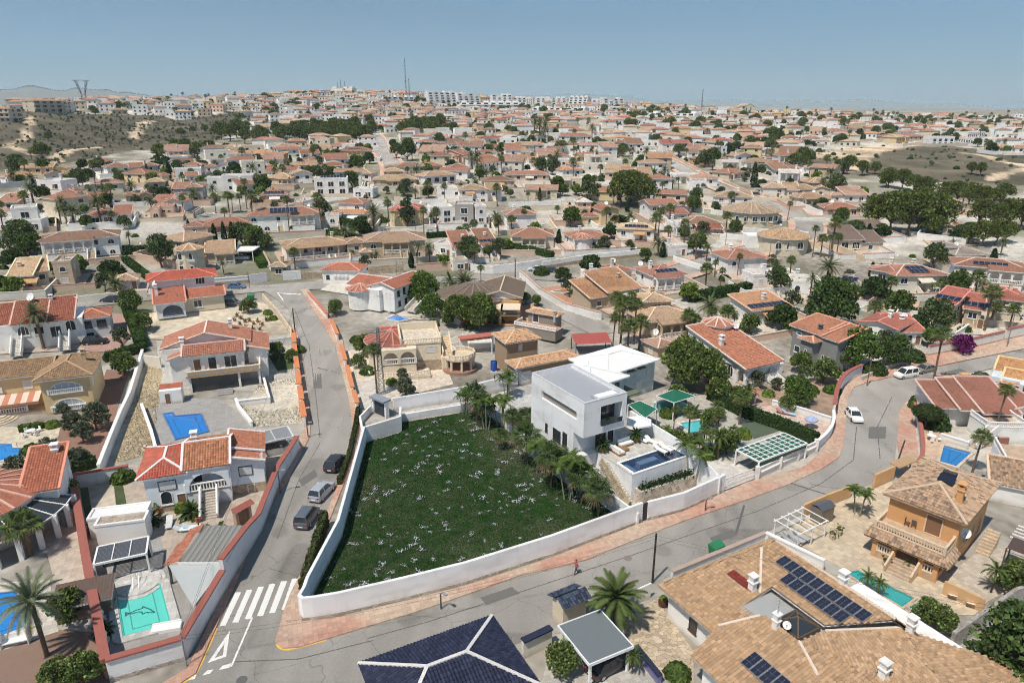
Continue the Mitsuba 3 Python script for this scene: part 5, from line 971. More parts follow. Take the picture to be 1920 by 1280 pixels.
# N16: brown round roofed house with orange walls and palms
x,y=(-7.13,130.04);BR16=(0.155,0.125,0.10);OW=(0.60,0.34,0.13)
T=Thing('house','orange house under a wide grey brown round roof with beige awnings','house',(x,y),-4)
m=T.same('wall');m.cyl(-1,6,0,4.6,7.2,7.2,OW,26);cone(T,-1,6,8.0,12,4.6,17,BR16,95,360,ridge=(0.24,0.2,0.17));b=blk(T,0,.8,8.5,11,0,4.4,OW);roof(T,'gy',.5,1.5,8.8,14,4.9,17,.4,BR16,(0.55,0.46,0.34))
for x0 in(1.6,5.4):T.part('awning','smooth').add([[x0,.7,4.0],[x0+3.4,.7,4.0],[x0+3.4,-1.4,3.3],[x0,-1.4,3.3],[x0,-1.4,3.1],[x0+3.4,-1.4,3.1]],[[0,1,2,3],[3,2,5,4]],(0.66,0.56,0.44))
for x0 in(4.6,8.3):m.box(x0,-1.3,0,x0+.5,-.7,3.0,OW)
T.part('balcony','slabs').box(.5,-1.4,1.9,9,.8,2.1,(0.4,0.28,0.18));balustrade(T,[(.6,-1.35),(8.9,-1.35)],2.1,.7,(0.1,0.09,0.08));wins(T,'f',b,2.9,[(1.4,2.2,1.7,'g'),(5,2.4,1.7,'g')],BLACK);T.part('window','glass').box(-3.2,-1.28,1.6,-.9,-1.1,3.4,(0,0,0));T.done()
# N17: white gabled house with a big terracotta roof
e=(36.1,98.36,28.8,7.69);R17=(0.44,0.185,0.115)
T=H('white house with one big terracotta roof, a round turret roof and arched porch',e);W=e[3]
b=blk(T,.3,1.8,W-.3,13,0,3.9,WHITE);porch(T,.2,0,W-.2,1.8,.9,2.6,2,WHITE);blk(T,.2,0.02,W-.2,1.8,-.1,.85,WHITE);roof(T,'my+',0,-.1,W,13,3.7,13,.35,R17,(0.7,0.6,0.52),tiles=[(0.40,0.17,0.11),(0.47,0.2,0.13),(0.36,0.16,0.1)]);chimney(T,1.1,6.5,5.4,1.3,.6);dish(T,W-.3,9.6,6.0,.6,250)
T.same('wall').cyl(W-1.6,12.4,0,6.9,2.4,2.4,WHITE,16);cone(T,W-1.6,12.4,2.9,10,6.9,19,(0.46,0.2,0.13),ridge=(0.7,0.56,0.48));win(T,'l',b,8.6,1.2,1.8,2.0,'a');stairs(T,W-1.5,-.1,0,.9,1.6,2.6,(0.7,0.66,0.62),WHITE);b2=blk(T,W+.3,2,W+3.4,6,0,1.7,WHITE);roof(T,'flat',W+.3,2,W+3.4,6,1.7,0,.3,(0.66,0.6,0.54));T.done()
# N18: grey narrow house
e=(49.1,113.45,-62.9,5.27);GW=(0.235,0.245,0.24)
T=H('tall grey rendered house with a shallow terracotta roof and oval windows',e);b=blk(T,0,0,5.6,5.6,0,5.4,GW);roof(T,'my+',-.2,0,5.8,6,5.5,10,.4,(0.42,0.19,0.12),None);b2=blk(T,3.4,-1.8,5.8,1,0,4.4,GW);roof(T,'hip',3.2,-2,6,1.4,4.6,12,.3,(0.46,0.22,0.14),None);b3=blk(T,5.6,0,9.2,6,0,5.2,GW);roof(T,'my+',5.7,0,9.2,6,5.3,12,.3,(0.42,0.19,0.12),None)
win(T,'f',b,.9,4.2,1.1,.5,'w');win(T,'f',b2,.9,2.0,.5,.9,'a');win(T,'f',b3,.8,1.4,.5,.8,'a');win(T,'f',b3,2.0,1.4,.5,.8,'a');win(T,'f',b,.8,1.0,1.2,1.2,'w');chimney(T,4.2,1.6,5.4,.8,.5,(0.1,0.1,0.1));T.done()
# N10: white house with red brown roofs at the right, with its pool terrace
e=(58.42,86.02,-2.1,9.54);R10=(0.32,0.14,0.105)
T=H('white house with red brown roofs and a balustraded roof terrace by the bend',e);W=e[3]
b=blk(T,.4,.2,W+.2,6.0,0,2.8,WHITE);roof(T,'my+',0,-.3,W*.28,5.2,2.95,15,.35,R10,(0.6,0.44,0.38));roof(T,'my+',W*.3,-1.0,W*.55,5.4,3.0,15,.35,R10,(0.6,0.44,0.38));roof(T,'my+',W*.57,-1.9,W+.3,5.6,2.9,15,.35,R10,(0.6,0.44,0.38));roof(T,'gx',W*.6,5.6,W+7,11,3.2,17,.3,R10,(0.6,0.44,0.38));b1=blk(T,W*.6,5.6,W+7,11,0,3.2,WHITE)
b2=blk(T,W*.42,-5.2,W*.95,-1.2,0,2.3,WHITE);T.part('roof_terrace','slabs').box(W*.42,-5.2,2.3,W*.95,-1.4,2.36,(0.6,0.42,0.3));balustrade(T,[(W*.42,-1.4),(W*.42,-5.1),(W*.95,-5.1),(W*.95,-1.4)],2.36,.75,WHITE,.24);T.part('oven','smooth').box(W*.58,-5.5,0,W*.72,-5.1,1.0,(0.28,0.12,0.09));stairs(T,W*.5,-5.4,0,2.3,.8,3.2,(0.6,0.5,0.4),WHITE,-70);b3=blk(T,W+.3,-1,W+6,5.6,0,3.1,WHITE);roof(T,'gy',W+.4,-1,W+6.2,6,3.2,17,.3,R10,(0.6,0.44,0.38));win(T,'f',b3,1.4,1.0,1.8,1.5,'w',(0.04,0.04,0.04));balustrade(T,[(W+1,-2),(W+5,-2)],0,.9);T.done()
# N11: pale blue apartment house at the right edge
e=(69.92,92.56,-39.6,6.88);AB=(0.58,0.64,0.69)
T=H('pale blue two storey house with orange tile roofs and a curved balcony at the right edge',e);b=blk(T,0,0,3.5,8,0,4.7,AB);b2=blk(T,3.5,-1.2,12,8,0,4.7,AB);roof(T,'my+',1.6,-.2,4.4,3.2,4.3,15,.3,(0.62,0.33,0.15));roof(T,'my+',4.8,-1.4,12,7.5,4.8,14,.3,(0.62,0.33,0.15));roof(T,'my+',.2,3.2,4.6,8,4.8,8,.2,(0.62,0.33,0.15))
wins(T,'f',b,3.1,[(.7,.8,.9,'w')],(0.25,0.12,0.1));wins(T,'f',b,1.0,[(.5,.8,.9,'w'),(2.2,.6,1.1,'w')],(0.2,0.12,0.1));wins(T,'f',b2,3.2,[(.5,1,1.4,'w'),(3,.9,1.5,'d'),(5,1,1.2,'w')],(0.2,0.12,0.1));wins(T,'f',b2,.9,[(.8,.9,1.1,'w'),(3,.9,1.1,'w')],(0.25,0.12,0.1))
c=T.part('balcony','paint');c.cyl(6.4,-1.2,2.3,2.5,2.6,2.6,AB,24);c.add(*(lambda A:(np.vstack([np.stack([6.4+2.6*np.cos(A),-1.2+2.6*np.sin(A),0*A+z],1)for z in(2.5,3.3)]),[[i,i+1,i+14,i+13]for i in range(12)]))(np.radians(np.linspace(180,360,13))),AB);T.done()
# small roofs at the lower right edge
T=H('low store with a mottled tan roof at the right edge',(53.68,67.04,-27.3,4.86));b=blk(T,0,0,8,4,0,2.2,WHITE);roof(T,'my+',0,0,8,4,2.3,17,.3,(0.4,0.28,0.19),None,tiles=OT);T.done()
T=H('white flat terrace house with a balustrade at the right edge',(57.35,70.43,-22.6,3.85));b=blk(T,0,0,9,6,0,2.6,WHITE);T.part('roof_terrace','slabs').box(.1,.1,2.6,8.9,5.9,2.68,(0.55,0.4,0.28));balustrade(T,[(.1,5.8),(.1,.1),(8.9,.1)],2.68,.75);T.done()

# ---------------------------------------------------------------- yards: paving, pools, garden walls, pergolas
GRAYP,CREAMP,PINKP,REDP,GRAV=(0.36,0.36,0.36),(0.62,0.53,0.41),(0.54,0.36,0.28),(0.27,0.135,0.10),(0.60,0.54,0.45)
def yard(label,pts,c,dz=.03,mat='slabs',name='paving'):return sheet(name,Polygon(pts).buffer(0),dz,c,mat,label)
def turf(label,pts,dz=.05,c=(0.05,0.11,0.03),n=26):
    p=Polygon(pts).buffer(0);yard(label,pts,tuple(x*.7 for x in c),dz,'ground','lawn');grass(p,int(p.area*n*2),c,.1,'short grass of the '+label,len(scene),w=.06)
BLUEW,TURQ,DEEP=(0.02,0.24,0.62),(0.12,0.60,0.52),(0.03,0.16,0.42)
def pool(label,pts,c=BLUEW,cw=.45,cope=(0.72,0.68,0.6),z=None,round_=0,step=True,dark=None):
    P=Polygon(pts).buffer(0)
    if round_:P=P.buffer(-round_).buffer(round_)
    cx,cy=P.centroid.coords[0];z0=hg(cx,cy)if z is None else z;T=Thing('swimming_pool',label,'pool',(0,0),0,z0)
    T.part('coping','slabs').poly(P.buffer(cw,join_style=2 if not round_ else 1).difference(P),-.3,.22,cope)
    b=T.part('basin','tile');b.poly(P.buffer(.01),.02,.06,c);b.poly(P.buffer(.005).difference(P.buffer(-.12)),.05,.15,tuple(x*.75 for x in c))
    q=P.buffer(-.75)
    if step and q.area>3:b.poly(q.difference(q.buffer(-.1)),.05,.075,tuple(x*.6 for x in c))
    if dark:
        L=LineString(smoothline([(cx+u,cy+v-.2)for u,v in dark],2));b.poly(L.buffer(.05),.05,.08,(0.02,0.12,0.13))
    w=T.part('water','water');v,f=trimesh.creation.triangulate_polygon(P.buffer(-.01),engine='earcut');w.add(np.column_stack([v,np.full(len(v),.18)]),f,(0,0,0));T.done();return T
REDC=(0.33,0.115,0.09)
# ---- the red walled plot at lower left
yard('pale stamped concrete yard of the red walled plot',[(-52.97,72.64),(-48.03,75.01),(-29.9,77.52),(-28.09,77.52),(-27.45,60.36),(-27.05,45.25),(-32.45,43.34),(-42.28,57.09)],(0.50,0.42,0.35))
yard('grey slate paving round the turquoise pool',[(-39.39,53.33),(-37.09,59.74),(-36.33,60.05),(-33.65,55.97),(-31.21,53.33),(-28.03,51.35),(-27.86,46.05),(-32.91,43.9)],GRAYP,.05)
turf('narrow lawn strip left of the sand court',[(-50.18,69.4),(-49.43,69.71),(-45.22,63.42),(-45.85,63.19)]);turf('narrow lawn strip right of the sand court',[(-46.8,70.38),(-45.9,70.66),(-41.93,64.45),(-43.04,64.27)]);yard('pale sand bowls court between two lawn strips',[(-49.3,69.59),(-46.84,70.38),(-42.95,64.1),(-45.22,63.42)],(0.64,0.56,0.46),.05,'ground')
wall_line('garden_wall',[(-50.9,69.67),(-40.37,54.51),(-31.27,41.64)],1.8,.5,(0.42,0.17,0.13),'long red topped wall left of the turquoise pool plot',REDC,capw=.75)
wall_line('garden_wall',[(-31.05,41.38),(-26.3,43.63)],2.05,.35,(0.74,0.73,0.74),'white wall with red tile coping at the front of the turquoise pool plot',REDC,base=(.4,(0.5,0.45,0.42)),capw=.6)
wall_line('garden_wall',[(-26.3,43.63),(-26.39,52.02)],2.0,.35,(0.70,0.70,0.72),'red capped grey wall beside the crosswalk',REDC,capw=.6)
wall_line('garden_wall',[(-26.39,52.02),(-26.35,58.08),(-26.34,61.06),(-27.56,71.05),(-27.52,76.4),(-27.58,78.84)],[3.2,2.6,2.0,2.0,2.0,2.0],.35,(0.70,0.70,0.72),'long grey white street wall with stepped red coping',REDC,capw=.6)
wall_line('garden_wall',[(-50.62,69.73),(-45.55,71.8)],1.7,.3,(0.62,0.66,0.68),'pale wall with red coping behind the sand court',REDC)
T=Thing('gate','small wooden street gate under a red tiled cap','gate',(-28.44,62.07),58)
for x in(-.9,.7):T.part('pier','paint').box(x,-.25,0,x+.3,.25,2.2,(0.45,0.3,0.22))
for k in range(6):T.part('plank','smooth').box(-.58+k*.21,-.04,.1,-.4+k*.21,.04,1.95,vary((0.2,0.12,0.08),.15))
T.part('tiled_cap','tile').add([[-1.2,-.6,2.25],[1.3,-.6,2.25],[1.3,0,2.6],[-1.2,0,2.6],[1.3,.6,2.25],[-1.2,.6,2.25]],[[0,1,2,3],[3,2,4,5]],REDC);T.done()
pp=[(-35.86,50.99),(-32.6,52.57),(-29.17,47.4),(-32.49,45.85)]
T=pool('turquoise pool with arched white steps and a dolphin drawn on its floor',pp,TURQ,.75,(0.62,0.62,0.60),round_=.05,dark=[(-1.0,-.25),(-.55,.2),(-.1,.38),(-.3,.68),(.2,.42),(.6,.3),(.95,.02),(1.25,-.1),(.9,-.16),(.4,-.1),(.25,-.4),(.1,-.08),(-.3,-.02),(-.75,-.3),(-1.0,-.3),(-1.15,-.62),(-1.2,-.32),(-1.45,-.1),(-1.0,-.25)])
c=(-34.62,52.3);T=Thing('pool_steps','rounded white roman steps with a steel rail at the turquoise pool','steps',c,15)
for k,(r_,h)in enumerate([(2.3,.12),(1.9,.24),(1.5,.25)]):T.part('step','slabs').cyl(0,.4+k*.02,-.1,h,r_,r_,(0.66,0.66,0.64),22)
for x in(-.25,.25):T.part('rail','metal').tube([(x,.9,.2),(x,.9,1.0),(x,.2,1.05),(x,-.6,.35)],.03,(0.6,0.6,0.62))
T.done()
T=Thing('pool_bench','low white platform at the corner of the turquoise pool','bench',(-29.26,46.85),15);T.part('seat','smooth').box(-1.2,-.4,0,1.1,.4,.35,WHITE);T.part('back','smooth').box(-1.2,.4,0,1.1,.5,.5,WHITE);T.done()
def louvre(label,e,d,h,n,c,slat,legs=True,bars=2,cover=None,name='pergola',front=True,roofc=None):
    """a pergola: e = eave line (x, y, yaw, w) of its front at height h"""
    T=Thing(name,label,'pergola',(e[0],e[1]),e[2]);w=e[3];f=T.part('frame','smooth')
    for y in(0,d):f.box(0,y-.08,h-.2,w,y+.08,h,c)
    for x in(0,w):f.box(x-.08,0,h-.2,x+.08,d,h,c)
    for k in range(1,bars+1):f.box(w*k/(bars+1)-.04,0,h-.1,w*k/(bars+1)+.04,d,h+.03,c)
    for x in(0,w):
        for y in(0,d):T.part('post','smooth').box(x-.08,y-.08,0,x+.08,y+.08,h-.2,c)
    for k in range(n):T.part('slat','smooth').box(.06,d*(k+.2)/n,h-.12,w-.06,d*(k+.75)/n,h-.06,slat)
    if cover:T.part('cover','smooth').box(.05,.05,h-.06,w-.05,d-.05,h-.02,cover)
    return T
T=louvre('white bioclimatic pergola with dark slats beside the turquoise pool',(-38.33,52.47,22.9,4.32),2.9,2.4,14,WHITE,(0.13,0.14,0.16));T.part('glass_front','glass').box(.1,2.7,.1,T.parts[0][1].v[0][:,0].max()-.1,2.75,2.2,(0,0,0));T.done()
T=Thing('pool_house','low white outbuilding with flat gravel roofs behind the slatted pergola','building',(-41.95,58.63),14);b=blk(T,-.9,1.2,4.6,3.2,0,2.3,WHITE);roof(T,'flat',-.9,1.2,4.6,3.2,2.3,0,.2,(0.72,0.72,0.72));b=blk(T,.3,-.6,4.9,1.2,0,2.5,WHITE);roof(T,'flat',.3,-.6,4.9,1.15,2.5,0,.18,(0.46,0.40,0.33));T.done()
T=Thing('carport','carport with a ribbed pale roof and brown tiled edge behind the red coping','carport',(-30.59,52.51,0.0,3.99)[:2],(-30.59,52.51,0.0,3.99)[2]);r=T.part('roof','metal');n=26
for k in range(n):r.add([[k*.17,0,2.55],[k*.17+.1,0,2.6],[k*.17+.1,5.6,2.75],[k*.17,5.6,2.7],[k*.17+.17,0,2.55],[k*.17+.17,5.6,2.7]],[[0,1,2,3],[1,4,5,2]],[(0.62,0.59,0.52),(0.40,0.37,0.31),(0.55,0.50,0.42)][k%3])
tl=T.part('tile_edge','tile');tiled(tl,[(-1.3,0,2.15),(-1.3,5.6,2.3),(-.05,5.6,2.78),(-.05,0,2.63)][::-1],(0.36,0.14,0.09),[(0.3,0.12,0.08),(0.4,0.17,0.11)]);T.part('fascia','smooth').box(0,-.06,2.35,4.4,0,2.6,WHITE)
for x,y in((-1.0,.2),(0.1,5.4),(4.2,.3),(4.2,5.4)):T.part('post','smooth').box(x-.08,y-.08,0,x+.08,y+.08,2.4,(0.06,0.07,0.07))
T.part('shade_sail','smooth',label='grey triangular shade sail hanging from the carport front').add([[-.9,-.05,2.3],[4.3,-.05,2.35],[2.7,-3.6,.6],[1.5,-1.2,1.75]],[[0,3,1],[0,2,3],[3,2,1]],(0.36,0.39,0.40));T.done()
lounger((-36.29,62.07)[0],(-36.29,62.07)[1],None,20,'grey curved garden swing bed on the concrete yard',(0.55,0.57,0.58));lounger((-34.29,61.01)[0],(-34.29,61.01)[1],None,100,'pale blue sun bed left of its twin behind the ribbed carport',(0.62,0.72,0.75));lounger((-33.56,61.39)[0],(-33.56,61.39)[1],None,100,'pale blue sun bed right of its twin behind the ribbed carport',(0.62,0.72,0.75))
for i,(x,y)in enumerate([(-38.28,52.15),(-36.84,50.15),(-35.28,47.81),(-33.57,45.33)]):
    T=Thing('garden_statue',['white stone statue farthest along the red wall','white stone urn on a pedestal by the red wall','white stone statue beside the pool edge by the red wall','white stone figure nearest the red corner'][i],'statue',(x,y));T.part('pedestal','stone').box(-.22,-.22,0,.22,.22,.5,(0.7,0.7,0.68));T.part('figure','smooth',smooth=True).tube([(0,0,.5),(0,0,.7),(.03,0,1.0),(0,0,1.2),(0,.02,1.3),(0,0,1.45)],[.17,.14,.19,.15,.06,.11],(0.72,0.72,0.70),10);T.done()
T=Thing('barrel_table','small white barrel table by the grey shade sail','table',(-29.3,51.64));T.part('body','smooth').cyl(0,0,0,.7,.3,.3,WHITE,14);T.part('top','smooth').cyl(0,0,.7,.76,.42,.42,WHITE,16);T.done()
# ---- plot left of the red wall
yard('brown paving under the big palm at the lower left corner',[(-42.66,44.47),(-38.96,46.87),(-34.8,46.46),(-30.78,40.86),(-39.68,40.35)],(0.25,0.15,0.11));yard('pale pool deck at the left edge',[(-48.71,52.82),(-43.4,53.33),(-38.38,46.67),(-41.35,44.66),(-42.52,44.28)],(0.70,0.66,0.60),.04)
yard('pale paving strip between the round roofed house and the red wall',[(-53.31,67.87),(-50.56,69.01),(-42.28,57.09),(-36.84,49.48),(-43.06,53.33),(-47.86,59.44)],(0.58,0.50,0.42),.02)
pool('blue pool half hidden by the palm at the left edge',[(-47.79,51.11),(-45.38,51.59),(-40.97,47.4),(-43.52,45.25)],(0.02,0.22,0.60));T=Thing('garden_shed_row','dark roofed garden shelter beside the red wall','shed',(-38.91,47.36),22);b=blk(T,0,0,4.2,2.6,0,1.6,(0.2,0.16,0.13));roof(T,'my+',0,0,4.2,2.6,1.7,9,.2,(0.13,0.105,0.095),cap=False);T.done()
for i,(x,y)in enumerate([(-49.22,64.58),(-47.71,62.07)]):T=Thing('storage_box',['grey green storage cabinet farther up the red wall','grey green storage cabinet nearer the small palm'][i],'cabinet',(x,y),8);T.part('body','smooth').box(0,0,0,1.3,.8,1.4,(0.28,0.31,0.28));T.part('lid','smooth').box(-.06,-.06,1.4,1.36,.86,1.5,(0.4,0.45,0.42));T.done()
T=Thing('garden_bench','white garden bench swing at the lower left pool','bench',(-40.95,45.15),20);s=T.part('seat','smooth');s.box(-.9,-.3,.4,.9,.3,.5,WHITE);s.box(-.9,.25,.5,.9,.33,1.0,WHITE)
for x in(-1.0,.95):T.part('leg','smooth').box(x,-.35,0,x+.07,.35,1.5,WHITE)
T.done();wall_line('garden_wall',[(-61.68,70.75),(-55.86,69.55),(-54.04,71.6)],.7,.3,(0.66,0.6,0.52),'low kerb wall behind the round roofed house')
# ---- plot of the stacked roof house (N2)
yard('grey slate terrace round the deep blue pool',[(-54.6,92.14),(-48.69,95.39),(-44.63,95.39),(-40.21,90.9),(-35.49,85.64),(-40.95,84.54),(-40.12,81.38),(-44.13,80.38),(-46.21,78.9)],GRAYP);pool('deep blue L shaped pool on the slate terrace',[(-50.2,89.56),(-49.07,89.98),(-48.36,88.79),(-44.82,89.56),(-41.41,84.0),(-44.75,81.69)],(0.015,0.20,0.58),.12,(0.05,0.2,0.5))
yard('bare white rubble plot inside the orange capped wall',[(-40.32,102.5),(-34.5,103.28),(-29.41,86.76),(-35.89,85.36),(-39.93,91.52)],(0.66,0.60,0.50),.04,'ground','rubble_ground');yard('strip of dry weeds and rubble along the white wall',[(-61.4,107.38),(-58.5,106.27),(-45.96,77.95),(-49.45,75.19),(-56.31,93.42)],(0.46,0.38,0.25),.03,'ground','rubble_ground')
turf('small green lawn right of the stacked roof house',[(-43.02,113.2),(-39.36,114.57),(-36.9,107.41),(-39.26,106.36)]);yard('concrete yard beside the stacked roof house',[(-64.67,117.4),(-41.81,122.86),(-35.72,102.51),(-40.48,98.13),(-55.45,99.32)],(0.50,0.48,0.44),.02)
wall_line('garden_wall',[(-63.43,110.28),(-60.41,102.13),(-57.25,94.16),(-54.89,87.22),(-52.29,80.09),(-49.26,72.06)],1.6,.3,WHITE,'white garden wall with square posts between the yellow house and the dry strip',WHITE);wall_line('garden_wall',[(-54.13,91.32),(-48.31,82.53),(-44.77,76.79)],.9,.25,WHITE,'low white wall along the left of the slate terrace',WHITE)
wall_line('garden_wall',[(-41.17,93.42),(-39.82,90.9),(-35.89,85.36)],.8,.25,WHITE,'low white wall between the slate terrace and the rubble',WHITE);wall_line('garden_wall',[(-40.56,103.22),(-36.13,93.42),(-40.42,92.14)],1.0,.25,WHITE,'white wall round the side of the stacked roof house',WHITE)
for i,(a,b)in enumerate([[(-40.47,120.02),(-39.06,115.73)],[(-38.84,114.98),(-37.18,110.18)],[(-36.9,109.22),(-35.08,104.05)],[(-34.85,103.28),(-32.84,97.43)],[(-32.54,96.61),(-30.74,91.52)],[(-30.58,90.78),(-28.69,85.64)]]):wall_line('garden_wall',[a,b],1.5,.35,WHITE,f'orange capped white wall section {["farthest up", "second along", "third along", "fourth along", "fifth along", "nearest on"][i]} the left side of the side street',(0.60,0.22,0.10),capw=.8)
T=Thing('shed','small white garden shed with a pale blue door and red coping','shed',[(-52.15,92.78),(-125.75,165.35)][0],18);b=blk(T,0,0,3.0,2,0,2.2,WHITE);roof(T,'my+',0,.9,3,2,2.25,14,.1,(0.45,0.14,0.09),cap=False);win(T,'f',b,.7,.02,.8,1.8,'d',(0.62,0.72,0.78));T.done()
T=louvre('dark slatted carport roof on white beams above a black car',(-31.65,76.21,30.0,4.35),3.4,2.3,16,(0.6,0.6,0.6),(0.34,0.35,0.36),bars=1);T.done()
# ---- yellow house plot (N5), long house (N4), N3
yard('red brown paving of the yellow house garden',[(-67.18,105.44),(-63.37,105.14),(-51.73,76.09),(-53.77,74.31),(-61.25,70.15),(-65.23,75.64),(-64.62,83.46),(-59.82,86.76)],REDP);yard('cream pool terrace of the yellow house',[(-72.37,85.53),(-62.43,85.36),(-61.15,82.94),(-59.38,75.19),(-64.58,74.75)],(0.68,0.60,0.46),.05);pool('bright blue pool of the yellow house at the left edge',[(-68.82,80.28),(-65.6,80.28),(-64.72,79.15),(-61.98,79.29),(-61.1,77.38),(-65.12,75.19)])
yard('pink paved drive beside the long hedge',[(-79.84,128.85),(-76.84,129.1),(-70.02,119.11),(-68.93,110.92),(-75.75,112.21)],(0.46,0.27,0.23));yard('pale forecourt of the long house',[(-92.72,114.6),(-79.54,118.78),(-75.18,112.28),(-88.28,108.25)],(0.52,0.44,0.38));yard('cream gravel garden beside the three roofed house',[(-72.88,129.54),(-62.41,135.69),(-52.39,138.52),(-41.81,122.86),(-46.37,120.43),(-55.45,118.42),(-66.84,117.92)],(0.66,0.58,0.45),.03,'ground')
hedge([(-80.28,136.32),(-74.42,127.44),(-65.68,114.23)],1.7,2.0,'long clipped hedge between the pink drive and the three roofed house',(0.05,0.095,0.025),11);hedge([(-69.32,108.57),(-64.74,113.6)],1.4,1.6,'clipped hedge behind the yellow house',(0.05,0.09,0.025),12);hedge([(-60.15,70.95),(-56.11,72.18),(-53.12,73.23),(-51.18,74.75)],1.3,1.0,'low dark hedge at the end of the yellow house garden',(0.045,0.07,0.025),13);hedge([(-67.16,84.0),(-64.64,85.36)],.9,.9,'small clipped hedge by the round garden steps',(0.09,0.14,0.03),14)
wall_line('garden_wall',[(-61.68,107.35),(-58.81,106.93)],2.0,.3,PALE,'plain pale wall at the back of the dry strip');wall_line('garden_wall',[(-77.98,142.08),(-63.51,140.21),(-64.36,144.6)],1.2,.3,WHITE,'white terrace wall behind the three roofed house');wall_line('garden_wall',[(-53.18,140.88),(-47.35,131.99),(-41.81,122.86),(-40.61,118.79)],1.2,.25,(0.58,0.48,0.36),'stone coloured wall curving round the cactus garden');wall_line('garden_wall',[(-44.62,116.13),(-40.37,118.0)],1.6,.25,(0.62,0.62,0.6),'grey white wall below the cactus garden')
wall_line('garden_wall',[(-101.17,129.53),(-90.35,134.2),(-77.7,140.6)],1.6,.3,PALE,'long pale street wall along the cross street at left')
# ---- right of the side street
for i,(a,b)in enumerate([[(-43.52,141.59),(-36.8,130.1)],[(-35.22,127.05),(-32.35,120.09)],[(-30.57,115.36),(-28.12,107.97)],[(-27.32,105.63),(-24.39,96.34)],[(-23.96,95.12),(-22.41,90.53)]]):wall_line('garden_wall',[a,b],1.4,.3,(0.74,0.68,0.62),f'orange capped wall section {["farthest", "second", "third", "fourth", "nearest"][i]} along the right side of the side street',(0.58,0.23,0.11)if i else(0.5,0.2,0.14),capw=.7)
yard('pale terrace behind the white house with black windows',[(-42.65,147.05),(-31.09,142.36),(-21.41,130.97),(-11.76,130.75),(-10.66,139.85),(-19.76,153.88),(-24.03,158.02),(-40.33,157.47)],(0.68,0.64,0.57),.04);pool('bright blue pool under a white canopy behind the cream house',[(-25.23,130.79),(-23.75,133.6),(-18.75,135.5),(-18.78,132.16),(-22.45,129.33)],(0.02,0.25,0.75));wall_line('garden_wall',smoothline([(-9.87,128.09),(-14.37,131.22),(-14.33,135.36),(-18.68,144.54)]).tolist(),2.0,.3,WHITE,'curving white retaining wall beside the palms')
yard('cream terrace in front of the cream house',[(-29.9,115.37),(-25.87,120.4),(-12.29,113.52),(-9.38,101.02),(-16.37,96.34),(-21.01,90.9),(-22.5,92.78)],(0.72,0.63,0.52),.03);yard('white garden path beside the lattice mast',[(-25.25,101.02),(-22.7,103.74),(-18.01,96.34),(-20.41,91.83),(-22.61,91.83)],(0.66,0.62,0.56),.05);pool('small blue pool behind the cream house terrace',[(-11.26,119.38),(-8.79,120.89),(-7.19,117.21),(-9.86,116.4)],(0.03,0.30,0.55));yard('pale deck round the small blue pool',[(-12.98,120.81),(-8.28,125.97),(-3.5,120.94),(-3.36,115.63),(-9.45,113.54)],(0.6,0.56,0.5),.02);wall_line('garden_wall',[(-9.41,115.61),(-3.42,117.77)],2.6,.4,WHITE,'white walled store with a red terrace roof',(0.42,0.14,0.1),capw=2.0)
yard('tan paved forecourt of the orange round roofed house',[(-6.01,134.12),(4.54,139.95),(8.75,134.14),(0.0,128.17),(-6.3,128.13)],(0.56,0.36,0.22),.04);yard('pale concrete drive beside the dead end street',[(-20.79,142.81),(-11.81,131.28),(-5.75,127.33),(-10.35,125.94),(-17.46,133.86)],(0.52,0.5,0.47),.03)
wall_line('garden_wall',[(1.9,158.36),(5.89,145.86),(11.1,136.4),(16.22,132.4),(18.03,131.28)],1.6,.3,WHITE,'white wall with pink coping beside the dead end street',(0.55,0.36,0.3))
T=louvre('white canopy over a dark bar beside the small blue pool',(-7.75,114.36,7.6,4.18),3,2.3,1,WHITE,WHITE,cover=(0.66,0.62,0.55));T.done()
T=Thing('water_tank','blue plastic water tank beside the brown house','tank',(-3.05,106.84));T.part('drum','smooth',smooth=True).cyl(0,0,.1,1.7,.55,.55,(0.02,0.08,0.35),18);T.part('stand','smooth').box(-.5,-.5,0,.5,.5,.12,WHITE);T.done()
for l,a,c in[('grey timbered house with a tan hip roof and a roof terrace',(2.73,125.73,-31.1,6.73,2.6),(0.25,0.23,0.2))]:
    T=H(l,a);b=blk(T,.3,.3,a[3]-.3,a[4]-.3,0,4,c);roof(T,'hip',.3,.3,a[3]-.3,a[4]-.3,4.1,18,.4,(0.52,0.32,0.2));b2=blk(T,-1,-2.6,a[3]+1,.3,0,1.9,c);T.part('roof_terrace','slabs').box(-1.1,-2.7,1.9,a[3]+1.1,.3,2.0,(0.5,0.3,0.22));balustrade(T,[(-1,.2),(-1,-2.6),(a[3]+1,-2.6)],2.0,.6,WHITE);win(T,'f',b,1.0,2.1,1.3,1.7,'g');chimney(T,a[3]-.6,.1,3.8,.8,.4,(0.4,0.4,0.4));T.done()
T=Thing('awning','red canopy roof behind the brown house wing','awning',(12.96,115.6),8);T.part('roof','tile').add([[-2,-1.8,2.2],[4.6,-1.8,2.2],[4.6,2,2.9],[-2,2,2.9]],[[0,1,2,3]],(0.36,0.09,0.08))
for x,y in((-1.9,-1.7),(4.5,-1.7),(4.5,1.9),(-1.9,1.9)):T.part('post','smooth').box(x-.06,y-.06,0,x+.06,y+.06,2.3,BLACK)
T.done()
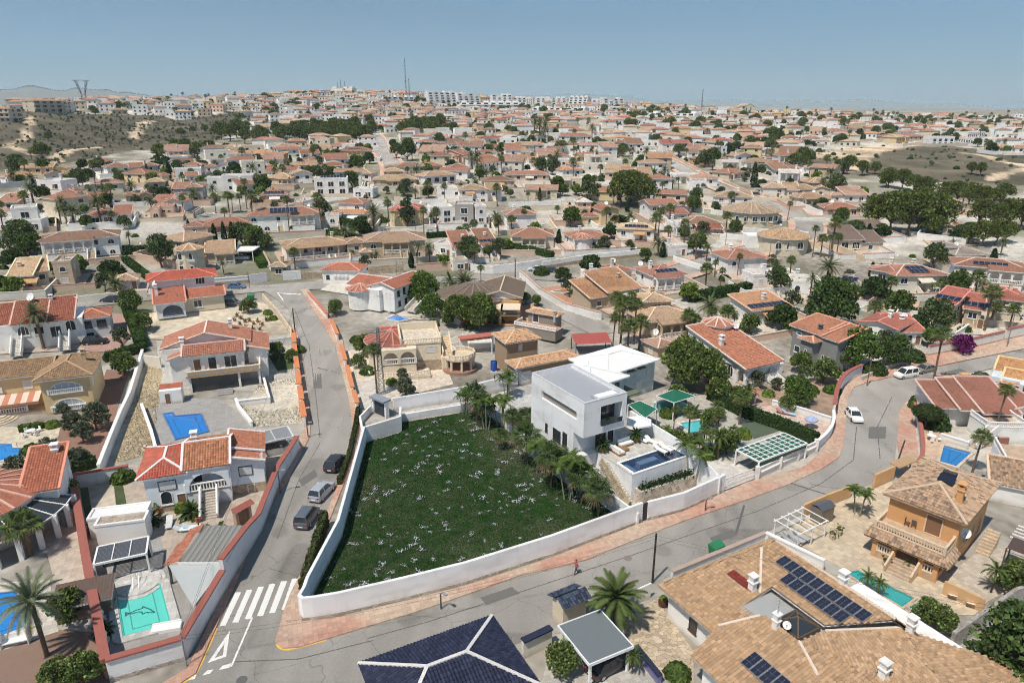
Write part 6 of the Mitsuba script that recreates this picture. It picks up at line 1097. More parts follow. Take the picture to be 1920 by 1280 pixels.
# ---- villa neighbours
GRN=(0.02,0.13,0.075)
for l,q,h in[('green shade canopy nearer the villa wall',[(16.19,87.26),(18.11,88.64),(20.02,85.93),(17.82,82.94)],2.6),('green shade canopy with white ridge behind the parasol',[(20.7,89.83),(23.97,92.51),(26.23,89.83),(22.65,87.5)],2.8)]:
    T=Thing('shade_canopy',l,'canopy',(0,0),0,0);c_=np.mean(q,0);m=T.part('cloth','smooth');f=T.part('frame','smooth')
    for i in range(4):a,b=q[i],q[(i+1)%4];m.face([(*a,h),(*b,h),(*c_,h+.35)],GRN);f.bar((*a,h),(*b,h),.08,.08,WHITE);T.part('post','smooth').box(a[0]-.06,a[1]-.06,0,a[0]+.06,a[1]+.06,h,WHITE)
    T.done()
yard('pale paving of the pale blue house plot',[(17.82,92.78),(24.27,98.84),(30.39,96.74),(34.01,85.64),(32.27,76.55),(27.41,73.87),(25.26,77.95),(20.7,85.64)],(0.50,0.48,0.44),.02);pool('turquoise pool glimpsed between the palms',[(23.49,86.48),(26.32,87.33),(27.13,84.81),(24.17,83.2)],(0.1,0.5,0.55));wall_line('fence',[(20.45,89.98),(23.43,91.27),(25.78,88.2)],1.7,.12,(0.2,0.5,0.5),'turquoise panel fence by the green canopies',WHITE,cat='fence')
yard('white concrete drive behind the white bar gate',[(25.03,77.95),(28.34,74.75),(29.37,72.6),(24.79,70.15),(22.3,74.31)],(0.74,0.72,0.69),.05);yard('dark green sports turf behind the tall hedge',[(31.9,86.76),(35.04,87.91),(36.47,84.27),(32.27,81.9)],(0.07,0.12,0.08),.04,'ground','lawn')
e=(29.27,71.84,31.4,8.85);T=louvre('green slatted pergola with a white frame by the street fence',e,3.4,2.3,1,WHITE,GRN,bars=8);f=T.parts[0][1]
for k in range(1,5):f.box(0,k*.68-.03,2.22,e[3],k*.68+.03,2.33,WHITE)
for k in range(9):
    for j in range(5):
        if k not in(4,):T.part('panel','smooth').box(e[3]*k/9+.06,j*.68+.06,2.2,e[3]*(k+1)/9-.06,j*.68+.62,2.24,vary((0.02,0.10,0.07),.2))
T.part('front_blind','smooth').box(.1,-.05,1.7,e[3]-.1,0,2.1,(0.01,0.08,0.05));T.done()
fp=[(29.12,71.56),(32.71,74.09),(35.71,76.18),(39.03,78.52)];wall_line('street_wall',fp,.75,.25,WHITE,'low white street wall with diamond marks and a rail',WHITE);T=Thing('balustrade','white railing on top of the low street wall','railing',(0,0),0,0);balustrade(T,fp,.85,.65,WHITE,.22)
for p in fp:T.part('post','paint').box(p[0]-.22,p[1]-.22,0,p[0]+.22,p[1]+.22,1.75,WHITE)
T.done();wall_line('street_wall',smoothline([(39.03,78.52),(42.23,81.9),(44.24,85.09),(45.55,88.2)]).tolist(),[1.3]*40,.25,(0.76,0.79,0.83),'curving white wall at the inside of the bend',WHITE)
g=[(24.5,68.86),(28.65,71.35)];T=Thing('sliding_gate','white barred sliding gate beside the villa street wall','gate',g[0],math.degrees(math.atan2(g[1][1]-g[0][1],g[1][0]-g[0][0])),0);L_=math.hypot(g[1][0]-g[0][0],g[1][1]-g[0][1])
for z in(.2,.7,1.2,1.6):T.part('rail','smooth').box(0,-.03,z,L_,.03,z+.07,WHITE)
for k in range(int(L_/.18)):T.part('bar','smooth').box(k*.18,-.02,.2,k*.18+.05,.02,1.62,WHITE)
T.done()
hedge([(30.02,95.39),(33.15,89.09),(37.15,84.81),(39.93,80.38)],1.6,1.3,'tall clipped hedge behind the green pergola',(0.05,0.085,0.03),15);yard('pink paved pool deck inside the bend wall',[(34.45,91.52),(38.55,92.78),(44.87,87.33),(43.64,84.0),(40.38,80.88),(38.79,84.0),(37.67,86.2)],(0.66,0.50,0.42),.04);pool('long narrow blue pool behind the tall hedge',[(34.32,90.17),(36.15,91.02),(40.07,86.48),(38.2,84.98)],(0.02,0.14,0.42),.3)
wall_line('garden_wall',[(38.32,92.14),(41.81,89.09),(44.37,86.2)],1.1,.2,WHITE,'low white wall behind the long narrow pool',WHITE);wall_line('garden_wall',smoothline([(45.89,88.79),(48.82,94.73),(52.81,100.86),(57.3,104.31)]).tolist(),1.9,.3,(0.74,0.76,0.8),'curved white wall with red coping on the outside of the bend',REDC,capw=.6)
x,y=(41.2,85.31);parasol(x,y,None,.9,1.9,(0.35,0.42,0.62),'blue and white parasol on the pink pool deck');lounger((39.76,89.44)[0],(39.76,89.44)[1],None,60,'pale blue lounger on the pink pool deck',(0.35,0.55,0.7));lounger((39.05,89.8)[0],(39.05,89.8)[1],None,60,'red towelled lounger on the pink pool deck',(0.5,0.2,0.18))
yard('pink gravel garden round the terracotta house',[(27.56,107.21),(34.69,113.68),(36.6,98.13),(42.67,99.56),(57.24,106.68),(49.84,96.74),(45.89,89.09),(43.05,92.14),(35.38,92.78),(30.5,98.13)],(0.55,0.38,0.29),.02,'ground');T=Thing('garden_arch','small red tiled garden arch below the terracotta house','arch',[(35.46,93.42),(44.92,177.22)][0],25)
for x in(-.9,.7):T.part('pier','paint').box(x,-.25,0,x+.3,.25,2.0,WHITE)
T.part('tiled_cap','tile').add([[-1.3,-.9,2.0],[1.4,-.9,2.0],[1.4,0,2.5],[-1.3,0,2.5],[1.4,.9,2.0],[-1.3,.9,2.0]],[[0,1,2,3],[3,2,4,5]],(0.46,0.2,0.14));T.done()
for i,(a,b,h)in enumerate([((72.2,111.46),(79.1,113.45),1.9),((81.11,113.98),(88.6,116.8),1.9),((89.12,117.01),(99.22,120.67),2.2)]):wall_line('garden_wall',[a,b],h,.3,(0.68,0.66,0.62),f'pale panelled street wall with red coping, {["beside the bougainvillea", "right of the white gate", "at the right edge"][i]}',REDC,base=(.5,STONE),capw=.5)
wall_line('gate',[(79.42,113.66),(80.94,114.0)],1.7,.1,(0.72,0.74,0.78),'white sheet gate in the upper street wall',cat='gate',mat='smooth');wall_line('garden_wall',[(56.29,102.1),(62.36,106.24),(67.18,108.63),(71.81,111.27)],.8,.3,(0.5,0.47,0.42),'low grey wall under the dark shrubs of the upper street')
# ---- right edge: red walled pool garden
yard('terracotta and cream paved garden inside the bend',[(59.51,92.77),(64.14,90.63),(58.5,81.83),(52.2,73.87),(50.54,74.61),(54.64,81.83),(57.19,87.33)],(0.62,0.45,0.33),.02);pool('bright blue pool inside the bend',[(56.39,79.85),(58.77,77.94),(54.58,74.36),(53.35,75.61)],(0.02,0.20,0.50),.35,(0.66,0.56,0.44));wall_line('garden_wall',smoothline([(59.09,91.89),(57.67,88.64),(55.64,84.2),(52.74,78.48),(50.7,75.11),(49.25,73.63)]).tolist(),1.1,.3,(0.62,0.6,0.6),'red coped wall curving along the pink footway of the bend',(0.36,0.13,0.1),capw=.5);wall_line('garden_wall',[(56.95,81.68),(59.09,79.16)],.9,.2,WHITE,'white balustrade wall behind the bright blue pool',WHITE)
wall_line('garden_wall',[(69.26,99.34),(71.0,100.16),(74.42,101.83)],1.1,.25,WHITE,'white street wall beside the orange capped gate pillar',WHITE);T=Thing('gate_pillar','gate pillar with a small orange tiled cap','gate',[(71.24,99.77),(66.68,118.68)][0]);T.part('pier','paint').box(-.5,-.3,0,.5,.3,1.9,(0.35,0.33,0.31));T.part('tiled_cap','tile').box(-.7,-.5,1.9,.7,.5,2.05,(0.6,0.34,0.16));T.done()
# ---- orange house plot
yard('cream stone patio of the orange house',[(27.63,60.36),(31.97,63.76),(38.2,67.2),(44.82,70.99),(46.14,64.27),(41.37,53.84),(42.8,50.4),(40.36,48.59),(37.1,48.59),(34.59,50.87),(31.76,54.89),(30.3,57.09)],(0.66,0.55,0.40),.04);yard('pale paving beyond the orange house',[(41.04,53.84),(45.81,57.09),(52.4,59.44),(48.74,53.33),(42.8,50.4)],(0.56,0.5,0.42),.02);pool('green turquoise pool of the orange house',[(31.68,54.15),(33.02,54.49),(36.23,50.59),(34.49,49.44)],(0.03,0.36,0.36),.2,(0.62,0.5,0.36));pool('small square turquoise basin beside the long pool',[(35.09,49.44),(36.38,50.05),(37.13,49.3),(35.73,48.63)],(0.03,0.32,0.34),.2,(0.62,0.5,0.36))
wall_line('street_wall',[(31.43,63.76),(34.76,65.74),(38.37,67.64)],1.5,.25,(0.60,0.38,0.19),'orange street wall left of the palm');wall_line('street_wall',[(42.01,69.59),(45.35,71.6)],1.8,.25,(0.60,0.36,0.18),'orange street wall right of the palm');wall_line('street_wall',[(14.84,52.93),(25.72,59.03)],1.2,.3,(0.60,0.62,0.64),'grey white street wall with small tile coping below the tan roof',(0.42,0.33,0.28));wall_line('garden_wall',[(25.66,58.89),(29.62,54.38)],1.3,.25,WHITE,'white wall beside the white beam pergola',WHITE);wall_line('garden_wall',[(39.23,51.41),(41.29,48.93)],1.4,.2,(0.6,0.38,0.2),'low orange wall behind the white loungers')
wall_line('block_wall',[(35.78,44.56),(39.85,47.03),(44.51,49.84),(46.19,50.43)],1.8,.3,(0.40,0.40,0.39),'grey concrete block wall at the lower right',mat='stone');T=Thing('carport_roof','tan timber roof edge over the orange house gate','roof',[(45.67,71.8),(21.74,77.52)][0],30);T.part('roof','tile').box(-.5,-.7,1.8,3.0,.7,1.93,(0.42,0.28,0.16))
for x in(-.4,2.8):T.part('post','smooth').box(x,-.1,0,x+.15,.05,1.9,(0.3,0.2,0.12))
T.done()
e=(28.36,56.03,33.2,3.74);T=Thing('pergola','white beam pergola over grey loungers by the street','pergola',[(28.36,57.52),(21.74,77.52)][0],32)
for x in(0,2.2,4.4):
    for y in(0,2.8):T.part('post','smooth').box(x-.04,y-.04,0,x+.04,y+.04,2.0,WHITE)
for y in(0,2.8):T.part('beam','smooth').box(-.2,y-.05,2.0,4.6,y+.05,2.1,WHITE)
for k in range(5):T.part('rafter','smooth').box(k*1.1-.04,-.2,2.1,k*1.1+.04,3.0,2.18,WHITE)
T.done()
for i,(x,y)in enumerate([(28.27,59.13),(29.02,59.44),(29.69,59.74)]):lounger(x,y,None,40,['grey lounger leftmost under the white beams','grey lounger in the middle under the white beams','grey lounger rightmost under the white beams'][i],(0.4,0.4,0.4))
for i,(x,y)in enumerate([(39.88,51.11),(40.83,50.05)]):lounger(x,y,None,150,['white lounger farther along the low orange wall','white lounger nearest the block wall'][i])
T=Thing('shed','grey metal garden shed against the orange street wall','shed',[(32.55,61.94),(21.74,77.52)][0],28);b=T.part('body','metal')
for k in range(10):b.box(k*.2,0,0,k*.2+.17,1.3,1.9,(0.24,0.22,0.2));b.box(k*.2+.17,.03,0,k*.2+.2,1.27,1.88,(0.14,0.13,0.12))
r=T.part('roof','metal');r.add([[-.1,-.1,1.9],[2.1,-.1,1.9],[2.1,.65,2.2],[-.1,.65,2.2],[2.1,1.4,1.9],[-.1,1.4,1.9]],[[0,1,2,3],[3,2,4,5]],(0.2,0.2,0.22));T.done()
T=Thing('pergola','white beams and dark brown canopy right of the orange house','pergola',[(46.96,54.89),(21.74,77.52)][0],-48);T.part('canopy','smooth').add([[0,0,2.4],[4.6,0,2.4],[4.6,2,2.7],[0,2,2.7]],[[0,1,2,3]],(0.09,0.06,0.055))
for x in(0,4.5):
    for y in(0,2):T.part('post','smooth').box(x-.06,y-.06,0,x+.06,y+.06,2.4,(0.1,0.09,0.08))
for k in range(5):T.part('beam','smooth').box(-.3,2.4+k*.7,2.3,4.4,2.5+k*.7,2.42,WHITE)
T.done()
# balcony set of the orange house
for i,(x,y)in enumerate([(38.9,57.67),(39.35,57.28)]):T=Thing('chair',['left dark chair on the orange house balcony','right dark chair on the orange house balcony'][i],'chair',(x,y),40+90*i,3.0);T.part('seat','smooth').box(-.22,-.22,.4,.22,.22,.46,(0.1,0.08,0.07));T.part('backrest','smooth').box(-.22,.18,.46,.22,.23,.9,(0.1,0.08,0.07));[T.part('leg','smooth').box(a-.03,b-.03,0,a+.03,b+.03,.4,(0.1,0.08,0.07))for a in(-.19,.19)for b in(-.19,.19)];T.done()
# ---- bottom centre: carport, patio
yard('patterned stone yard between the carport and the tan house',[(9.12,47.29),(13.19,50.87),(13.66,48.59),(14.8,44.47),(13.48,39.21),(10.49,43.9)],(0.58,0.48,0.36),.03,'stone');yard('pale concrete drive under the grey carport',[(3.44,46.25),(8.21,47.29),(10.49,43.9),(12.42,39.21),(1.85,39.21)],(0.5,0.48,0.45),.02)
e=(5.78,40.38,27.0,3.99,4.49);T=Thing('carport','flat grey carport roof with white edges over a dark car','carport',(e[0],e[1]),e[2],0);T.part('roof','smooth').box(0,0,2.5,e[3],e[4],2.62,(0.155,0.175,0.185));f=T.part('fascia','smooth');f.poly(sbox(-.08,-.08,e[3]+.08,e[4]+.08).difference(sbox(0.02,.02,e[3]-.02,e[4]-.02)),2.42,2.66,(0.74,0.75,0.76))
for x in(.2,e[3]-.3):
    for y in(.2,e[4]-.3):T.part('post','smooth').box(x,y,0,x+.18,y+.18,2.5,WHITE)
T.done();wall_line('street_wall',[(0.85,43.69),(3.2,45.17)],1.7,.3,(0.70,0.66,0.58),'cream street wall with blue tile coping left of the grey carport',NAVY,capw=.6)
T=Thing('gate_roof','small blue tiled gate roof behind the grey carport','gate',[(4.29,46.67),(-21.74,77.52)][0],30);tl=T.part('roof_tiles','tile',kind='stuff');tiled(tl,[(0,0,2.2),(2.8,0,2.2),(2.8,1.1,2.7),(0,1.1,2.7)],NAVY,[(0.05,0.07,0.11)]);tiled(tl,[(2.8,2.2,2.2),(0,2.2,2.2),(0,1.1,2.7),(2.8,1.1,2.7)],NAVY,[(0.05,0.07,0.11)]);T.part('body','paint').box(.2,.3,0,2.6,1.9,2.2,(0.6,0.52,0.4));T.done()
wall_line('gate',[(11.15,50.05),(12.47,50.87)],1.6,.15,WHITE,'white double gate with round topped pillars',cat='gate');wall_line('garden_wall',[(10.02,44.09),(11.34,41.03)],.8,.3,(0.12,0.12,0.3),'low blue tiled wall along the patterned yard',NAVY)

# ---- loose things on the ground: rubble, weeds, pots, garden furniture
def stones(pts,n,c,label,lo=.05,hi=.22):
    p=Polygon(pts).buffer(0).buffer(-.2);R=np.random.default_rng(n);m=M();x0,y0,x1,y1=p.bounds;ico=trimesh.creation.icosphere(0,1.0)
    while n>0:
        x,y=R.uniform(x0,x1),R.uniform(y0,y1)
        if not shapely.contains_xy(p,x,y):continue
        n-=1;m.add(np.array(ico.vertices)*R.uniform(lo,hi)*[1,R.uniform(.6,1),R.uniform(.3,.7)]*R.uniform(.8,1.2,(12,1))+[x,y,hg(x,y)+.06],ico.faces,np.array(c)*R.uniform(.7,1.15))
    one('rubble',m,'tile',label,'rubble',kind='stuff')
ra,rb=[(-40.32,102.5),(-34.5,103.28),(-29.41,86.76),(-35.89,85.36),(-39.93,91.52)],[(-61.4,107.38),(-58.5,106.27),(-45.96,77.95),(-49.45,75.19),(-56.31,93.42)]
stones(ra,620,(0.66,0.62,0.55),'white broken rubble on the bare plot');stones(rb,240,(0.56,0.5,0.42),'small stones along the dry strip');grass(Polygon(rb).buffer(0),7000,(0.24,0.20,0.09),.3,'dry yellow weeds along the white wall',71,'dry_weeds',.05,.5);grass(Polygon(ra).buffer(0).difference(Point(*(-35.81,95.73)).buffer(5)),3500,(0.24,0.20,0.10),.3,'dry weeds at the edge of the rubble plot',72,'dry_weeds',.05,.5)
def pot(p,s,label,group=None,c=(0.36,0.13,0.07)):
    T=Thing('flower_pot',label,'pot',p,group=group);T.part('pot','smooth').cyl(0,0,0,.4*s,.17*s,.25*s,c,9);q=T.part('plant','leaf');R=np.random.default_rng(int(abs(p[0]*97+p[1]*31)));cards(q,R.normal(0,.13*s,(26,3))+[0,0,.55*s],.12*s,(0.11,0.16,0.05),R,.3);T.done()
for q in[(-54.63,129.94),(-53.43,128.66),(-52.08,127.2),(-51.45,127.79),(-50.12,126.35),(-49.67,127.44),(-48.36,126.0),(-52.53,125.6),(-50.82,124.23),(-49.37,123.87),(-47.93,123.5),(-54.35,127.77),(-48.22,128.1)]:pot(q,1.3,'terracotta pot with a small cactus on the cream gravel','pots on the cream gravel')
for q,l in zip([(-31.84,60.64),(-30.14,60.82),(-33.54,62.76),(-43.71,60.64),(-38.54,64.58)],['potted plant at the right foot of the wide steps','potted plant by the wooden street gate','potted plant in the bed before the wide steps','potted plant beside the red wall and the white outbuilding','potted plant near the left cycad ring']):pot(q,1.6,l)
for q in[(39.13,55.24),(37.74,54.76),(36.04,55.24),(32.87,59.71),(33.87,60.45)]:pot(q,1.4,'small potted plant on the cream stone patio','pots on the cream stone patio',(0.5,0.4,0.3))
def tableset(p,label,yaw=20,c=WHITE):
    T=Thing('garden_table',label,'table',p,yaw);T.part('top','smooth').cyl(0,0,.7,.74,.55,.55,c,14);T.part('leg','smooth').cyl(0,0,0,.7,.08,.05,c,6);T.done()
    for k in range(4):
        a=math.radians(yaw+45+90*k);C=Thing('garden_chair','chair standing round the '+label,'chair',(p[0]+.95*math.cos(a),p[1]+.95*math.sin(a)),math.degrees(a)-90,group='chairs round the '+label);C.part('seat','smooth').box(-.22,-.22,.38,.22,.22,.44,c);C.part('backrest','smooth').box(-.22,.18,.44,.22,.23,.85,c)
        for u in(-.19,.19):
            for v in(-.19,.19):C.part('leg','smooth').box(u-.03,v-.03,0,u+.03,v+.03,.38,c)
        C.done()
for p,l in[((55.73,81.64),'white garden table inside the bend'),((-23.06,105.63),'white table on the cream terrace'),((36.85,87.33),'white table on the pink deck'),((-24.73,134.97),'white table by the bright blue pool'),((-64.93,83.2),'white table on the cream pool terrace')]:tableset(p,l)

# ---------------------------------------------------------------- the town on the slope: houses one by one
MARKS=[('long tan roofed pavilion',(-47.1,164.09)),('arcaded brown roofed house',(-106.47,164.49)),('cream tower house',(-78.09,164.0)),('tall slim palms',(-63.72,195.82)),('white modern panel house',(-62.15,236.72)),('grey and white modern house',(-14.43,205.04)),('big dark pine',(41.33,243.55)),('round tan roofed house',(76.12,212.39)),
         ('bend of the upper road',(90.19,208.31)),('dense pine grove',(114.15,199.94)),('bare scrub field',(202.15,346.8)),('dirt road',(163.57,337.19)),('pine strip',(-130.11,482.72)),('dark pine clump',(-69.41,515.94)),('steep street',(-70.71,382.64)),('scrub hill',(-198.84,370.85)),('white apartment rows',(19.94,670.68)),('hilltop',(-189.76,639.78)),('upper road',(79.05,279.42)),('tall date palms',(17.48,466.27)),
         ('side street corner',(-53.19,150.43)),('dead end street',(10.94,134.12)),('round topped palms',(78.02,166.06)),('big solar roofed house',(91.52,156.64)),('cypress row',(-78.52,188.46)),('left street',(-95.75,137.65)),('cream hall on the ridge',(270.24,828.31))]
def where(x,y):
    n,p=min(MARKS,key=lambda k:math.hypot(k[1][0]-x,k[1][1]-y));r,q=math.hypot(x,y),math.hypot(*p);side=(math.atan2(x,y)-math.atan2(*p))*r
    far=r-q
    if abs(side)<9 and abs(far)<12:return 'close beside the '+n
    if abs(far)>1.2*abs(side):return('behind the ' if far>0 else 'below the ')+n
    return('right of the ' if side>0 else 'left of the ')+n
used={}
def fresh(label):
    """a label of its own: a second house that would read the same is told apart by a further word"""
    n=used.get(label,0);used[label]=n+1
    return label if n==0 else label.replace(' roof',' tiled roof' if n==1 else ' low roof' if n==2 else ' faded roof' if n==3 else ' broad roof' if n==4 else ' shallow roof',1)
WN={'w':('white',WHITE),'c':('cream',CREAM),'p':('pale',PALE),'y':('yellow',YELLOW),'k':('pink',PINKW),'g':('grey',(0.42,0.41,0.39)),'b':('beige',(0.52,0.42,0.30)),'o':('orange',OCHRE),'l':('pale blue',(0.62,0.69,0.74))}
RN={'t':('terracotta',(0.345,0.175,0.125)),'b':('brown',(0.285,0.175,0.13)),'n':('tan',(0.44,0.315,0.21)),'o':('orange',(0.49,0.265,0.155)),'s':('salmon',(0.42,0.27,0.205)),'d':('dark brown',DARK),'r':('red',(0.37,0.13,0.10)),'f':('flat',(0.62,0.60,0.57)),'y':('sandy',(0.55,0.40,0.25)),'e':('grey',(0.27,0.25,0.23))}
walls_made=[]
def gh(e,h,wc,rc,kind='hip',d=8.5,f='',label=None,lod=0,wall=True,base=0.0,pitch=17,seed=None,name='house'):
    """a house of the slope: e = front eave line at height h; f: a# arcade, s stairs, c chimney, t terrace, v# panels, w wing, x tower, A awning, D dish, o open columns, g big glass, B bow"""
    R=random.Random(seed if seed is not None else int(abs(e[0]*37+e[1]*91))+7);x,y,yaw,w=e[:4];wn,wcol=WN[wc];rn,rcol=RN[rc];wcol,rcol=vary(wcol,.05,R),vary(rcol,.12,R)
    two_=h>4.2;fs=f.split();has=lambda k:next((q for q in fs if q[0]==k),None)
    feat='arches' if has('a')else 'steps' if has('s')else 'a roof terrace' if has('t')else 'solar panels' if has('v')else 'an awning' if has('A')else 'a chimney' if has('c')else 'plain windows'
    head,tail=f'{wn} {"two storey " if two_ else ""}house with a {rn} roof',where(x,y);lb=f'{head} and {feat}, {tail}'
    if len(lb.split())>14:lb=f'{head}, {tail}'
    lb=label or fresh(lb)
    z=hg(x,y);cx,cy=x+math.cos(math.radians(yaw))*w/2-math.sin(math.radians(yaw))*d/2,y+math.sin(math.radians(yaw))*w/2+math.cos(math.radians(yaw))*d/2
    T=Thing(name,lb,'house',(x,y),yaw,z,None if label else lb);o=.45;b=blk(T,o,o,w-o,d-o,-2.5+base,h-.05,wcol);tp=math.tan(math.radians(pitch))
    if lod<2:T.part('plinth','stone').box(o-.04,o-.04,-2.5,w-o+.04,d-o+.04,.35,(0.5,0.42,0.33))
    if kind=='flat':roof(T,'flat',o,o,w-o,d-o,h,0,.55,rcol if rc!='f' else(0.55,0.52,0.48),wc=wcol)
    else:roof(T,kind,o,o,w-o,d-o,h,pitch,.5,rcol,wc=wcol,cap=lod<2,ridge=R.choice([None,None,(0.68,0.55,0.46)]))
    if has('w')or(lod<2 and R.random()<.35 and not has('-')):
        ww,s=R.uniform(3.5,5.5),R.choice((-1,1));hw=R.uniform(2.6,3.0)if not two_ or R.random()<.6 else h-.5;x0,x1=(w-.6,w+ww)if s>0 else(-ww,.6);y0=R.uniform(.5,2.5)
        b2=blk(T,x0,y0,x1,d-1.5,-2.5,hw,wcol);roof(T,R.choice(('hip','gy','my+'))if kind!='flat' else 'flat',x0,y0,x1,d-1.5,hw,pitch,.35,rcol,wc=wcol,cap=lod<2);win(T,'f',b2,abs(x1-x0)*.35,hw-2.0,1.3,1.2,'w',light=lod>0)
    k=has('a');floors=[h-2.7]+([h-5.3]if two_ else[])
    if k:
        n=int(k[1:]or 3);pw=min(w-1.2,n*2.1);px=(w-pw)*R.choice((.15,.5,.85));porch(T,px,-1.4,px+pw,.45,h-2.95,2.9,n,wcol,lod<2);r2=T.part('porch_roof','roof');r2.face([(px-.3,-1.85,h-.12),(px+pw+.3,-1.85,h-.12),(px+pw+.3,.6,h+.62),(px-.3,.6,h+.62)],rcol);r2.face([(px-.3,-1.85,h-.32),(px+pw+.3,-1.85,h-.32),(px+pw+.3,-1.85,h-.12),(px-.3,-1.85,h-.12)],wcol)
        if h-3.2>.3:blk(T,px+.02,-1.38,px+pw-.02,.45,-2,h-3.2,wcol)
    for fi,z0 in enumerate(floors):
        n=max(1,int((w-1)/(3.0 if lod<2 else 4.0)))
        for i in range(n):
            u=(w-2*o)*(i+.5)/n
            if k and fi==0 and px-1<u+o<px+pw+.3:continue
            kk=R.choice('wwwsaa' if lod==0 else 'www');q=R.uniform(1.1,1.7)if not has('g')else 2.1
            win(T,'f',b,u-q/2,max(z0+.8-(.6 if has('g')else 0),.3),q,1.25+(.6 if has('g')else 0),kk if not has('g')else 'g',light=lod>0)
    if lod<2:
        for face,L in(('l',d),('r',d)):
            for z0 in floors:win(T,face,b,L*.3,max(z0+.8,.3),1.1,1.2,R.choice('ws'),light=lod>0)
        win(T,'f',b,(w-2*o)*.5-.5+(1.5 if not k else 0),.02,1.0,2.0,'d')if h<4.2 and not k else None
    if has('s'):stairs(T,w*R.uniform(.35,.7),-1.4 if k else .3,-.2,max(h-3.0,1.0),1.5,3.2,vary(SAND,.1,R),wcol)
    if has('c')or R.random()<.5:chimney(T,w*R.uniform(.2,.8),d*.55,h+d*.3*tp+.2,1.0,.6,wcol)
    if has('D')or(lod==0 and R.random()<.25):dish(T,w*R.uniform(.1,.9),d*.9,h+.3,.6,R.uniform(180,260))
    if has('t'):tw=w*R.uniform(.3,.5);b3=blk(T,0,-3.2,tw,o,-2,2.5,wcol);T.part('roof_terrace','slabs').box(0,-3.2,2.5,tw,.4,2.58,vary((0.5,0.34,0.25),.1,R));balustrade(T,[(0,.3),(0,-3.15),(tw,-3.15),(tw,.3)],2.58,.8,wcol,.3);win(T,'f',(0,-3.2,tw,o),tw*.3,.3,1.6,1.4,'a')
    v=has('v')
    if v:
        n=int(v[1:]or 4);s=(1,0,0)
        if kind=='flat':panels(T,(w*.2,d*.4,h+.3),(1,0,0),(0,.9,.4),n,1,1.1,1.7)
        else:panels(T,(w*.5-n*.55,.9,h+(0.9)*tp+.1),(1,0,0),(0,1,tp),n,2 if d>9 else 1,1.05,1.5,cells=False)
    if has('A'):q=w*R.uniform(.2,.5);T.part('awning','smooth').add([[q,.4,h-.5],[q+3.4,.4,h-.5],[q+3.4,-1.5,h-1.2],[q,-1.5,h-1.2],[q+3.4,-1.5,h-1.4],[q,-1.5,h-1.4]],[[0,1,2,3],[3,2,4,5]],R.choice([(0.66,0.6,0.5),(0.72,0.7,0.66),(0.5,0.3,0.15)]))
    if has('x'):q=w*R.uniform(.1,.5);blk(T,q,1.5,q+4.2,6,h-.5,h+2.2,wcol);roof(T,'hip',q,1.5,q+4.2,6,h+2.2,18,.4,rcol,wc=wcol);win(T,'f',(q,1.5,q+4.2,6),1.5,h+.8,1.1,1.0,'w')
    if has('B'):T.same('wall').cyl(w*.3,.8,-2,h-.05,3.0,3.0,wcol,16);cone(T,w*.3,.8,3.5,10,h,18,rcol,150,400,wc=wcol)
    T.done();walls_made.append((cx,cy,max(w,d)*.6))
    if wall and lod<2:
        q=R.uniform(3.5,6.0);a,bb=R.uniform(2,5),R.uniform(2,5);P=[T.world(-a,d*R.uniform(.3,1))[:2],T.world(-a,-q)[:2],T.world(w+bb,-q)[:2],T.world(w+bb,d*R.uniform(.3,1))[:2]]
        if not any(roads.buffer(1.5).intersects(LineString(P[i:i+2]))for i in range(3)):
            c=R.choice([WHITE,WHITE,PALE,CREAM,(0.58,0.52,0.44),(0.62,0.46,0.36)]);nm={WHITE:'white',PALE:'pale',CREAM:'cream'}.get(c,'sand coloured');pos=where(x,y)
            wall_line('garden_wall',P,R.uniform(1.1,1.8),.25,c,f'{nm} garden wall of a house plot {pos}',R.choice([None,vary(c,.1,R),(0.5,0.3,0.24)]),group=f'{nm} garden walls {pos}',step=8)
        pv=R.choice([(0.56,0.48,0.40),(0.56,0.42,0.34),(0.62,0.57,0.5),(0.46,0.44,0.41),(0.50,0.36,0.29)]);sheet('paving',Polygon([T.world(-1.5,d+1)[:2],T.world(-1.5,-q+.5)[:2],T.world(w+1.5,-q+.5)[:2],T.world(w+1.5,d+1)[:2]]),.05+.002*(len(walls_made)%20),pv,'slabs','paved plot of a house '+where(x,y))
    return T
K=5.333
# rows just behind the cross street
gh((-113.94,162.62,26.1,17.37),5.0,'w','b',d=9,f='a5 s c -',label='long white two storey house with brown roof and five upper arches',pitch=15)
gh((-137.09,187.34,31.5,6.83),5.6,'w','f','flat',d=8,f='g -',label='white flat roofed modern house at the left edge');gh((-139.4,184.09,13.0,11.44),2.9,'w','f','flat',d=6,f='g -',label='low white flat roofed front wing at the left edge',wall=False)
gh((-121.65,196.0,21.4,7.3),3.0,'w','t',d=9,f='g w',label='white house with terracotta roof behind a single tall date palm');gh((-100.44,145.46,20.8,4.42),5.0,'b','f','flat',d=8,f='-',label='beige two storey garage house with a flat terrace roof')
gh((-106.69,140.5,17.6,4.82),3.4,'c','y','my+',d=8,f='A -',label='cream house with a sandy orange roof left of the garage house');gh((-103.38,144.02,33.2,3.0),3.6,'c','y','my+',d=7,f='-',label='narrow cream house with a sandy roof joined to the garage house',wall=False);gh((-85.99,142.95,22.2,5.08),2.4,'c','n',d=5.5,f='-',label='low tan hipped bungalow behind the long pale street wall',pitch=20)
T=gh((-88.13,168.94,-23.5,8.71),5.2,'c','n',d=10,f='-',label='cream tower house with a tan roof and white balconies');x,y=(-76.6,160.53);T=Thing('house','eight sided cream tower with a tan roof and white arched windows','house',(x,y),0)
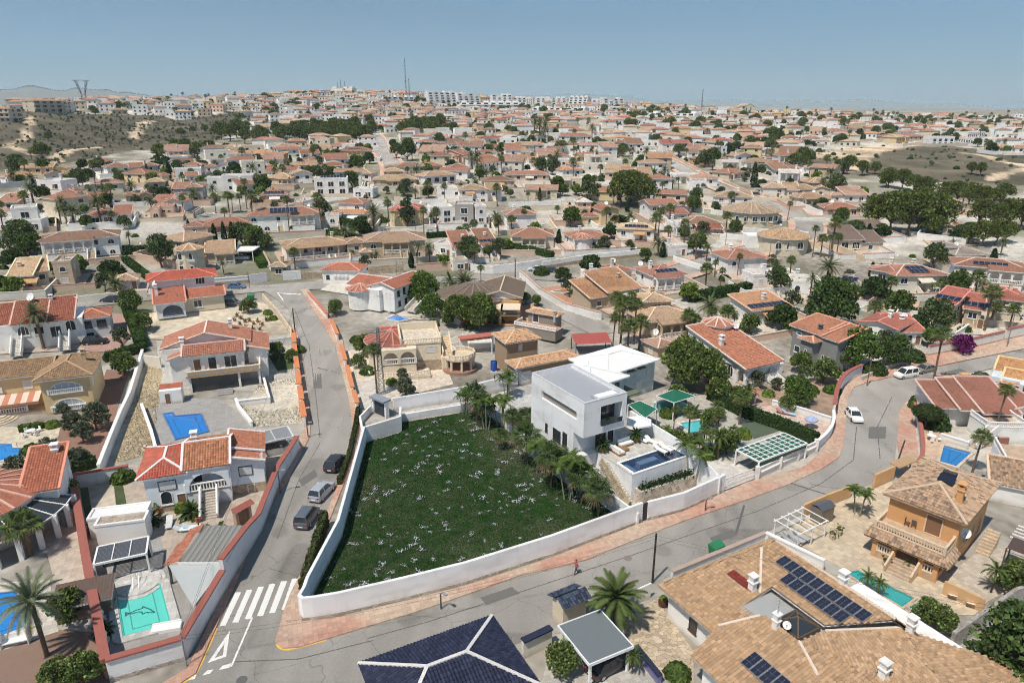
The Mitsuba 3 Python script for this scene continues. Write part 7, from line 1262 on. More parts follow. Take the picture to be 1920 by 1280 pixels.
m=T.same('wall');m.cyl(0,0,-1,5.6,3.1,3.1,CREAM,8);cone(T,0,0,3.7,8,5.6,17,(0.48,0.32,0.20));[win(T,'f',(-.7+dx,-3.0+abs(dx)*.25,.7+dx,0),0,z,1.3,1.7 if z>2 else 1.3,'a' if z>2 else 'w')for dx in(-1.1,1.1)for z in(3.2,.6)];balustrade(T,[(-2,-2.9),(2,-2.9)],2.9,.5);T.done()
gh((-75.65,166.04,19.8,7.02),2.9,'c','n','my+',d=6,f='a2 -',label='cream arched wing beside the eight sided tower',wall=False)
T=gh((-57.06,169.4,25.8,16.6),3.8,'p','n',d=9.5,f='-',label='long low house with a tan hip roof and a columned open front',pitch=13);m=M()
T=Thing('terrace','long stone terrace with white columns before the tan roofed pavilion','terrace',T.at[:2],math.degrees(T.yaw),T.at[2]);W=(-57.06,169.4,25.8,16.6)[3];T.part('stone_base','stone').box(0,-1.6,-2.5,W,.4,.8,STONE);balustrade(T,[(0.1,-1.5),(W-.1,-1.5)],.8,.7)
for k in range(6):T.part('column','smooth').box(.2+k*(W-.7)/5,-1.6,.8,.5+k*(W-.7)/5,-1.3,3.7,CREAM)
T.part('roof_edge','roof').face([(-.3,-1.9,3.65),(W+.3,-1.9,3.65),(W+.3,.5,4.2),(-.3,.5,4.2)],(0.45,0.29,0.18));stairs(T,W*.68,-1.6,-.6,.8,1.4,2.4);T.done()
gh((-75.99,195.55,16.3,20.95),5.0,'w','t',d=9.5,f='a3 s v7 -',label='white two storey house with a broad field of roof panels and a long stair');gh((-54.29,214.04,-12.1,8.83),5.2,'w','t',d=7,f='-',label='white house with stacked terracotta roofs above a curved terrace');gh((-56.13,210.55,-3.9,13.21),2.7,'w','o',d=6,f='A t -',label='white lower wing with orange roof and a curved terrace',wall=False)
gh((-83.72,229.65,12.2,9.2),3.4,'o','b',d=8,f='v6 A',label='brick coloured house with panels on its brown roof');gh((-70.47,246.37,10.3,12.4),5.6,'w','f','flat',d=8,f='v8 g -',label='white modern cube house with a row of tilted roof panels');gh((-56.43,244.02,-6.7,7.94),2.9,'w','f','flat',d=7,f='g -',label='white pavilion with dark glass beside the modern cube house',wall=False)
gh((-86.66,191.53,19.4,12.78),3.0,'k','t',d=8,f='a3 w',label='pink house with terracotta roofs behind the cypresses');gh((-57.35,157.34,0.0,4.45),2.4,'b','n',d=4.5,f='-',label='small tan roofed gatehouse by the cross street',wall=False);gh((-38.97,171.6,13.1,3.26),2.4,'b','n',d=3.6,f='-',label='small hipped garden pavilion right of the long tan pavilion',wall=False,pitch=22)
gh((-109.77,229.62,46.9,2.79),3.2,'g','t',d=6,f='-');gh((-108.33,230.35,10.8,5.59),5.0,'g','t',d=7)
gh((-37.58,171.73,12.9,15.94),5.0,'b','n',d=10,f='a3 s w',label='beige house with broad tan roofs, deep arches and a white side stair');gh((-15.23,173.56,15.9,5.52),3.3,'w','t','my+',d=9,f='a1 v4 -',label='white gabled house, left of a pair with roof panels');gh((-8.38,176.53,19.6,5.1),3.3,'w','t','my+',d=9,f='a1 v4 s -',label='white gabled house, right of a pair with roof panels',wall=False);gh((-21.08,177.65,-24.0,6.25),2.9,'w','f','flat',d=7,f='-',label='low white flat roofed wing left of the paired gables',wall=False)
gh((-0.22,184.13,1.8,12.09),3.6,'c','t',d=10,f='a3 s -',label='cream house with three great arches and a terracotta roof');gh((-17.97,210.64,1.7,6.56),5.6,'g','f','flat',d=8,f='g -',label='grey concrete cube of the modern house with dark glazing');gh((-25.3,209.04,13.6,7.82),5.0,'w','f','flat',d=7,f='g -',label='white left wing of the grey modern house',wall=False);gh((-11.45,210.22,14.9,4.28),5.2,'w','f','flat',d=7,f='-',label='white right wing of the grey modern house',wall=False)
gh((-36.76,207.71,-0.2,9.35),5.0,'y','r',d=8,f='B a2 -',label='yellow round fronted house with a red roof');gh((-18.42,237.8,6.7,10.54),4.8,'w','n',d=9,f='A t',label='white house with a tan roof and a yellow awning');gh((-11.32,260.37,6.2,12.77),3.4,'b','b',d=9,f='A');gh((-51.92,260.14,8.4,16.63),3.6,'b','n',d=9,f='');gh((-1.87,203.17,8.3,9.77),4.8,'w','t',d=8,f='t c');gh((-14.57,162.14,19.7,4.58),2.6,'p','t','flat',d=4,f='-',label='pale garage with a terracotta trimmed flat roof on the cross street',wall=False);gh((-38.63,171.04,17.7,3.05),2.5,'b','n',d=4,f='-',label='small tan roofed kiosk left of the broad tan house',wall=False)
gh((16.1,183.76,13.4,11.11),3.3,'w','t',d=8,f='a4 B -',label='white house with a fan shaped terracotta roof over four arches');gh((29.34,193.37,-12.9,11.54),3.3,'w','y',d=8,f='A v6',label='white house with a sandy hip roof and awning');gh((17.18,213.05,8.6,7.8),3.8,'k','f','flat',d=8,f='x -',label='peach house with two small hipped turrets');gh((20.12,217.35,3.2,3.8),6.0,'k','n',d=5,f='-',label='peach turret with a tan hat roof, right of two',wall=False)
gh((26.8,208.34,14.8,6.67),4.8,'y','t','gy',d=8,f='w');gh((42.79,214.64,16.0,10.19),4.8,'w','t','gx',d=8,f='w',label='white house with orange terracotta gables above a white ramp');gh((47.18,207.68,18.7,7.45),3.6,'w','t','gx',d=7,f='-');gh((50.5,198.48,3.0,10.9),3.2,'b','b',d=9,f='-',label='house under a big brown red hip roof with a red front canopy');gh((53.53,195.73,5.3,7.54),2.2,'b','r','my+',d=3,f='-',label='red tiled front canopy of the big brown roofed house',wall=False)
e=(31.14,147.19,18.9,8.69);gh(e,3.6,'w','t',d=9,f='a3 v5 c -',label='white arched house with dark panels on a terracotta roof above the pools');gh((23.53,151.83,25.2,5.17),3.2,'p','t',d=7,f='-',label='pale hipped wing left of the arched panel roof house',wall=False);gh((19.83,136.56,31.7,9.39),3.6,'b','o','my+',d=9,f='A w',label='beige house with an orange sloped roof beside the blue pool');gh((25.03,121.72,18.5,11.61),3.2,'b','n',d=9,f='a3 -',label='beige house with broad tan roof behind the palm thicket');gh((25.35,127.37,7.7,6.27),5.2,'b','n',d=6,f='-',label='upper storey block with a tan hip roof behind the palm thicket',wall=False);gh((25.25,111.25,26.4,4.57),2.4,'b','s',d=5,f='-',label='low salmon roofed outbuilding in front of the palm thicket',wall=False)
e=(46.21,125.91,20.8,9.7,6.73);gh(e,3.6,'w','o','my+',d=e[4]+1,f='v8 A -',label='white house with a bright orange roof carrying two rows of panels',pitch=10);gh((66.54,227.79,-11.2,12.43),4.4,'w','n',d=9,f='v3 t');x,y=(73.87,206.03);T=Thing('house','round cream house under a wide tan tent shaped roof','house',(x,y+7),0)
T.same('wall').cyl(0,0,-2,3.6,8.2,8.2,CREAM,26);cone(T,0,0,9.0,20,3.6,17,(0.40,0.30,0.21),ridge=(0.5,0.42,0.32));[win(T,'f',(8.25*math.sin(a)-.8,-8.25*math.cos(a)-.1,9,0),0,1.0,1.6,1.5,'w')for a in(-.75,-.45,-.15,.15,.45,.75)];T.done()
x,y=(72.71,175.83);T=Thing('house','curved cream house with an orange bow roof and dark arches','house',(x,y+6),0);T.same('wall').cyl(0,0,-2,4.0,6.2,6.2,CREAM,26);cone(T,0,0,7.0,18,4.0,16,(0.48,0.32,0.19),ridge=(0.52,0.38,0.25));blk(T,-9,1,0,6,-2,3.6,WHITE);[win(T,'f',(u,-6.2+abs(u+.8)*.12,9,0),0,1.2,1.7,2.0,'a')for u in(-4.2,-1.4,1.4)];chimney(T,-3,2,5.4,1.2,.7,(0.6,0.45,0.28));T.done()
gh((51.08,159.09,12.9,10.46),4.2,'w','t',d=9,f='w c',label='white house with a terracotta roof above white roof terraces');gh((54.08,149.33,12.7,8.58),2.8,'w','f','flat',d=6,f='-',label='white flat building with a pink terrace roof');gh((60.63,145.57,-13.6,7.14),2.8,'w','f','flat',d=7,f='-',label='white flat garage building beside a bare tall palm');gh((85.8,177.83,3.8,7.03),3.4,'c','d','my+',d=8,f='g w',label='cream house with dark brown sloped roof right of the palm trio');gh((97.36,190.31,8.5,7.29),3.6,'g','d','gx',d=8,f='a2',label='grey house with dark brown gables under the pine grove')
gh((94.74,229.02,2.9,10.87),3.3,'c','n',d=8,f='a4 s',label='cream house with a tan roof and four dark arches by the upper road');gh((97.34,215.06,-8.5,11.37),3.2,'k','t',d=8,f='a3',label='pink house with a terracotta roof above a white road wall');gh((88.3,245.37,-12.9,8.17),3.6,'p','n',d=9,f='w');gh((70.24,146.13,-44.7,6.4),3.0,'b','e',d=8,f='v3 -',label='low house with a grey brown hip roof and one dark panel')
e=(82.43,143.13,5.2,12.58);gh(e,4.6,'p','t',d=10,f='v4 A s -',label='large pale house with a broad terracotta roof and two panel groups',pitch=15);gh((79.83,149.6,-48.5,5.93),4.3,'p','t',d=8,f='g -',label='pale left wing with a terracotta roof and a blue awning',wall=False);gh((97.75,148.43,-25.6,14.13),5.2,'w','t',d=9,f='a3 v6 -',label='white two storey house with panels on a terracotta roof at the right edge',pitch=15);gh((106.17,161.23,6.6,8.95),3.6,'p','e',d=8,f='D -',label='house with grey hip roofs and a white dish');gh((104.34,165.87,-17.7,4.93),4.6,'p','e',d=7,f='-',label='grey roofed upper block left of the white dish',wall=False);gh((119.16,189.49,-40.6,4.19),3.4,'c','t','gy',d=7,f='-',label='cream gabled house between the two pine groves')
gh((80.42,125.85,-50.7,4.06),5.0,'b','r','my+',d=6,f='v4 -',label='beige house with red sloped roofs, panels and an outside stair');gh((85.47,124.38,-32.8,3.49),3.8,'b','r','my+',d=6,f='v5 s -',label='beige arched wing with a red panel roof above the curved terrace',wall=False);gh((93.93,129.21,-22.8,5.86),4.4,'c','r',d=8,f='a2 A -',label='cream house with a red hip roof and awnings at the right edge')
e=(63.41,119.66,-48.7,7.04);gh(e,3.6,'w','r','gy',d=8,f='c -',label='white house with a red gable roof and shuttered windows beside the dark shrubs',pitch=13);gh((68.98,116.06,-1.7,5.25),2.8,'w','r','my+',d=7,f='-',label='white angled front of the red gabled house',wall=False,pitch=10);gh((72.63,124.95,-34.8,5.35),2.4,'w','f','flat',d=5,f='-',label='low white flat outbuilding behind the red gabled house',wall=False)
gh((16.24,152.65,10.3,4.77),2.4,'w','s','flat',d=4,f='-',label='white carport with a salmon tile edge above the blue pool',wall=False);gh((40.81,175.68,15.8,6.08),2.6,'w','f','flat',d=5,f='-',label='low white flat annex beside the pink ramp',wall=False);gh((45.44,192.85,8.9,5.34),4.2,'w','f','flat',d=7,f='a2 -',label='white curved conservatory house with a flat roof')
# pools and ground of the slope
for l,q,c in[('blue pool on an orange deck below the arched panel roof house',[(9.01,147.09),(13.85,150.52),(15.99,148.75),(11.5,146.13)],(0.03,0.35,0.6)),('turquoise pool between hedges right of the four arch house',[(27.88,184.64),(33.88,187.09),(33.59,184.5),(29.81,182.93)],(0.15,0.5,0.48)),('small blue pool behind the peach house',[(22.59,210.01),(26.54,212.3),(26.6,210.16),(23.24,208.83)],(0.08,0.4,0.5)),('bright blue pool in front of the bright orange roofed house',[(47.23,123.66),(50.81,125.99),(51.57,124.35),(48.57,122.29)],(0.06,0.48,0.62)),('blue pool behind the red gabled white house',[(71.37,135.47),(75.26,137.77),(77.08,135.98),(72.82,133.58)],(0.02,0.35,0.62)),('blue pool at the right edge behind the red coped wall',[(90.86,122.08),(95.77,123.26),(94.02,122.07),(90.75,120.5)],(0.03,0.34,0.6)),('blue and white pool above the road bend',[(76.46,207.88),(81.66,208.83),(81.11,206.45),(76.46,206.1)],(0.1,0.3,0.55)),('pale pool between white frames at the palm court',[(-100.84,213.2),(-95.14,217.46),(-93.51,215.74),(-98.24,211.45)],(0.25,0.5,0.55)),('pale blue pool behind the grey hip roofs',[(121.13,171.32),(127.45,174.03),(126.21,171.39),(120.96,169.49)],(0.2,0.45,0.5)),('blue pool below the cream dark roofed house',[(94.58,175.0),(100.13,175.22),(98.98,173.49),(94.76,173.8)],(0.15,0.4,0.55)),('blue pool beside the big brown roofed house',[(57.79,195.33),(63.78,197.16),(63.73,195.03),(59.14,194.01)],(0.15,0.4,0.5))]:pool(l,q,c,.5,step=False)
yard('orange brown deck round the blue pool',[(6.79,150.08),(17.26,152.81),(19.09,142.98),(11.87,139.36),(9.43,141.15)],(0.50,0.24,0.14),.03);yard('pink paved terrace below the arched panel roof house',[(34.29,148.34),(41.04,155.04),(46.43,147.68),(38.16,142.97)],(0.62,0.44,0.37),.05);yard('sandy garden with dark clipped shrubs',[(71.89,136.37),(81.64,145.03),(88.94,143.22),(83.94,135.7),(77.22,133.04),(73.56,133.84)],(0.56,0.42,0.30),.04,'ground');yard('cream paved court round the arched house',[(80.86,125.9),(91.79,125.56),(96.48,122.92),(90.29,119.26),(80.45,121.21)],(0.66,0.60,0.50),.04)
yard('white drive beside the upper street wall',[(49.83,161.18),(68.35,165.55),(70.07,149.11),(55.54,146.05)],(0.66,0.62,0.56),.02);yard('sandy plot under the pine grove',[(115.55,196.74),(126.37,190.89),(125.32,180.39),(112.01,180.25)],(0.5,0.38,0.27),.03,'ground');hedge([(38.15,141.11),(45.46,144.24),(53.02,148.04)],2.0,2.0,'long clipped hedge above the palm thicket',(0.05,0.09,0.03),31,size=.28);hedge([(-70.98,183.51),(-60.57,164.37)],1.2,3.0,'wide clipped hedge left of the tan gatehouse',(0.07,0.13,0.03),32,size=.28);hedge([(-98.65,171.26),(-91.53,173.26)],2.2,1.6,'hedge beside the cream tower house',(0.05,0.085,0.03),33,size=.28);hedge([(-96.57,167.24),(-82.96,152.5)],1.3,1.6,'hedge slanting down to the long pale street wall',(0.05,0.095,0.03),34,size=.28);hedge([(-59.03,215.67),(-42.41,199.6)],2.0,2.2,'long hedge below the curved terrace house',(0.05,0.095,0.03),35,size=.28);hedge([(-52.55,195.56),(-38.5,186.52)],2.0,2.6,'dense dark hedge behind the long tan pavilion',(0.04,0.075,0.025),36,size=.28)
hedge([(-4.29,189.72),(10.64,175.87)],1.6,1.6,'hedge along the slope below the three arch house',(0.06,0.105,0.03),37,size=.28);hedge([(-24.54,195.34),(-16.39,197.75)],1.4,1.5,'hedge below the grey modern house',(0.045,0.08,0.025),38,size=.28);hedge([(17.84,188.62),(25.84,181.56)],1.5,1.5,'hedge below the fan roofed house',(0.05,0.1,0.03),39,size=.28);hedge([(24.89,225.11),(35.35,212.08)],1.8,1.6,'hedge beside the peach turret house',(0.05,0.09,0.03),40,size=.28)
wall_line('garden_wall',[(7.43,165.59),(20.61,173.0),(27.05,174.86),(35.61,177.56)],1.9,.3,WHITE,'long white wall above the lower slope street',base=(.8,STONE));wall_line('garden_wall',[(-23.2,162.61),(-14.88,165.0)],1.9,.3,(0.62,0.45,0.35),'pinkish stone wall on the cross street',(0.5,0.3,0.22));wall_line('garden_wall',[(-34.39,160.1),(-26.36,162.52)],2.0,.3,(0.55,0.46,0.34),'tan stone wall with white urns on the cross street',mat='stone');wall_line('garden_wall',[(-10.07,162.84),(-4.68,161.57),(1.15,163.78),(10.78,169.3)],2.0,.3,WHITE,'long white wall above the parked cars on the cross street');wall_line('garden_wall',[(-67.19,149.83),(-60.31,152.63)],1.4,.25,(0.72,0.75,0.8),'white balustraded wall behind the blue car',WHITE,base=(.6,STONE));wall_line('garden_wall',[(-59.8,151.87),(-56.52,153.66)],2.0,.25,(0.62,0.60,0.66),'lilac grey rendered wall by the cross street');wall_line('garden_wall',[(-53.14,154.66),(-49.26,155.68)],2.1,.25,(0.74,0.76,0.78),'white rendered wall right of the gatehouse');wall_line('garden_wall',[(-49.26,155.68),(-44.52,156.32)],1.6,.3,STONE,'tan stone wall along the cross street',mat='stone')
wall_line('garden_wall',[(94.98,230.23),(96.91,217.8),(102.03,212.21)],2.0,.3,WHITE,'white retaining wall inside the upper road bend');wall_line('garden_wall',[(78.55,184.95),(86.38,178.55),(88.64,169.36)],1.8,.3,(0.66,0.55,0.40),'sandy wall below the dark roofed cream house');wall_line('garden_wall',[(54.78,194.44),(65.4,191.81),(73.46,195.57)],1.5,.3,WHITE,'white wall along the lower arm of the upper road');wall_line('garden_wall',[(27.88,201.98),(33.95,195.39),(39.09,192.09)],1.6,.3,WHITE,'white ramp wall below the sandy roofed house');wall_line('garden_wall',[(41.2,171.79),(46.82,162.91)],1.6,.3,WHITE,'white wall beside the twin round palms');wall_line('garden_wall',[(83.37,410.3),(81.28,324.38),(82.06,290.67),(85.79,253.62),(90.2,243.82)],1.2,.3,(0.55,0.42,0.32),'pinkish wall along the upper road')
# upper rows: compact table (left x, eave y, right x, height, wall, roof, form, features)
UP={'hip':'hip','x':'gx','y':'gy','m':'my+','f':'flat'}
for row in[(-181.56,250.06,53.4,4.41)+(3.2,'w','o','hip','a1'),(-190.73,272.27,16.0,11.11)+(3.6,'y','n','x',''),(-166.09,242.49,-7.1,9.97)+(3.0,'w','f','f','g'),(-176.24,297.96,66.0,8.66)+(3.4,'w','t','hip','a2'),(-161.07,278.37,40.3,9.73)+(3.6,'w','t','hip','c'),(-147.17,278.87,28.3,6.43)+(4.4,'g','t','hip',''),(-146.36,262.46,-8.3,9.61)+(3.8,'y','t','hip','w'),(-168.52,261.71,37.3,6.74)+(3.0,'p','b','hip',''),
  (-135.81,289.49,8.8,7.68)+(3.6,'w','t','hip','a2'),(-123.84,264.48,26.1,4.88)+(3.0,'w','t','x',''),(-124.18,235.69,18.9,6.38)+(5.2,'c','n','hip',''),(-122.62,236.9,15.6,9.22)+(3.4,'c','n','hip','c'),(-125.46,223.9,25.4,4.58)+(2.8,'b','b','hip',''),(-108.68,215.6,2.1,6.08)+(3.4,'w','t','y',''),(-109.66,209.11,18.7,6.59)+(2.8,'k','t','f','t'),(-146.08,222.32,15.7,6.07)+(3.0,'p','t','hip',''),(-134.44,214.53,42.9,4.67)+(2.8,'w','t','x','w'),(-154.3,206.37,0.2,6.63)+(3.0,'k','t','m','c'),
  (-146.73,375.76,43.1,6.42)+(3.6,'y','t','x','w'),(-130.29,344.72,-44.1,23.72)+(3.4,'o','o','hip',''),(-125.31,370.59,16.7,14.73)+(3.6,'w','s','hip','a4'),(-98.78,380.97,-12.2,17.49)+(3.4,'w','t','hip','w c'),(-83.67,340.69,5.3,15.5)+(5.0,'y','t','hip','a3 v5'),(-103.08,343.52,21.3,9.32)+(3.2,'w','t','x','g'),(-88.16,331.03,41.0,6.19)+(2.8,'b','r','hip',''),(-109.92,292.07,14.3,6.21)+(3.2,'w','t','y',''),(-99.36,282.02,1.7,6.72)+(2.8,'w','t','x','w'),(-89.96,301.42,43.2,7.68)+(3.0,'p','t','x',''),(-79.27,281.43,11.7,11.66)+(3.2,'b','n','hip',''),(-80.67,303.83,17.6,7.35)+(3.2,'b','n','hip',''),(-67.2,277.05,-9.5,12.11)+(3.2,'w','n','hip','a2 w'),(-52.15,260.97,8.9,16.69)+(3.2,'b','n','hip','a3'),(-52.03,283.15,12.3,8.34)+(3.2,'b','n','hip',''),(-49.14,296.56,15.8,13.14)+(3.4,'p','b','hip','a2'),(-93.28,262.77,-4.5,10.5)+(3.2,'c','n','hip','a2'),(-107.93,261.25,18.1,6.11)+(2.8,'c','b','hip',''),(-83.87,265.56,22.5,8.09)+(4.2,'w','n','y','c'),
  (-1.38,372.0,7.2,18.84)+(5.0,'w','n','hip','a3'),(28.44,422.01,4.4,19.56)+(5.2,'w','t','hip','a4'),(-26.56,373.06,26.9,13.37)+(3.6,'w','t','m','t'),(-14.44,381.66,18.0,7.92)+(3.0,'w','t','x',''),(-36.27,340.64,-27.7,15.11)+(3.6,'k','t','y','a1'),(-32.77,261.58,33.1,14.0)+(4.8,'w','n','hip','g'),(-26.83,297.16,14.8,9.22)+(3.0,'w','t','hip',''),(-14.23,308.35,56.9,19.78)+(3.4,'w','t','m','w'),(9.75,336.59,2.8,18.44)+(3.2,'w','t','hip','g w'),(32.83,333.84,19.7,16.04)+(3.4,'y','t','x','a2'),(20.53,286.56,18.9,9.81)+(3.6,'w','o','hip','x'),(-3.07,279.26,1.8,18.22)+(2.8,'k','t','hip','A'),(-11.52,460.57,14.3,22.02)+(3.0,'b','n','hip',''),(-40.05,438.03,6.3,20.81)+(3.0,'b','s','hip','a2'),(52.6,414.91,17.4,9.51)+(4.4,'y','f','f',''),(-38.3,303.29,26.0,9.3)+(2.8,'k','t','hip',''),(0.11,446.16,21.1,9.13)+(2.8,'w','f','f','a2'),
  (86.2,378.37,12.9,9.91)+(5.2,'w','r','x','t'),(101.87,364.97,12.8,10.51)+(4.2,'l','f','f',''),(85.97,323.92,21.9,13.86)+(3.4,'o','b','hip','w'),(103.17,324.79,17.8,8.81)+(4.6,'w','n','y','w'),(103.55,297.96,-14.1,9.0)+(4.6,'w','t','x','t'),(107.46,287.73,9.3,7.74)+(3.2,'w','b','m',''),(86.63,278.95,35.4,10.67)+(3.2,'c','t','hip','a1'),(117.05,406.57,16.2,12.14)+(3.2,'p','b','x','a3'),(152.76,403.04,22.1,14.8)+(3.6,'w','s','hip','a4'),(168.66,413.1,32.5,10.54)+(3.0,'w','t','hip',''),(250.6,660.55,-42.9,16.53)+(5.6,'w','f','f','a4'),(131.71,498.49,49.0,16.58)+(3.4,'p','t','hip',''),(156.94,496.08,30.7,14.16)+(3.2,'w','t','hip',''),(226.75,512.52,21.0,17.36)+(3.2,'w','t','hip','a3'),(98.95,246.83,-18.1,8.32)+(3.0,'c','n','hip','a2'),(109.6,257.47,3.3,9.6)+(3.0,'b','n','hip',''),(209.83,464.79,23.7,11.58)+(2.8,'w','n','hip',''),
  (233.34,442.94,9.7,25.93)+(4.4,'b','t','hip',''),(230.7,426.24,36.7,13.41)+(5.0,'y','y','hip','a2'),(250.59,424.51,5.2,15.31)+(5.0,'w','f','f','g'),(282.82,451.28,-99.6,24.03)+(3.0,'w','s','f','g'),(294.23,459.45,37.6,29.35)+(5.2,'w','f','f','g'),(474.44,712.11,-12.9,11.38)+(5.4,'w','f','f','g'),(539.99,773.16,-10.7,9.33)+(5.4,'w','f','f',''),(423.26,620.48,-77.5,26.71)+(4.0,'c','y','hip','w'),(258.19,376.87,-0.2,9.22)+(3.0,'w','n','hip',''),(262.19,369.4,-24.8,6.06)+(3.4,'w','o','x',''),(227.78,512.68,14.8,14.26)+(3.2,'w','t','hip','a3'),(219.2,462.58,20.9,12.48)+(3.0,'w','y','hip',''),(283.12,545.93,28.2,15.65)+(3.0,'w','t','hip',''),(301.17,599.58,22.1,18.03)+(4.6,'w','t','x','t'),(351.1,753.11,36.9,22.91)+(4.6,'k','t','hip',''),(372.11,767.44,24.0,27.15)+(4.6,'c','n','hip','a3'),(329.52,584.65,38.8,25.08)+(3.0,'p','t','hip',''),(336.22,578.72,26.4,17.97)+(3.2,'c','o','hip','a2'),(112.44,233.61,5.9,8.41)+(2.8,'w','s','m',''),(110.71,256.44,11.4,10.18)+(3.0,'b','n','hip',''),(135.47,217.93,2.1,8.66)+(3.0,'k','t','hip','')]:
    e,(h,wc,rc,k,f)=row[:4],row[4:];gh(e,h,wc,rc,UP[k],d=rnd.uniform(7.5,10)if e[3]>9 else rnd.uniform(6,8),f=f,lod=1)

# ---------------------------------------------------------------- far rows, apartment blocks, masts
def apt(e,floors,bays,d,wc,label,rc=None,steps=True,arches=True):
    """a terraced apartment block: floors set back, each bay a recessed balcony with an opening"""
    x,y,yaw,w=e[:4];T=Thing('apartment_block',label,'building',(x,y),yaw);fh=2.7;bw=w/bays;R=random.Random(int(abs(x)+y))
    for f in range(floors):
        s=f*1.1 if steps else 0;b=blk(T,0,s,w,d,f*fh-(4 if f==0 else 0),(f+1)*fh,wc)
        for k in range(bays):
            if f==floors-1 and R.random()<.25 and steps:continue
            win(T,'f',b,(k+.2)*bw,f*fh+.5,bw*.6,2.0,'a' if arches and f%2==0 else 'w',wc,light=True)
        T.same('balcony_band','smooth').box(0,s-.9,f*fh-.1,w,s,f*fh+.75,wc)if f else None
    for k in range(bays):
        if R.random()<.6:q=floors*fh;blk(T,k*bw+.6,d*.45,k*bw+bw*.8,d*.9,q,q+1.9,wc)
    for f in range(floors):win(T,'l',(0,0,w,d),d*.3,f*fh+.9,1.2,1.2,'w',wc,light=True)
    if rc:roof(T,'hip',0,floors*1.1-1.1 if steps else 0,w,d,floors*fh,15,.4,rc,wc=wc,cap=False)
    T.done();walls_made.append((x+w/2,y+d/2,max(w,d)*.7))
AW=(0.68,0.68,0.67)
for i,a in enumerate([(-97.83,851.76,26.9,35.73),(-63.64,863.8,30.8,29.76),(-24.06,876.04,10.2,25.37),(1.6,884.01,16.4,17.32),(29.49,894.79,3.4,38.61),(68.87,889.68,-29.3,24.86),(93.01,895.01,9.7,19.56),(113.72,887.39,21.0,28.4)]):
    apt(a,(4,4,4,3,3,4,3,4)[i],(5,4,4,3,6,4,3,4)[i],14,AW,f'white stepped apartment block, {["leftmost", "second", "third", "fourth", "fifth", "sixth", "seventh", "rightmost"][i]} along the skyline row')
for i,(a,fl,b)in enumerate([((-58.27,815.2,-4.0,75.1),2,9),((22.15,780.26,-39.9,67.61),2,9),((122.6,699.93,-50.0,65.83),2,9),((-142.25,820.65,49.4,58.52),2,7)]):apt(a,fl,b,9,(0.78,0.77,0.75),f'long low white terrace of homes, {["left below the skyline blocks", "in the middle below the skyline blocks", "right under the dark bank of trees", "at the left end of the skyline row"][i]}',steps=False)
apt((-344.61,520.59,72.2,23.05),3,4,11,(0.62,0.55,0.43),'beige apartment block with dark balconies on the scrub hill',(0.45,0.27,0.19),False,False);apt((-337.49,543.11,105.2,28.68),3,3,12,(0.62,0.56,0.46),'beige end block joined to the balcony block on the scrub hill',None,False,False);apt((-329.16,451.89,14.2,11.73),3,4,10,(0.62,0.55,0.43),'beige apartment block with an orange roof at the left edge',(0.5,0.3,0.17),False);apt((-319.52,457.59,82.3,10.27),3,2,10,(0.64,0.58,0.48),'plain beige gable end of the left edge block',None,False,False)
apt((-223.05,890.9,-18.8,29.91),3,4,12,(0.70,0.66,0.58),'tall pale building with masts on the hilltop');apt((151.36,859.71,-12.1,13.88),3,3,9,(0.68,0.58,0.40),'sandy apartment block, left of three on the ridge',(0.5,0.33,0.2));apt((165.42,852.36,9.3,30.16),2,6,9,(0.68,0.58,0.42),'sandy apartment block, middle of three on the ridge',(0.5,0.33,0.2));apt((198.79,870.19,-2.6,16.86),2,4,9,(0.68,0.58,0.42),'sandy apartment block, right of three on the ridge',(0.5,0.33,0.2))
T=Thing('building','big cream gabled hall standing on the ridge','building',(256.28,833.04),10);b=blk(T,0,0,26,18,-4,8,(0.68,0.6,0.45));roof(T,'gy',12,0,26,18,8,26,.4,(0.5,0.42,0.3),wc=(0.68,0.6,0.45));b2=blk(T,-8,-2,12,10,-4,4,(0.66,0.58,0.44));roof(T,'mx+',-8,-2,12,10,4,15,.4,(0.36,0.26,0.18));wins(T,'f',b2,1.2,[(2+3*i,1.8,2.2,'w')for i in range(6)]);wins(T,'f',b,4,[(15,1.5,3,'w'),(20,2,4,'a')]);T.done()
WOODS=[Polygon([(-167.74,433.22),(-179.74,489.8),(-155.19,519.33),(-131.05,549.25),(-105.73,545.1),(-86.71,455.18),(-103.71,431.47),(-130.84,435.48)]),Polygon([(-81.88,497.45),(-78.03,550.52),(-53.87,555.49),(-44.12,499.72),(-56.71,473.08)]),Polygon([(134.17,293.2),(152.26,284.84),(169.34,263.01),(183.14,248.27),(147.52,188.15),(112.6,194.06),(109.34,220.11)]),Polygon([(-253.3,513.83),(-232.1,556.26),(-210.45,555.87),(-146.6,373.32),(-164.35,344.6)])]
keep=shapely.union_all([*WOODS,HILL,FIELD.buffer(6),*[LineString(smoothline(p)).buffer(w/2+7)for p,w in zip(FARW,(7.5,8,6))]])
FR=random.Random(77);farm,nfar=M(),0;FC=[('w',.72),('c',.12),('p',.18),('y',.05),('k',.06),('b',.07)];FRc=[('t',.24),('b',.1),('n',.2),('o',.04),('s',.16),('f',.36),('r',.04)]
pick=lambda L:FR.choices([a for a,_ in L],[b for _,b in L])[0]
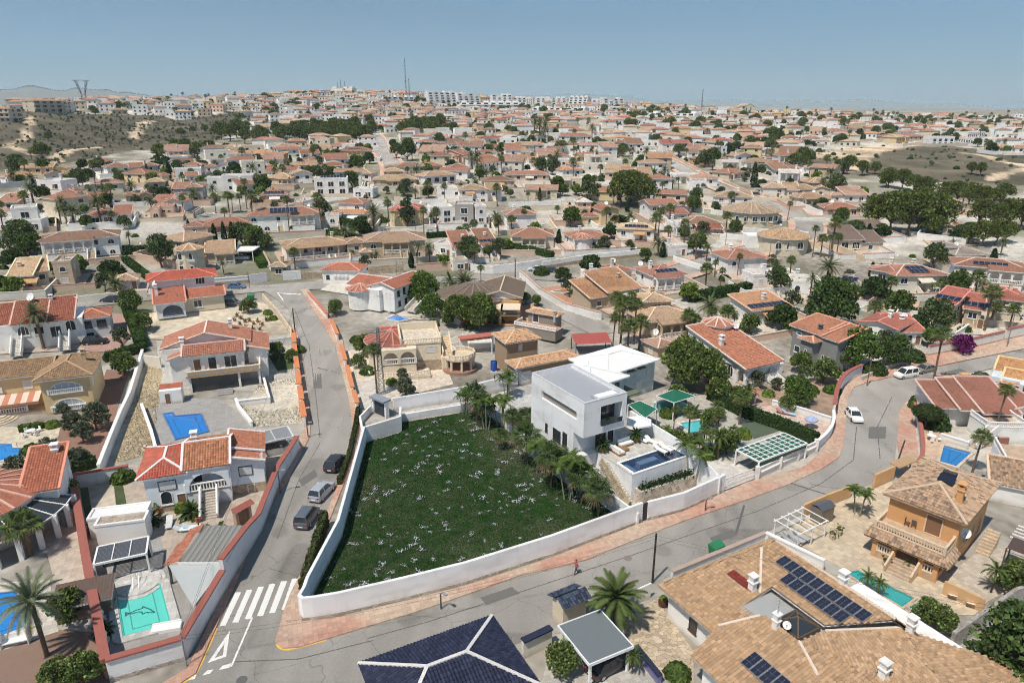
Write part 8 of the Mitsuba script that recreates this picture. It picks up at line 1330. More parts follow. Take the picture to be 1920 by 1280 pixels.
def simple_house(m,x,y,z,yaw,w,d,h,wc,rc,kind):
    k,q=math.cos(yaw),math.sin(yaw);L=M();L.box(0,0,-3,w,d,h,wc);o=.4;zt=h+min(w,d)*.16
    if kind=='f':L.box(-.05,-.05,h,w+.05,.15,h+.5,wc);L.box(.3,.3,h,w-.3,d-.3,h+.03,(0.55,0.5,0.45))
    else:
        a,b,c,e=(-o,-o,h),(w+o,-o,h),(w+o,d+o,h),(-o,d+o,h);s=min(w,d)/2;r0,r1=((s,d/2,zt),(w-s,d/2,zt))if w>=d else((w/2,s,zt),(w/2,d-s,zt))
        for f in([[a,b,r1,r0],[b,c,r1],[c,e,r0,r1],[e,a,r0]]if w>=d else[[a,b,r0],[b,c,r1,r0],[c,e,r1],[e,a,r0,r1]]):L.face(f,rc)
    for f in range(max(1,int(h/2.8))):
        for i in range(int(w/3)):u=(i+.3)*w/int(w/3);L.box(u,-.06,f*2.8+.7,u+1.3,.02,f*2.8+2.1,(0.05,0.055,0.06))
    v=np.vstack(L.v);m.add(np.stack([v[:,0]*k-v[:,1]*q+x,v[:,0]*q+v[:,1]*k+y,v[:,2]+z],1),np.vstack(L.f),np.vstack(L.c),np.vstack(L.u))
cand=[]
for r in np.arange(240,1010,1.0).tolist():
    if int(r)%(7 if r<430 else 11 if r<600 else 14)!=0:continue
    lo,hi=(-34 if r<290 else-26 if r<430 else-20 if r<600 else-35),36
    a=lo+FR.random();stp=math.degrees((12 if r<430 else 13 if r<600 else 14)/r)
    while a<hi:cand.append((r+FR.uniform(-3,3),a+FR.uniform(-.2,.2)*stp));a+=stp*FR.choice([1,1,1,1.5])
grid=list(walls_made)
for r,a in cand:
    x,y=r*math.sin(math.radians(a)),r*math.cos(math.radians(a));w=FR.uniform(8,12.5);d=FR.uniform(7,9)
    if shapely.contains_xy(keep,x,y)or(r<300 and roads.buffer(9).contains(Point(x,y)))or(a>20 and r>760 and FR.random()<.6)or(a>14 and FR.random()<.3)or FR.random()<.05:continue
    if any(abs(x-gx)<gr+(3.2 if r>430 else 4.6 if r>300 else 6.5)and abs(y-0-gy)<gr+(2.0 if r>430 else 3.4 if r>300 else 6.0)for gx,gy,gr in grid):continue
    grid.append((x+w/2,y+d/2,w*.35));yaw=-a+FR.gauss(0,12);h=FR.choice([3.0,3.2,5.2,5.4])if r<560 or a>12 else FR.choice([3.4,5.4,5.8,6.2]);wc,rc=pick(FC),pick(FRc)
    if nfar<100:gh((x,y,yaw,w),h,wc,rc,'flat' if rc=='f' else FR.choice(['hip','hip','gx','my+']),d=d,f=FR.choice(['a2','a3','','','w','t']),lod=2,wall=False);nfar+=1
    else:simple_house(farm,x,y,hg(x,y),math.radians(yaw),w,d,h,vary(WN[wc][1],.06,FR),vary(RN[rc][1],.14,FR),rc)
one('distant_houses',farm,'paint','hundreds of small white and sandy houses covering the far slope','houses',kind='stuff')
# small wall and terrace lines among the far houses
fw=M()
for i in range(900):
    r,a=FR.uniform(200,960),math.radians(FR.uniform(-20,35));x,y=r*math.sin(a),r*math.cos(a)
    if shapely.contains_xy(keep,x,y)or any(abs(x-gx)<gr+3 and abs(y-gy)<gr+3 for gx,gy,gr in walls_made if r<430):continue
    L,t=FR.uniform(8,24),-a+FR.gauss(0,.3);x2,y2=x+L*math.cos(t),y+L*math.sin(t);z=hg(x,y);z2=hg(x2,y2);fw.bar((x,y,z+.3),(x2,y2,z2+.3),.3,FR.uniform(1.4,2.6),FR.choice([WHITE,WHITE,WHITE,PALE,CREAM,(0.58,0.5,0.42)]))
one('far_garden_walls',fw,'paint','pale low garden walls between the far houses','walls',kind='stuff')
def mast(x,y,h,label,w=.5,n=12,arms=(),c=(0.30,0.31,0.32),z=None,taper=.35,name='lattice_mast',t=.07):
    T=Thing(name,label,'mast',(x,y),25,z);m=T.part('lattice','metal');r=lambda q:w*(1-(1-taper)*q)
    for k in range(n):
        a,b=k/n,(k+1)/n;A=[(sx*r(a),sy*r(a),h*a)for sx,sy in((-1,-1),(1,-1),(1,1),(-1,1))];B=[(sx*r(b),sy*r(b),h*b)for sx,sy in((-1,-1),(1,-1),(1,1),(-1,1))]
        for i in range(4):m.bar(A[i],B[i],t,t,c);m.bar(A[i],B[(i+1)%4],t*.7,t*.7,c);m.bar(B[i],B[(i+1)%4],t*.7,t*.7,c)
    for q,L in arms:p=T.part('crossarm','metal');p.bar((-L,0,h*q),(L,0,h*q),t*1.5,t*1.5,c);p.bar((-L,0,h*q),(0,0,h*(q+.06)),t,t,c);p.bar((L,0,h*q),(0,0,h*(q+.06)),t,t,c)
    return T.done()
mast(*(-20.12,97.16),10.74,'thin lattice power mast beside the cream house',.45,14,((.78,1.3),(.93,1.3)))
x,y=(-389.2,658.96);T=Thing('pylon','tall steel pylon on the hill behind the left houses','pylon',(x,y),8);m=T.part('lattice','metal');c=(0.16,0.17,0.19);H_=21
for s in(-1,1):
    for q in(-.8,.8):m.bar((s*3.2,q,-4),(s*1.6,q,H_*.45),.28,.28,c);m.bar((s*1.6,q,H_*.45),(s*5.4,q,H_),.28,.28,c);m.bar((s*1.6,q,H_*.45),(s*3.6,q,H_),.24,.24,c)
    for k in range(5):m.bar((s*(1.6+3.8*k/5),0,H_*(.45+.11*k)),(s*(1.6+2.0*(k+1)/5),0,H_*(.45+.11*(k+1))),.18,.18,c)
for k in range(4):m.bar((-3.2+k*.4,0,k*2.4),(3.2-k*.4-.4,0,k*2.4+2.4),.2,.2,c);m.bar((3.2-k*.4,0,k*2.4),(-3.2+k*.4+.4,0,k*2.4+2.4),.2,.2,c)
m.bar((-8,0,H_),(8,0,H_),.35,.35,c);T.done()
for(x,y),h,l in[((-126.96,870.8),46,'tallest thin mast on the skyline'),((-122.49,866.19),24,'shorter thin mast right of the tallest one'),((-217.83,909.19),15,'left antenna on the hilltop building'),((-213.8,909.11),18,'middle antenna on the hilltop building'),((-208.63,909.87),16,'right antenna on the hilltop building'),((241.3,918.26),26,'thin mast on the ridge left of the cream hall')]:mast(x,y,h,l,.5,8,c=(0.25,0.27,0.3),t=.16)

# ---------------------------------------------------------------- palms, trees and shrubs, each where it stands
HT={'fan_0':9.6,'fan_1':7.6,'fan_2':12.6,'fan_3':5.6,'fan_4':3.6,'date_0':8,'date_1':5.4,'date_2':3.6,'date_3':10.4,'date_near':8,'date_short':4.4,'cycad':1.2,'queen':6,'tree_0':6,'tree_1':5,'tree_2':7.5,'tree_3':4.2,'pine_0':9,'pine_1':8,'pine_2':10,'olive_0':3.4,'olive_1':2.6,'near_0':6.2,'near_1':6.6,'near_2':3.4,'near_3':7.5,'cypress_0':6,'cypress_1':4.4,'cypress_2':7.5,'norfolk':7,'thin':5,'bougain':3.2,'umbrella':3.0,'bush_0':1,'bush_2':1.5,'bush_3':3.5,'bush_olive':2.4,'areca':5,'bush_1':.7,'bush_4':.9}
ADJ={'fan':'fan palm','date':'feathery date palm','tree':'leafy tree','pine':'dark pine','olive':'small olive tree','cypress':'dark narrow cypress','near':'leafy tree','bush':'rounded shrub','thin':'thin crowned tree','queen':'drooping palm','bougain':'purple bougainvillea','cycad':'spiky cycad'}
seen={}
def grow(g,p,h,label=None,wide=None):
    s=h/HT[g];x,y=p;a=ADJ.get(g.split('_')[0],'green plant');size='tall ' if h>8 else 'low ' if h<2.2 else ''
    lb=label or f'{size}{a} {where(x, y)}';plant(g,x,y,min(s,1.25)if wide is None else wide,label=lb,group=None if label else f'{size}{a}s {where(x, y)}',sz=s)
def many(g,rows,label=None):
    for i,(p,h)in enumerate(rows):grow(g if isinstance(g,str)else g[i%len(g)],p,h,label)
many(['fan_2','fan_0'],[((-144.23,241.15),10.43),((-140.76,248.47),7.05),((-86.33,224.24),9.17),((-75.37,199.01),10.73),((-64.34,196.88),10.05),((-55.77,200.1),10.49),((-96.97,209.81),7.08),((84.96,211.27),5.86),((77.87,174.5),7.75),((-36.51,202.85),8.47),((-6.77,144.46),6.66)])
many(['fan_1','fan_3','fan_0'],[((-93.59,217.27),5.65),((-89.64,217.9),5.99),((-88.52,218.07),5.67),((-86.37,219.11),5.53),((-86.07,205.52),4.13),((-25.59,197.7),7.69),((-21.84,199.0),7.12),((-11.26,196.46),4.0),((-7.56,196.51),3.39),((-3.88,197.68),5.56),((-0.16,199.42),4.98),((3.37,205.23),5.73),((28.36,206.12),5.75),((43.27,148.37),5.6),((46.29,147.64),5.1),((48.07,158.47),3.87),((79.87,174.35),5.28),((81.48,173.27),5.52),((83.87,174.05),5.54),((5.56,240.06),3.28),((53.77,159.27),5.16),((58.93,145.73),2.9),((107.11,147.1),3.15),((80.43,134.1),2.71)])
many(['fan_0','fan_1','fan_3'],[((17.98,115.05),6.99),((19.89,118.25),8.63),((20.41,113.47),6.14),((22.52,119.4),8.2),((20.5,124.52),5.33),((22.94,116.07),6.05),((23.3,127.96),6.5),((31.74,117.88),6.51),((33.79,120.29),4.67),((36.75,120.19),6.2),((37.67,118.16),4.91),((40.19,121.12),5.82),((41.78,122.11),4.21),((23.24,80.88),4.78),((24.74,79.1),3.06),((26.43,79.68),5.03),((26.76,77.95),3.17),((31.76,86.48),4.54),((21.89,83.68),3.81),((28.49,107.98),3.84)])
many(['date_0','date_1','date_3'],[((-118.23,196.89),8.48),((-153.38,221.41),6.03),((-126.91,195.1),8.11),((-129.84,196.97),5.17),((-124.85,194.92),6.03),((-97.9,173.36),5.23),((-68.08,157.68),3.33),((-40.83,201.38),7.49),((-23.86,168.4),5.67),((-20.76,169.46),5.43),((-34.5,170.95),2.75),((-40.83,245.27),3.34),((-38.4,245.44),3.34),((-34.16,244.85),3.52),((-29.76,245.95),3.35),((-24.37,247.05),3.55),((38.52,177.47),4.52),((47.31,173.23),6.63),((49.52,171.2),4.66),((71.55,150.54),6.15),((63.88,141.67),5.86),((123.27,169.97),4.61),((103.6,161.57),3.14),((89.36,140.67),3.51),((112.11,147.21),3.15),((97.54,136.45),3.87),((40.06,235.52),5.01),((34.63,235.69),4.3),((59.57,258.55),4.66),((61.93,258.46),5.04),((-227.29,333.6),4.87),((-196.8,275.1),4.48),((12.73,423.33),14.53),((16.8,429.88),14.13),((19.73,423.34),13.33),((19.1,294.56),9.97),((-17.72,310.51),8.21),((-14.96,302.22),8.89),((49.2,436.66),10.63),((39.01,325.19),6.2)])
many(['queen','date_1'],[((-13.14,141.07),6.08),((-10.43,139.85),6.5),((-9.15,141.15),5.62)])
for g,p,h,l in[('date_near',(-37.65,43.99),6.67,'tall grey green date palm leaning over the lower left pool'),('date_short',(8.67,47.29),4.08,'short stout date palm behind the grey carport'),('date_0',(-81.34,111.8),7.9,'big date palm before the long white house'),('fan_0',(-20.78,96.74),7.67,'fan palm beside the thin lattice mast'),('fan_2',(63.62,95.56),10.68,'very tall leaning fan palm at the road bend'),('fan_2',(63.48,81.03),7.79,'tall fan palm beside the white roof terrace'),('fan_1',(55.9,73.23),5.17,'stout fan palm at the end of the bright blue pool'),('fan_4',(-47.66,57.06),4.29,'bushy fan palm before the glass veranda'),('areca',(37.54,63.97),4.35,'clump of green palms against the orange street wall'),('queen',(32.22,51.42),2.33,'drooping palm at the near end of the green pool'),('queen',(32.93,50.71),2.19,'second drooping palm at the middle of the green pool'),('queen',(43.8,51.57),3.19,'leafy palm beside the dark brown canopy'),('queen',(9.4,42.12),2.36,'banana like plant beside the grey carport'),('cycad',(-38.42,62.36),1.5,'dark cycad in a white stone ring left of the steps'),('cycad',(-34.67,63.76),1.6,'dark cycad in the bed beside the wide steps'),('cycad',(-36.29,49.6),1.0,'small cycad beside the red wall farther from the corner'),('cycad',(-34.28,46.36),1.0,'small cycad beside the red wall nearer the corner'),
    ('umbrella',(56.87,85.14),3.7,'umbrella shaped clipped tree inside the bend'),('near_0',(57.74,107.39),6.81,'big green tree at the upper street corner'),('near_3',(60.82,124.87),9.99,'huge dark green tree behind the grey house'),('near_1',(27.04,99.92),7.86,'spreading green tree right of the pale blue house'),('near_1',(29.85,97.16),7.18,'second spreading tree before the terracotta house'),('near_2',(30.94,94.33),3.81,'leafy tree close to the terracotta house arches'),('near_2',(47.88,105.61),3.58,'yellow green tree right of the terracotta house'),('near_2',(49.85,100.91),4.19,'dense tree above the curved red coped wall'),('near_0',(42.45,93.55),4.3,'low wide tree above the long narrow pool'),('near_2',(-63.11,103.51),4.07,'dark round tree behind the white garden wall'),('near_2',(-75.15,129.28),5.0,'dark tree at the top of the long hedge'),('near_2',(-68.97,121.21),3.74,'lighter tree beside the long hedge'),('olive_0',(-56.89,84.65),4.15,'grey green tree at the corner of the yellow house'),('olive_0',(-56.48,80.88),3.1,'grey green tree in the middle of the yellow house garden'),('olive_1',(-59.64,84.0),2.87,'grey green tree by the cream terrace edge'),('olive_1',(-53.14,74.13),2.78,'olive tree at the lower end of the white wall'),('olive_0',(-58.91,71.85),3.0,'clipped olive tree casting a round shadow at the left'),('olive_0',(-56.98,74.92),3.53,'olive tree right of the bright blue pool'),('olive_1',(-58.28,75.19),2.51,'smaller olive tree beside the bright blue pool'),('near_2',(-50.49,66.72),3.27,'green tree beside the storage cabinets'),('bush_0',(-46.15,71.35),1.6,'round bright shrub at the end of the sand court'),('near_2',(-34.78,40.92),2.33,'flowering shrub at the bottom left corner, left of two'),('near_2',(-32.73,40.92),2.83,'flowering shrub beside the red wall corner, right of two'),('near_2',(-38.38,48.13),2.91,'dense green shrub behind the dark garden shelter'),('near_3',(38.54,40.17),7.42,'large feathery tree at the lower right corner'),('bougain',(78.69,112.77),3.16,'big purple bougainvillea over the upper street wall'),('near_3',(64.05,107.47),5.5,'dark grey green shrub mass left of the street lamp'),('bush_2',(68.95,109.9),2.2,'dark red green shrub behind the upper street wall'),('bush_2',(60.01,105.09),2.2,'dark shrub mass over the low grey wall'),('bush_olive',(72.02,97.29),3.0,'round shrub beside the pale blue house at the right'),('near_2',(67.0,96.88),3.18,'leafy shrub by the orange capped pillar'),('bush_4',(59.52,91.83),2.0,'rounded clipped shrub at the bend corner'),('bush_2',(58.56,85.64),2.4,'dark hedge shrub behind the umbrella tree'),('near_2',(-25.96,113.37),3.98,'white flowering oleander beside the orange wall'),('olive_1',(-16.28,95.73),3.16,'feathery shrub before the lawn back wall'),('bush_0',(12.92,41.96),1.0,'low round shrub on the patterned yard'),('near_2',(3.85,42.12),2.72,'leafy shrub under the grey carport edge'),('near_2',(36.05,46.54),2.48,'green shrub row behind the block wall'),('near_2',(35.78,47.81),2.23,'dark shrub at the end of the green pool'),('near_2',(46.09,51.57),3.19,'dense tree under the brown canopy'),('thin',(38.5,98.84),3.06,'small feathery tree before the terracotta arches'),('near_2',(-41.1,112.06),2.97,'round grey shrub on the small green lawn'),('bush_1',(-49.13,131.85),1.1,'yellow green shrub at the cactus garden wall'),('bush_1',(-47.33,129.25),1.0,'second yellow green shrub at the cactus garden wall'),('near_2',(-52.97,132.12),3.12,'branching cactus tree on the cream gravel'),('near_2',(-35.76,132.91),3.14,'grey green shrub beside the side street'),('thin',(-68.73,113.49),3.95,'thin grey tree above the yellow house'),('norfolk',(-31.49,205.54),8.88,'tiered norfolk pine before the yellow house'),('bush_2',(7.06,160.61),2.4,'dark round tree at the dead end street'),('tree_1',(11.81,155.01),3.3,'dark tree above the blue pool deck'),('near_0',(-18.91,139.64),6.72,'bushy tree at the left of the round roofed house'),('near_0',(-15.98,132.25),4.91,'second bushy tree left of the round roofed house'),('near_1',(-10.22,127.0),6.68,'dense tree before the round roofed house'),('near_1',(-6.22,126.26),7.08,'dense dark tree between the two black cars'),('bush_3',(2.84,139.95),2.6,'clipped round tree at the end of the tan forecourt'),('bush_3',(5.06,138.46),2.6,'clipped round tree beside the white coped wall'),('tree_3',(37.77,141.32),4.0,'yellow green shrub below the hedge'),('near_2',(45.34,123.8),3.83,'dark dense shrub beside the bright blue pool')]:grow(g,p,h,l,.68 if g=='date_near' else None)
many(['cypress_0','cypress_2'],[((-80.96,184.95),5.24),((-78.49,185.3),5.82),((-74.12,180.2),7.1),((-91.82,193.71),3.93),((-89.7,194.04),3.34),((9.73,242.5),4.77),((-133.64,272.4),6.86),((-143.37,275.3),5.71),((-60.32,271.7),5.67),((-62.36,271.54),4.46),((100.05,251.12),6.04),((91.64,264.38),9.44),((152.2,300.47),3.11)])
many(['tree_2','tree_0'],[((-120.61,166.4),8.67),((-117.34,164.32),6.28),((-72.13,180.95),6.84),((-68.65,180.35),6.26),((-65.32,179.73),4.28),((17.88,208.14),5.8),((23.36,232.09),4.25),((18.29,250.1),4.15),((30.58,248.12),4.87),((59.31,224.88),4.82),((65.82,223.15),3.77),((99.58,207.56),4.81),((63.67,164.64),3.46),((-50.8,343.96),10.5),((-57.29,352.19),7.69),((-42.23,348.68),8.12),((-109.71,260.25),5.83),((-184.93,277.13),6.14),((-157.07,253.0),6.41),((-119.91,192.86),3.9),((-110.37,194.66),3.94),((92.33,324.27),8.07),((129.15,384.79),8.34),((159.79,433.94),9.34),((140.98,262.63),4.72),((-6.29,274.1),4.5),((31.76,182.72),2.91),((34.26,172.57),3.32)])
many(['pine_0','pine_1','pine_2'],[((37.19,233.3),11.61),((42.67,231.58),10.85),((41.31,241.08),10.87),((106.12,199.43),10.15),((108.54,195.62),11.46),((112.01,192.94),12.5),((116.61,193.64),11.95),((121.28,195.49),10.56),((117.22,205.83),10.41),((122.38,206.52),10.43),((117.17,190.08),6.53),((135.49,198.1),8.55),((138.44,196.24),7.59),((142.88,196.55),8.19),((144.7,193.64),8.97),((122.96,182.57),5.17),((124.93,180.05),6.79),((128.72,180.48),7.08),((132.54,181.99),5.72),((141.96,262.57),7.05),((144.41,257.71),7.7),((143.91,248.8),6.72),((146.97,246.43),6.3),((145.53,232.66),7.03),((146.81,228.81),7.62),((148.82,224.94),7.5),((151.74,222.73),7.1),((157.72,225.33),5.82),((164.6,231.79),5.96),((146.21,292.68),6.49),((153.2,295.55),5.24),((146.62,305.76),6.75),((145.11,312.84),4.61),((134.17,324.24),8.54),((126.3,313.38),6.91),((193.63,289.17),5.56),((191.89,292.71),5.19),((161.71,372.42),3.25),
  ((-178.41,375.01),8.15),((-167.29,362.79),8.95),((-156.14,350.94),7.66),((-152.38,356.62),8.8),((-171.79,343.82),7.51),((-192.84,471.77),11.45),((-180.88,456.32),11.1),((-184.27,477.3),12.25),((-227.28,489.49),5.6),((-225.1,503.12),5.74),((-219.43,510.31),5.82),((-225.86,339.21),7.4),((-260.53,399.8),5.17),((-317.03,547.75),6.15),((-330.48,568.18),5.57),((-337.1,607.63),7.63),((-326.29,599.72),7.54),((-330.74,621.16),6.07),((-324.93,625.88),6.98),((-318.98,654.17),7.28),((-312.7,657.22),7.32),((-315.96,620.69),4.34),((285.68,617.96),7.88),((293.82,651.95),6.46),((301.33,636.73),7.22),((460.35,736.77),6.24),((457.89,715.46),7.08),((455.36,694.99),6.39),((449.03,736.19),6.24),((437.05,655.23),4.65)])
RG=random.Random(5)
for i,p in enumerate([(19.47,79.68),(20.7,81.49),(21.29,79.1),(22.39,79.68),(23.14,77.66),(24.76,77.1),(25.8,76.27),(27.44,77.95),(28.65,79.68),(31.13,82.41),(27.36,85.64),(26.01,89.09),(28.95,87.33),(22.33,89.09),(34.24,90.9),(24.4,92.78),(25.41,78.52),(23.46,76.27),(21.98,77.66),(34.06,92.78)]):grow(['areca','bush_1','near_2','cycad','fan_4','bush_4','queen','near_2'][i%8],p,[3.6,1.3,2.6,1.6,2.6,1.4,4.2,3.2][i%8],None)
for i,p in enumerate([(33.75,94.33),(39.29,96.34),(41.43,98.84),(46.43,97.78),(49.75,97.78),(40.08,90.9),(42.51,105.46),(29.0,101.02),(32.84,101.02),(-23.95,105.63),(-26.05,108.0),(-19.19,101.02),(-17.76,102.82),(-29.01,120.26),(-15.59,128.51),(-12.6,128.04),(-8.36,127.3),(-3.69,128.7),(-2.66,130.08),(-38.22,115.02),(-37.91,110.16),(-63.59,85.64),(-64.25,89.09),(-54.45,76.55),(-61.43,77.95),(-41.54,70.75),(-36.15,65.11)]):grow(['near_2','bush_1','olive_1','bush_4','bush_0'][i%5],p,[2.4,1.0,2.0,1.2,1.3][i%5],None)
def wood(name,poly,n,gs,label,lo,hi,HN):
    x0,y0,x1,y1=poly.bounds;k=numbered(name);i=0
    while i<n:
        x,y=RG.uniform(x0,x1),RG.uniform(y0,y1)
        if not shapely.contains_xy(poly,x,y):continue
        i+=1;s=RG.uniform(lo,hi);scene[f'{k}__{i:03d}']={'type':'instance','to_world':T4().translate([x,y,hg(x,y)]).rotate([0,0,1],RG.uniform(0,360)).scale([s,s,s]),'g':{'type':'ref','id':'g_'+RG.choice(gs)}}
    labels[k]={'label':label,'category':HN,'kind':'stuff'}
wood('pine_wood',WOODS[0],130,['pine_0','pine_1','pine_2','tree_2'],'strip of olive green pine wood across the middle distance',.6,1.0,'wood');wood('pine_wood',WOODS[1],30,['pine_0','pine_1','tree_2'],'dark pine clump beside the steep street',.8,1.2,'wood')
wood('scrub',HILL,900,['bush_2','bush_olive','bush_olive','bush_0','olive_1'],'grey green scrub bushes dotted over the dry hill',.2,.8,'scrub');wood('scrub',FIELD,90,['bush_2','bush_olive','bush_0'],'sparse scrub on the bare field',.3,.9,'scrub');wood('pine_wood',Polygon([(104.43,653.02),(136.55,767.13),(175.99,819.03),(164.18,732.3),(118.51,636.98)]),26,['pine_0','tree_2'],'dark bank of trees below the right end of the skyline blocks',.7,1.0,'wood')
# trees between the far houses
town=Polygon([(r*math.sin(math.radians(a)),r*math.cos(math.radians(a)))for r,a in[(430,-24),(430,36),(980,36),(980,-26)]]).difference(keep)
wood('town_trees',town,760,['tree_0','tree_2','fan_1','fan_0','tree_1','pine_1','bush_2'],'dark trees and palms scattered between the far houses',.6,1.05,'trees')
# greenery of the nearer plots
WM=[w for w in walls_made if 118<math.hypot(w[0],w[1])<470];kinds=['tree_0','tree_1','tree_3','bush_2','bush_0','bush_3','fan_3','fan_4','date_2','date_1','fan_1','bush_2','tree_1','cypress_1','olive_0','tree_2','bush_0','bush_4','bush_2','bush_1','bush_4','thin','olive_1','tree_3','date_1','fan_3'];spots=[];rd=roads.buffer(1.0).union(shapely.union_all([LineString(smoothline(p)).buffer(w/2+2.5)for p,w in zip(FARW,(7.5,8,6))]))
for wx,wy,wr in WM:
    for k in range(RG.choice((4,5,6,7))):
        a=RG.uniform(0,6.28);q=wr*RG.uniform(1.1,1.8);x,y=wx+q*math.cos(a),wy+q*math.sin(a)
        if any(abs(x-u)<v*.95 and abs(y-w_)<v*.95 for u,w_,v in WM)or any(math.hypot(x-u,y-v)<2.6 for u,v in spots)or shapely.contains_xy(rd,x,y)or math.hypot(x,y)<124:continue
        spots.append((x,y));g=RG.choice(kinds);grow(g,(x,y),HT[g]*RG.uniform(.7,1.1))

# ---------------------------------------------------------------- cars, lamps, poles, bins, people
def car(x,y,yaw,c,label,kind='car',s=.92,z=None):
    """a car: lofted body, glazed cabin, four wheels, lights; forward is +x"""
    T=Thing('parked_car' if kind!='van' else 'parked_van',label,'van' if kind=='van' else 'car',(x,y),yaw,z);b,g=T.part('body','carpaint'),T.part('windows','glass')
    prof={'car':[(-2.1,.35,.70,.74),(-2.05,.28,.86,.80),(-1.4,.2,.92,.86),(0,.2,.90,.88),(1.0,.2,.86,.87),(1.8,.24,.72,.82),(2.1,.32,.58,.70)],'suv':[(-2.1,.4,.8,.8),(-2.05,.3,1.0,.86),(-1.4,.25,1.02,.9),(0,.25,1.0,.9),(1.0,.25,.98,.9),(1.8,.28,.9,.86),(2.1,.35,.7,.76)],'van':[(-2.1,.35,.9,.8),(-2.05,.25,1.05,.86),(-1.4,.22,1.06,.88),(0,.22,1.04,.88),(1.0,.22,1.0,.88),(1.75,.25,.86,.84),(2.05,.32,.66,.74)]}[kind]
    V=[]
    for px,zb,zt,w in prof:V+=[(px,-w*.92,zb),(px,-w,(zb+zt)/2),(px,-w*.93,zt),(px,0,zt+.03),(px,w*.93,zt),(px,w,(zb+zt)/2),(px,w*.92,zb)]
    n=len(prof);F=[[i*7+k,(i+1)*7+k,(i+1)*7+(k+1)%7,i*7+(k+1)%7]for i in range(n-1)for k in range(7)]
    b.add(np.array(V)*s,[f[::-1]for f in F],c);b.add(np.array(V[:7])*s,[[0,k,k+1]for k in range(1,6)],c);b.add(np.array(V[-7:])*s,[[0,k+1,k]for k in range(1,6)],c)
    zb,zr={'car':(.88,1.42),'suv':(1.0,1.62),'van':(1.03,1.75)}[kind];r0,r1,f1,f0={'car':(-1.75,-1.1,.25,1.0),'suv':(-1.98,-1.6,.3,1.0),'van':(-2.04,-1.9,.45,1.15)}[kind]
    lo,hi=[(r0,-.8,zb),(f0,-.8,zb),(f0,.8,zb),(r0,.8,zb)],[(r1,-.62,zr),(f1,-.62,zr),(f1,.62,zr),(r1,.62,zr)]
    g.add(np.array(lo+hi)*s,[[0,1,5,4],[1,2,6,5],[2,3,7,6],[3,0,4,7]],(0,0,0));r=T.part('roof','carpaint');r.add(np.array([(r1-.05,-.64,zr-.02),(f1+.05,-.64,zr-.02),(f1+.05,.64,zr-.02),(r1-.05,.64,zr-.02),(r1+.1,-.5,zr+.05),(f1-.1,-.5,zr+.05),(f1-.1,.5,zr+.05),(r1+.1,.5,zr+.05)])*s,BOXF,c)
    for i in range(4):r.bar(np.array(lo[i])*s,np.array(hi[i])*s,.09,.09,c)
    for e in(-1,1):m_=(r0+f0)/2-.1;r.bar(np.array((m_,e*.81,zb))*s,np.array(((r1+f1)/2,e*.63,zr))*s,.1,.05,c)
    for px in(-1.3,1.3):
        for e in(-1,1):
            w=T.part('wheel','smooth');w.tube([(px*s,e*.66*s,.31),(px*s,e*.87*s,.31)],.31,(0.03,0.03,0.03),14);w.add([[px*s+.31*math.cos(a),e*.87*s,.31+.31*math.sin(a)]for a in np.arange(0,6.28,.45)],[[0,k,k+1]for k in range(1,13)],(0.03,0.03,0.03));q=T.part('rim','metal',w);q.add([[px*s+.19*math.cos(a),e*.885*s,.31+.19*math.sin(a)]for a in np.arange(0,6.28,.6)],[[0,k,k+1]for k in range(1,10)],(0.5,0.5,0.52))
    for e in(-1,1):T.part('headlight','smooth').box(1.93*s,e*.58*s-.14,.56*s,2.09*s,e*.58*s+.14,.68*s,(0.75,0.75,0.75));T.part('tail_light','smooth').box(-2.13*s,e*.62*s-.1,.72*s,-2.06*s,e*.62*s+.1,.9*s,(0.4,0.02,0.02))
    T.part('number_plate','smooth').box(-2.13*s,-.24,.5*s,-2.08*s,.24,.6*s,WHITE);T.done()
SB=88
for(x,y),a,c,l,k in[((-21.79,74.66),82,(0.035,0.04,0.045),'black car parked highest along the lawn hedge','suv'),((-21.7,68.06),76,(0.34,0.37,0.42),'silver blue car parked in the middle of the hedge row','suv'),((-21.9,62.96),84,(0.10,0.12,0.15),'dark grey people carrier half hidden by the hedge','van'),((48.62,88.38),-96,WHITE,'white car driving down the bend','car'),((64.1,103.37),197,WHITE,'white van parked by the upper street wall','van'),((68.26,105.24),200,(0.24,0.21,0.17),'bronze saloon car parked behind the white van','car'),((-61.27,147.52),3,(0.10,0.17,0.30),'blue car on the cross street','car'),((-57.73,136.25),5,(0.12,0.11,0.11),'dark brown car beside the three roofed house','suv'),((-31.43,79.68),25,(0.015,0.016,0.018),'black car under the dark slatted carport','suv'),((-74.24,115.03),15,(0.015,0.016,0.018),'black car on the pink drive at the left','suv'),((7.6,42.66),35,(0.03,0.025,0.03),'dark car under the grey carport roof','car'),((5.88,163.85),170,(0.5,0.55,0.62),'pale blue car by the long white wall of the cross street','car'),((9.11,162.93),172,(0.04,0.05,0.07),'dark car behind the pale one on the cross street','car'),((-68.67,171.01),5,(0.72,0.73,0.75),'white car under the flat carport of the cream tower house','suv'),((-2.19,134.15),-15,(0.012,0.013,0.015),'black car on the tan forecourt','suv'),((-83.29,136.53),178,(0.03,0.035,0.05),'dark blue car behind the long pale street wall','car'),((66.28,202.7),-60,(0.62,0.63,0.65),'white car beside the big brown roofed house','car'),((-65.17,402.56),80,(0.05,0.05,0.06),'dark car on the steep street','car'),((88.03,248.63),-40,(0.05,0.05,0.06),'dark car low on the upper road','car'),((83.99,293.66),-35,(0.06,0.07,0.09),'small dark car high on the upper road','car')]:car(x,y,a,c,l,k)
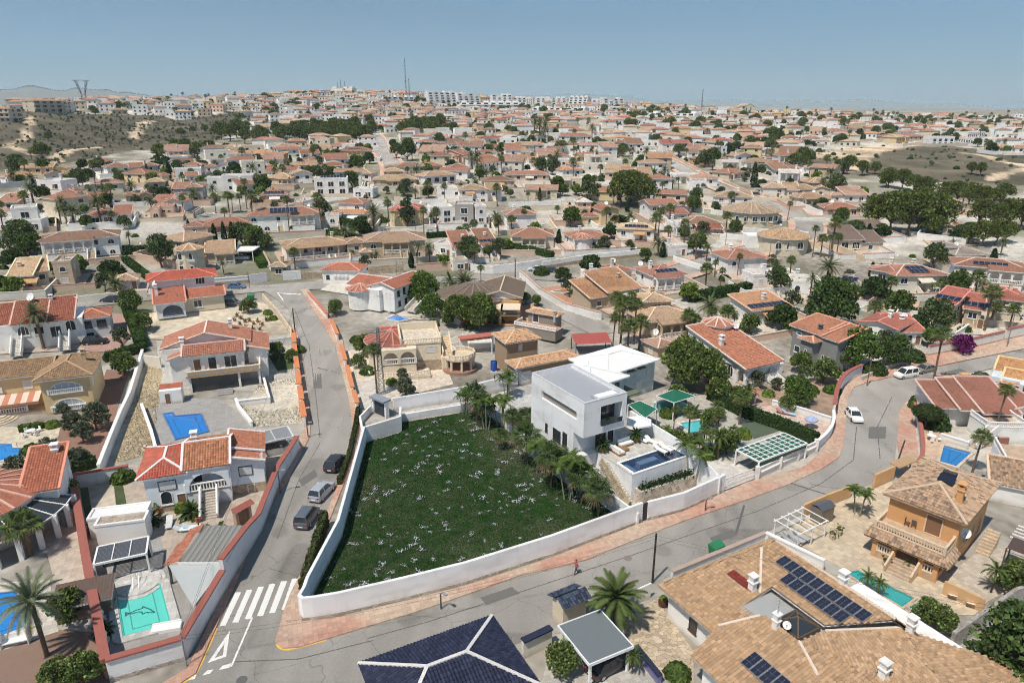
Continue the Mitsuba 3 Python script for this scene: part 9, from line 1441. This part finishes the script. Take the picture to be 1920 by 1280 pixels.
T=Thing('carport','flat white carport beside the cream tower house','carport',(-70.02,169.92),3);T.part('roof','smooth').box(-.5,-1,2.5,5,5,2.75,(0.72,0.7,0.66));[T.part('post','smooth').box(q,-.9,0,q+.2,-.7,2.5,WHITE)for q in(-.4,4.7)];T.part('back_wall','paint').box(-.5,4.8,0,5,5,2.5,(0.1,0.1,0.1));T.done()
def lamp(p,h,label,arm=0.0,c=(0.16,0.15,0.15),r=.07,az=0.0,head=True,lean=0.0):
    T=Thing('street_lamp' if head else 'utility_pole',label,'lamp' if head else 'pole',p,az);m=T.part('post','metal' if head else 'bark');m.tube([(0,0,-.2),(lean*.5,0,h*.5),(lean,0,h)],[r*1.3,r*1.1,r],c,7)
    if head:m.tube([(lean,0,h),(lean+arm*.4,0,h+.25),(lean+arm,0,h+.3)],r*.7,c,5)if arm else None;T.part('lantern','smooth').box(lean+arm-.16,-.12,h+(.24 if arm else-.02),lean+arm+.3,.12,h+(.36 if arm else .3),(0.3,0.3,0.3))
    T.done()
    return(p[0],p[1],h)
lamp((-26.6,68.51),2.64,'slim street lamp on the footway by the red coped wall',.5,az=10);lamp((21.19,64.79),1.35,'short lamp post before the villa street wall',.4);lamp((-6.27,49.39),1.6,'short grey lamp post before the long white lot wall',.5,az=-40);lamp((65.73,106.26),5.46,'curved street lamp beside the white van',.9,(0.5,0.5,0.48),az=30)
w1=lamp((13.09,52.9),5.36,'tall dark utility pole across from the villa gate',head=False,c=(0.05,0.045,0.04),r=.09);lamp((46.58,73.49),4.19,'leaning dark utility pole inside the bend',head=False,c=(0.09,0.08,0.07),r=.09,lean=.5);w2=lamp((-40.32,120.6),6.01,'dark utility pole at the left of the side street',head=False,c=(0.08,0.07,0.06),r=.1);w3=lamp((0.75,154.94),5.3,'dark utility pole at the top of the dead end street',head=False,c=(0.06,0.05,0.05),r=.11);w4=lamp((56.19,99.96),5.22,'rusty brown pole at the bend corner',head=False,c=(0.2,0.12,0.08),r=.07)
w5=lamp((87.51,113.88),6.3,'grey pole with a lamp by the upper street wall at the right',head=False,c=(0.25,0.24,0.22),r=.08);w6=lamp((-25.84,42.88),3.15,'grey pole at the red walled corner by the crossing',head=False,c=(0.3,0.3,0.3),r=.05);lamp((-27.34,82.41),1.98,'short post at the narrowing of the side street',.4);w7=lamp((43.01,243.49),7.34,'pale pole before the big dark pine',head=False,c=(0.4,0.4,0.38),r=.14);lamp((-74.95,170.82),5.08,'dark utility pole beside the blue car',head=False,c=(0.06,0.05,0.05),r=.1)if False else None
for p,h,l in[((-58.49,147.71),3.89,'dark pole beside the lilac wall'),((-27.66,160.18),3.64,'dark pole before the tan stone wall'),((58.88,186.77),4.42,'thin lamp at the upper road'),((66.27,173.3),3.88,'thin lamp on the lower arm of the upper road'),((73.96,180.71),4.3,'slim pole before the orange bow roof'),((-28.05,198.72),4.66,'slim pale pole before the yellow house')]:lamp(p,h,l,head=False,c=(0.2,0.19,0.18),r=.07)
wm=M();T=Thing('overhead_wire','thin dark wires strung between the roadside poles','wire',(0,0),0,0)
for a,b in[(w6,w2),(w1,w6),(w2,w3),(w1,(70,30,9)),(w4,w5)]:
    for o in(0,.35):
        t=np.linspace(0,1,14);za,zb=hg(*a[:2])+a[2]-.2-o,hg(*b[:2])+b[2]-.2-o;T.part('wire','smooth').tube(np.column_stack([a[0]+(b[0]-a[0])*t,a[1]+(b[1]-a[1])*t,za+(zb-za)*t-4*1.2*t*(1-t)]),.012,(0.03,0.03,0.03),4)
T.done()
for p,yaw,l in[((20.26,57.32),32,'green waste container on the near side of the street'),((-55.42,140.03),10,'green waste container at the cactus garden corner')]:
    T=Thing('waste_container',l,'bin',p,yaw);b=T.part('body','smooth');b.add([[-.6,-.4,.15],[.6,-.4,.15],[.6,.4,.15],[-.6,.4,.15],[-.7,-.5,1.0],[.7,-.5,1.0],[.7,.5,1.0],[-.7,.5,1.0]],BOXF,(0.02,0.16,0.07));T.part('lid','smooth').add([[-.72,-.52,1.0],[.72,-.52,1.0],[.72,.52,1.0],[-.72,.52,1.0],[-.68,-.1,1.2],[.68,-.1,1.2],[.68,.4,1.22],[-.68,.4,1.22]],BOXF,(0.03,0.2,0.09));[T.part('wheel','smooth').tube([(q,r_,.1),(q+.08,r_,.1)],.1,BLACK,8)for q in(-.55,.45)for r_ in(-.3,.3)];T.done()
p=(-49.27,152.72);T=Thing('traffic_sign','round blue traffic sign at the top of the side street','sign',p,0);T.part('post','metal').cyl(0,0,0,2.6,.04,.04,GREY,6);T.part('plate','smooth').tube([(0,-.08,2.5),(0,-.04,2.5)],.35,(0.03,0.16,0.42),16);T.parts[-1][1].box(-.08,-.1,2.3,.08,-.081,2.7,WHITE);T.done()
for(x,y),r_,l in[((13.43,49.8),.45,'large brown glazed pot beside the white double gate'),((-21.54,40.57),.3,'clay pot at the bottom edge')][:1]:T=Thing('flower_pot',l,'pot',(x,y));T.part('pot','smooth',smooth=True).tube([(0,0,0),(0,0,.2),(0,0,.55),(0,0,.8)],[.25,.42,.45,.32],(0.09,0.03,0.02),14);T.done();plant('bush_1',x,y,.45,label='small shrub growing in the brown glazed pot',z=hg(x,y)+.75)
# the walking person on the footway
def limb(joints,n=10):
    """one smooth body from hulls of spheres along the bones"""
    man=None
    for(a,ra),(b,rb)in joints:
        h=manifold3d.Manifold.hull_points(np.vstack([np.array(trimesh.creation.icosphere(2,ra).vertices)+a,np.array(trimesh.creation.icosphere(2,rb).vertices)+b]).astype(np.float32));man=h if man is None else man+h
    q=man.refine_to_length(.02).to_mesh();t=trimesh.Trimesh(q.vert_properties[:,:3],q.tri_verts,process=True);trimesh.smoothing.filter_taubin(t,iterations=8);return t
def person(p,yaw,s,label):
    T=Thing('person',label,'person',p,yaw);J=lambda x,y,z:np.array([x,y,z])*s;r=lambda v:v*s;SK,SH,TR=(0.42,0.25,0.17),(0.46,0.10,0.10),(0.055,0.07,0.11)
    hip,ch,nk,hd=J(0,0,.95),J(.02,0,1.32),J(.03,0,1.48),J(.06,0,1.66);body=[((nk,r(.055)),(hd,r(.09))),((hd,r(.095)),(hd+J(.02,0,.05),r(.1))),((hd+J(.09,0,-.02),r(.02)),(hd+J(.08,0,.02),r(.03)))];legs,arms,hands=[],[],[]
    for e,f in((1,.2),(-1,-.2)):
        k,an,toe=J(f*.55+.05,e*.1,.52),J(f*1.5-.04,e*.1,.1),J(f*1.5+.16,e*.11,.04);legs+=[((hip+J(0,e*.09,0),r(.1)),(k,r(.07))),((k,r(.07)),(an,r(.05)))];body+=[((an,r(.045)),(toe,r(.035)))]
        sh,el,wr=J(.0,e*.2,1.42),J(-f*.5,e*.26,1.16),J(-f*.9+.1,e*.25,.95);arms+=[((sh,r(.06)),(el,r(.048)))];hands+=[((el,r(.042)),(wr,r(.03))),((wr,r(.03)),(wr+J(.03,0,-.09),r(.03)))]
        for q in range(4):hands.append(((wr+J(.0+q*.018,0,-.1),r(.011)),(wr+J(.02+q*.018,-e*.02,-.17+abs(q-1.5)*.012),r(.009))))
        hands.append(((wr+J(.04,-e*.01,-.04),r(.012)),(wr+J(.075,-e*.02,-.09),r(.01))))
    torso=[((hip,r(.14)),(ch,r(.15))),((J(.01,-.13,1.38),r(.085)),(J(.01,.13,1.38),r(.085))),((ch,r(.14)),(nk,r(.07)))]+arms;trous=[((hip-J(0,.06,.02),r(.12)),(hip+J(0,.06,-.02),r(.12)))]+legs
    for nm,js,c in(('body',body+hands,SK),('shirt',torso,SH),('trousers',trous,TR)):t=limb(js);m=T.part(nm,'smooth',smooth=True);m.add(t.vertices,t.faces,c)
    t=limb([((hd+J(-.03,0,.05),r(.1)),(hd+J(.0,0,.075),r(.098)))]);m=T.part('hair','smooth',smooth=True);m.add(t.vertices,t.faces,(0.05,0.035,0.03));T.done()
person((6.08,54.13),205,.92,'person in a red shirt and dark trousers walking along the street edge')

for k,v in labels.items():
    w=v.get('label','').split()
    if len(w)>16:v['label']=' '.join(w[:16])if w[15]not in('the','a','of','and')else ' '.join(w[:15])
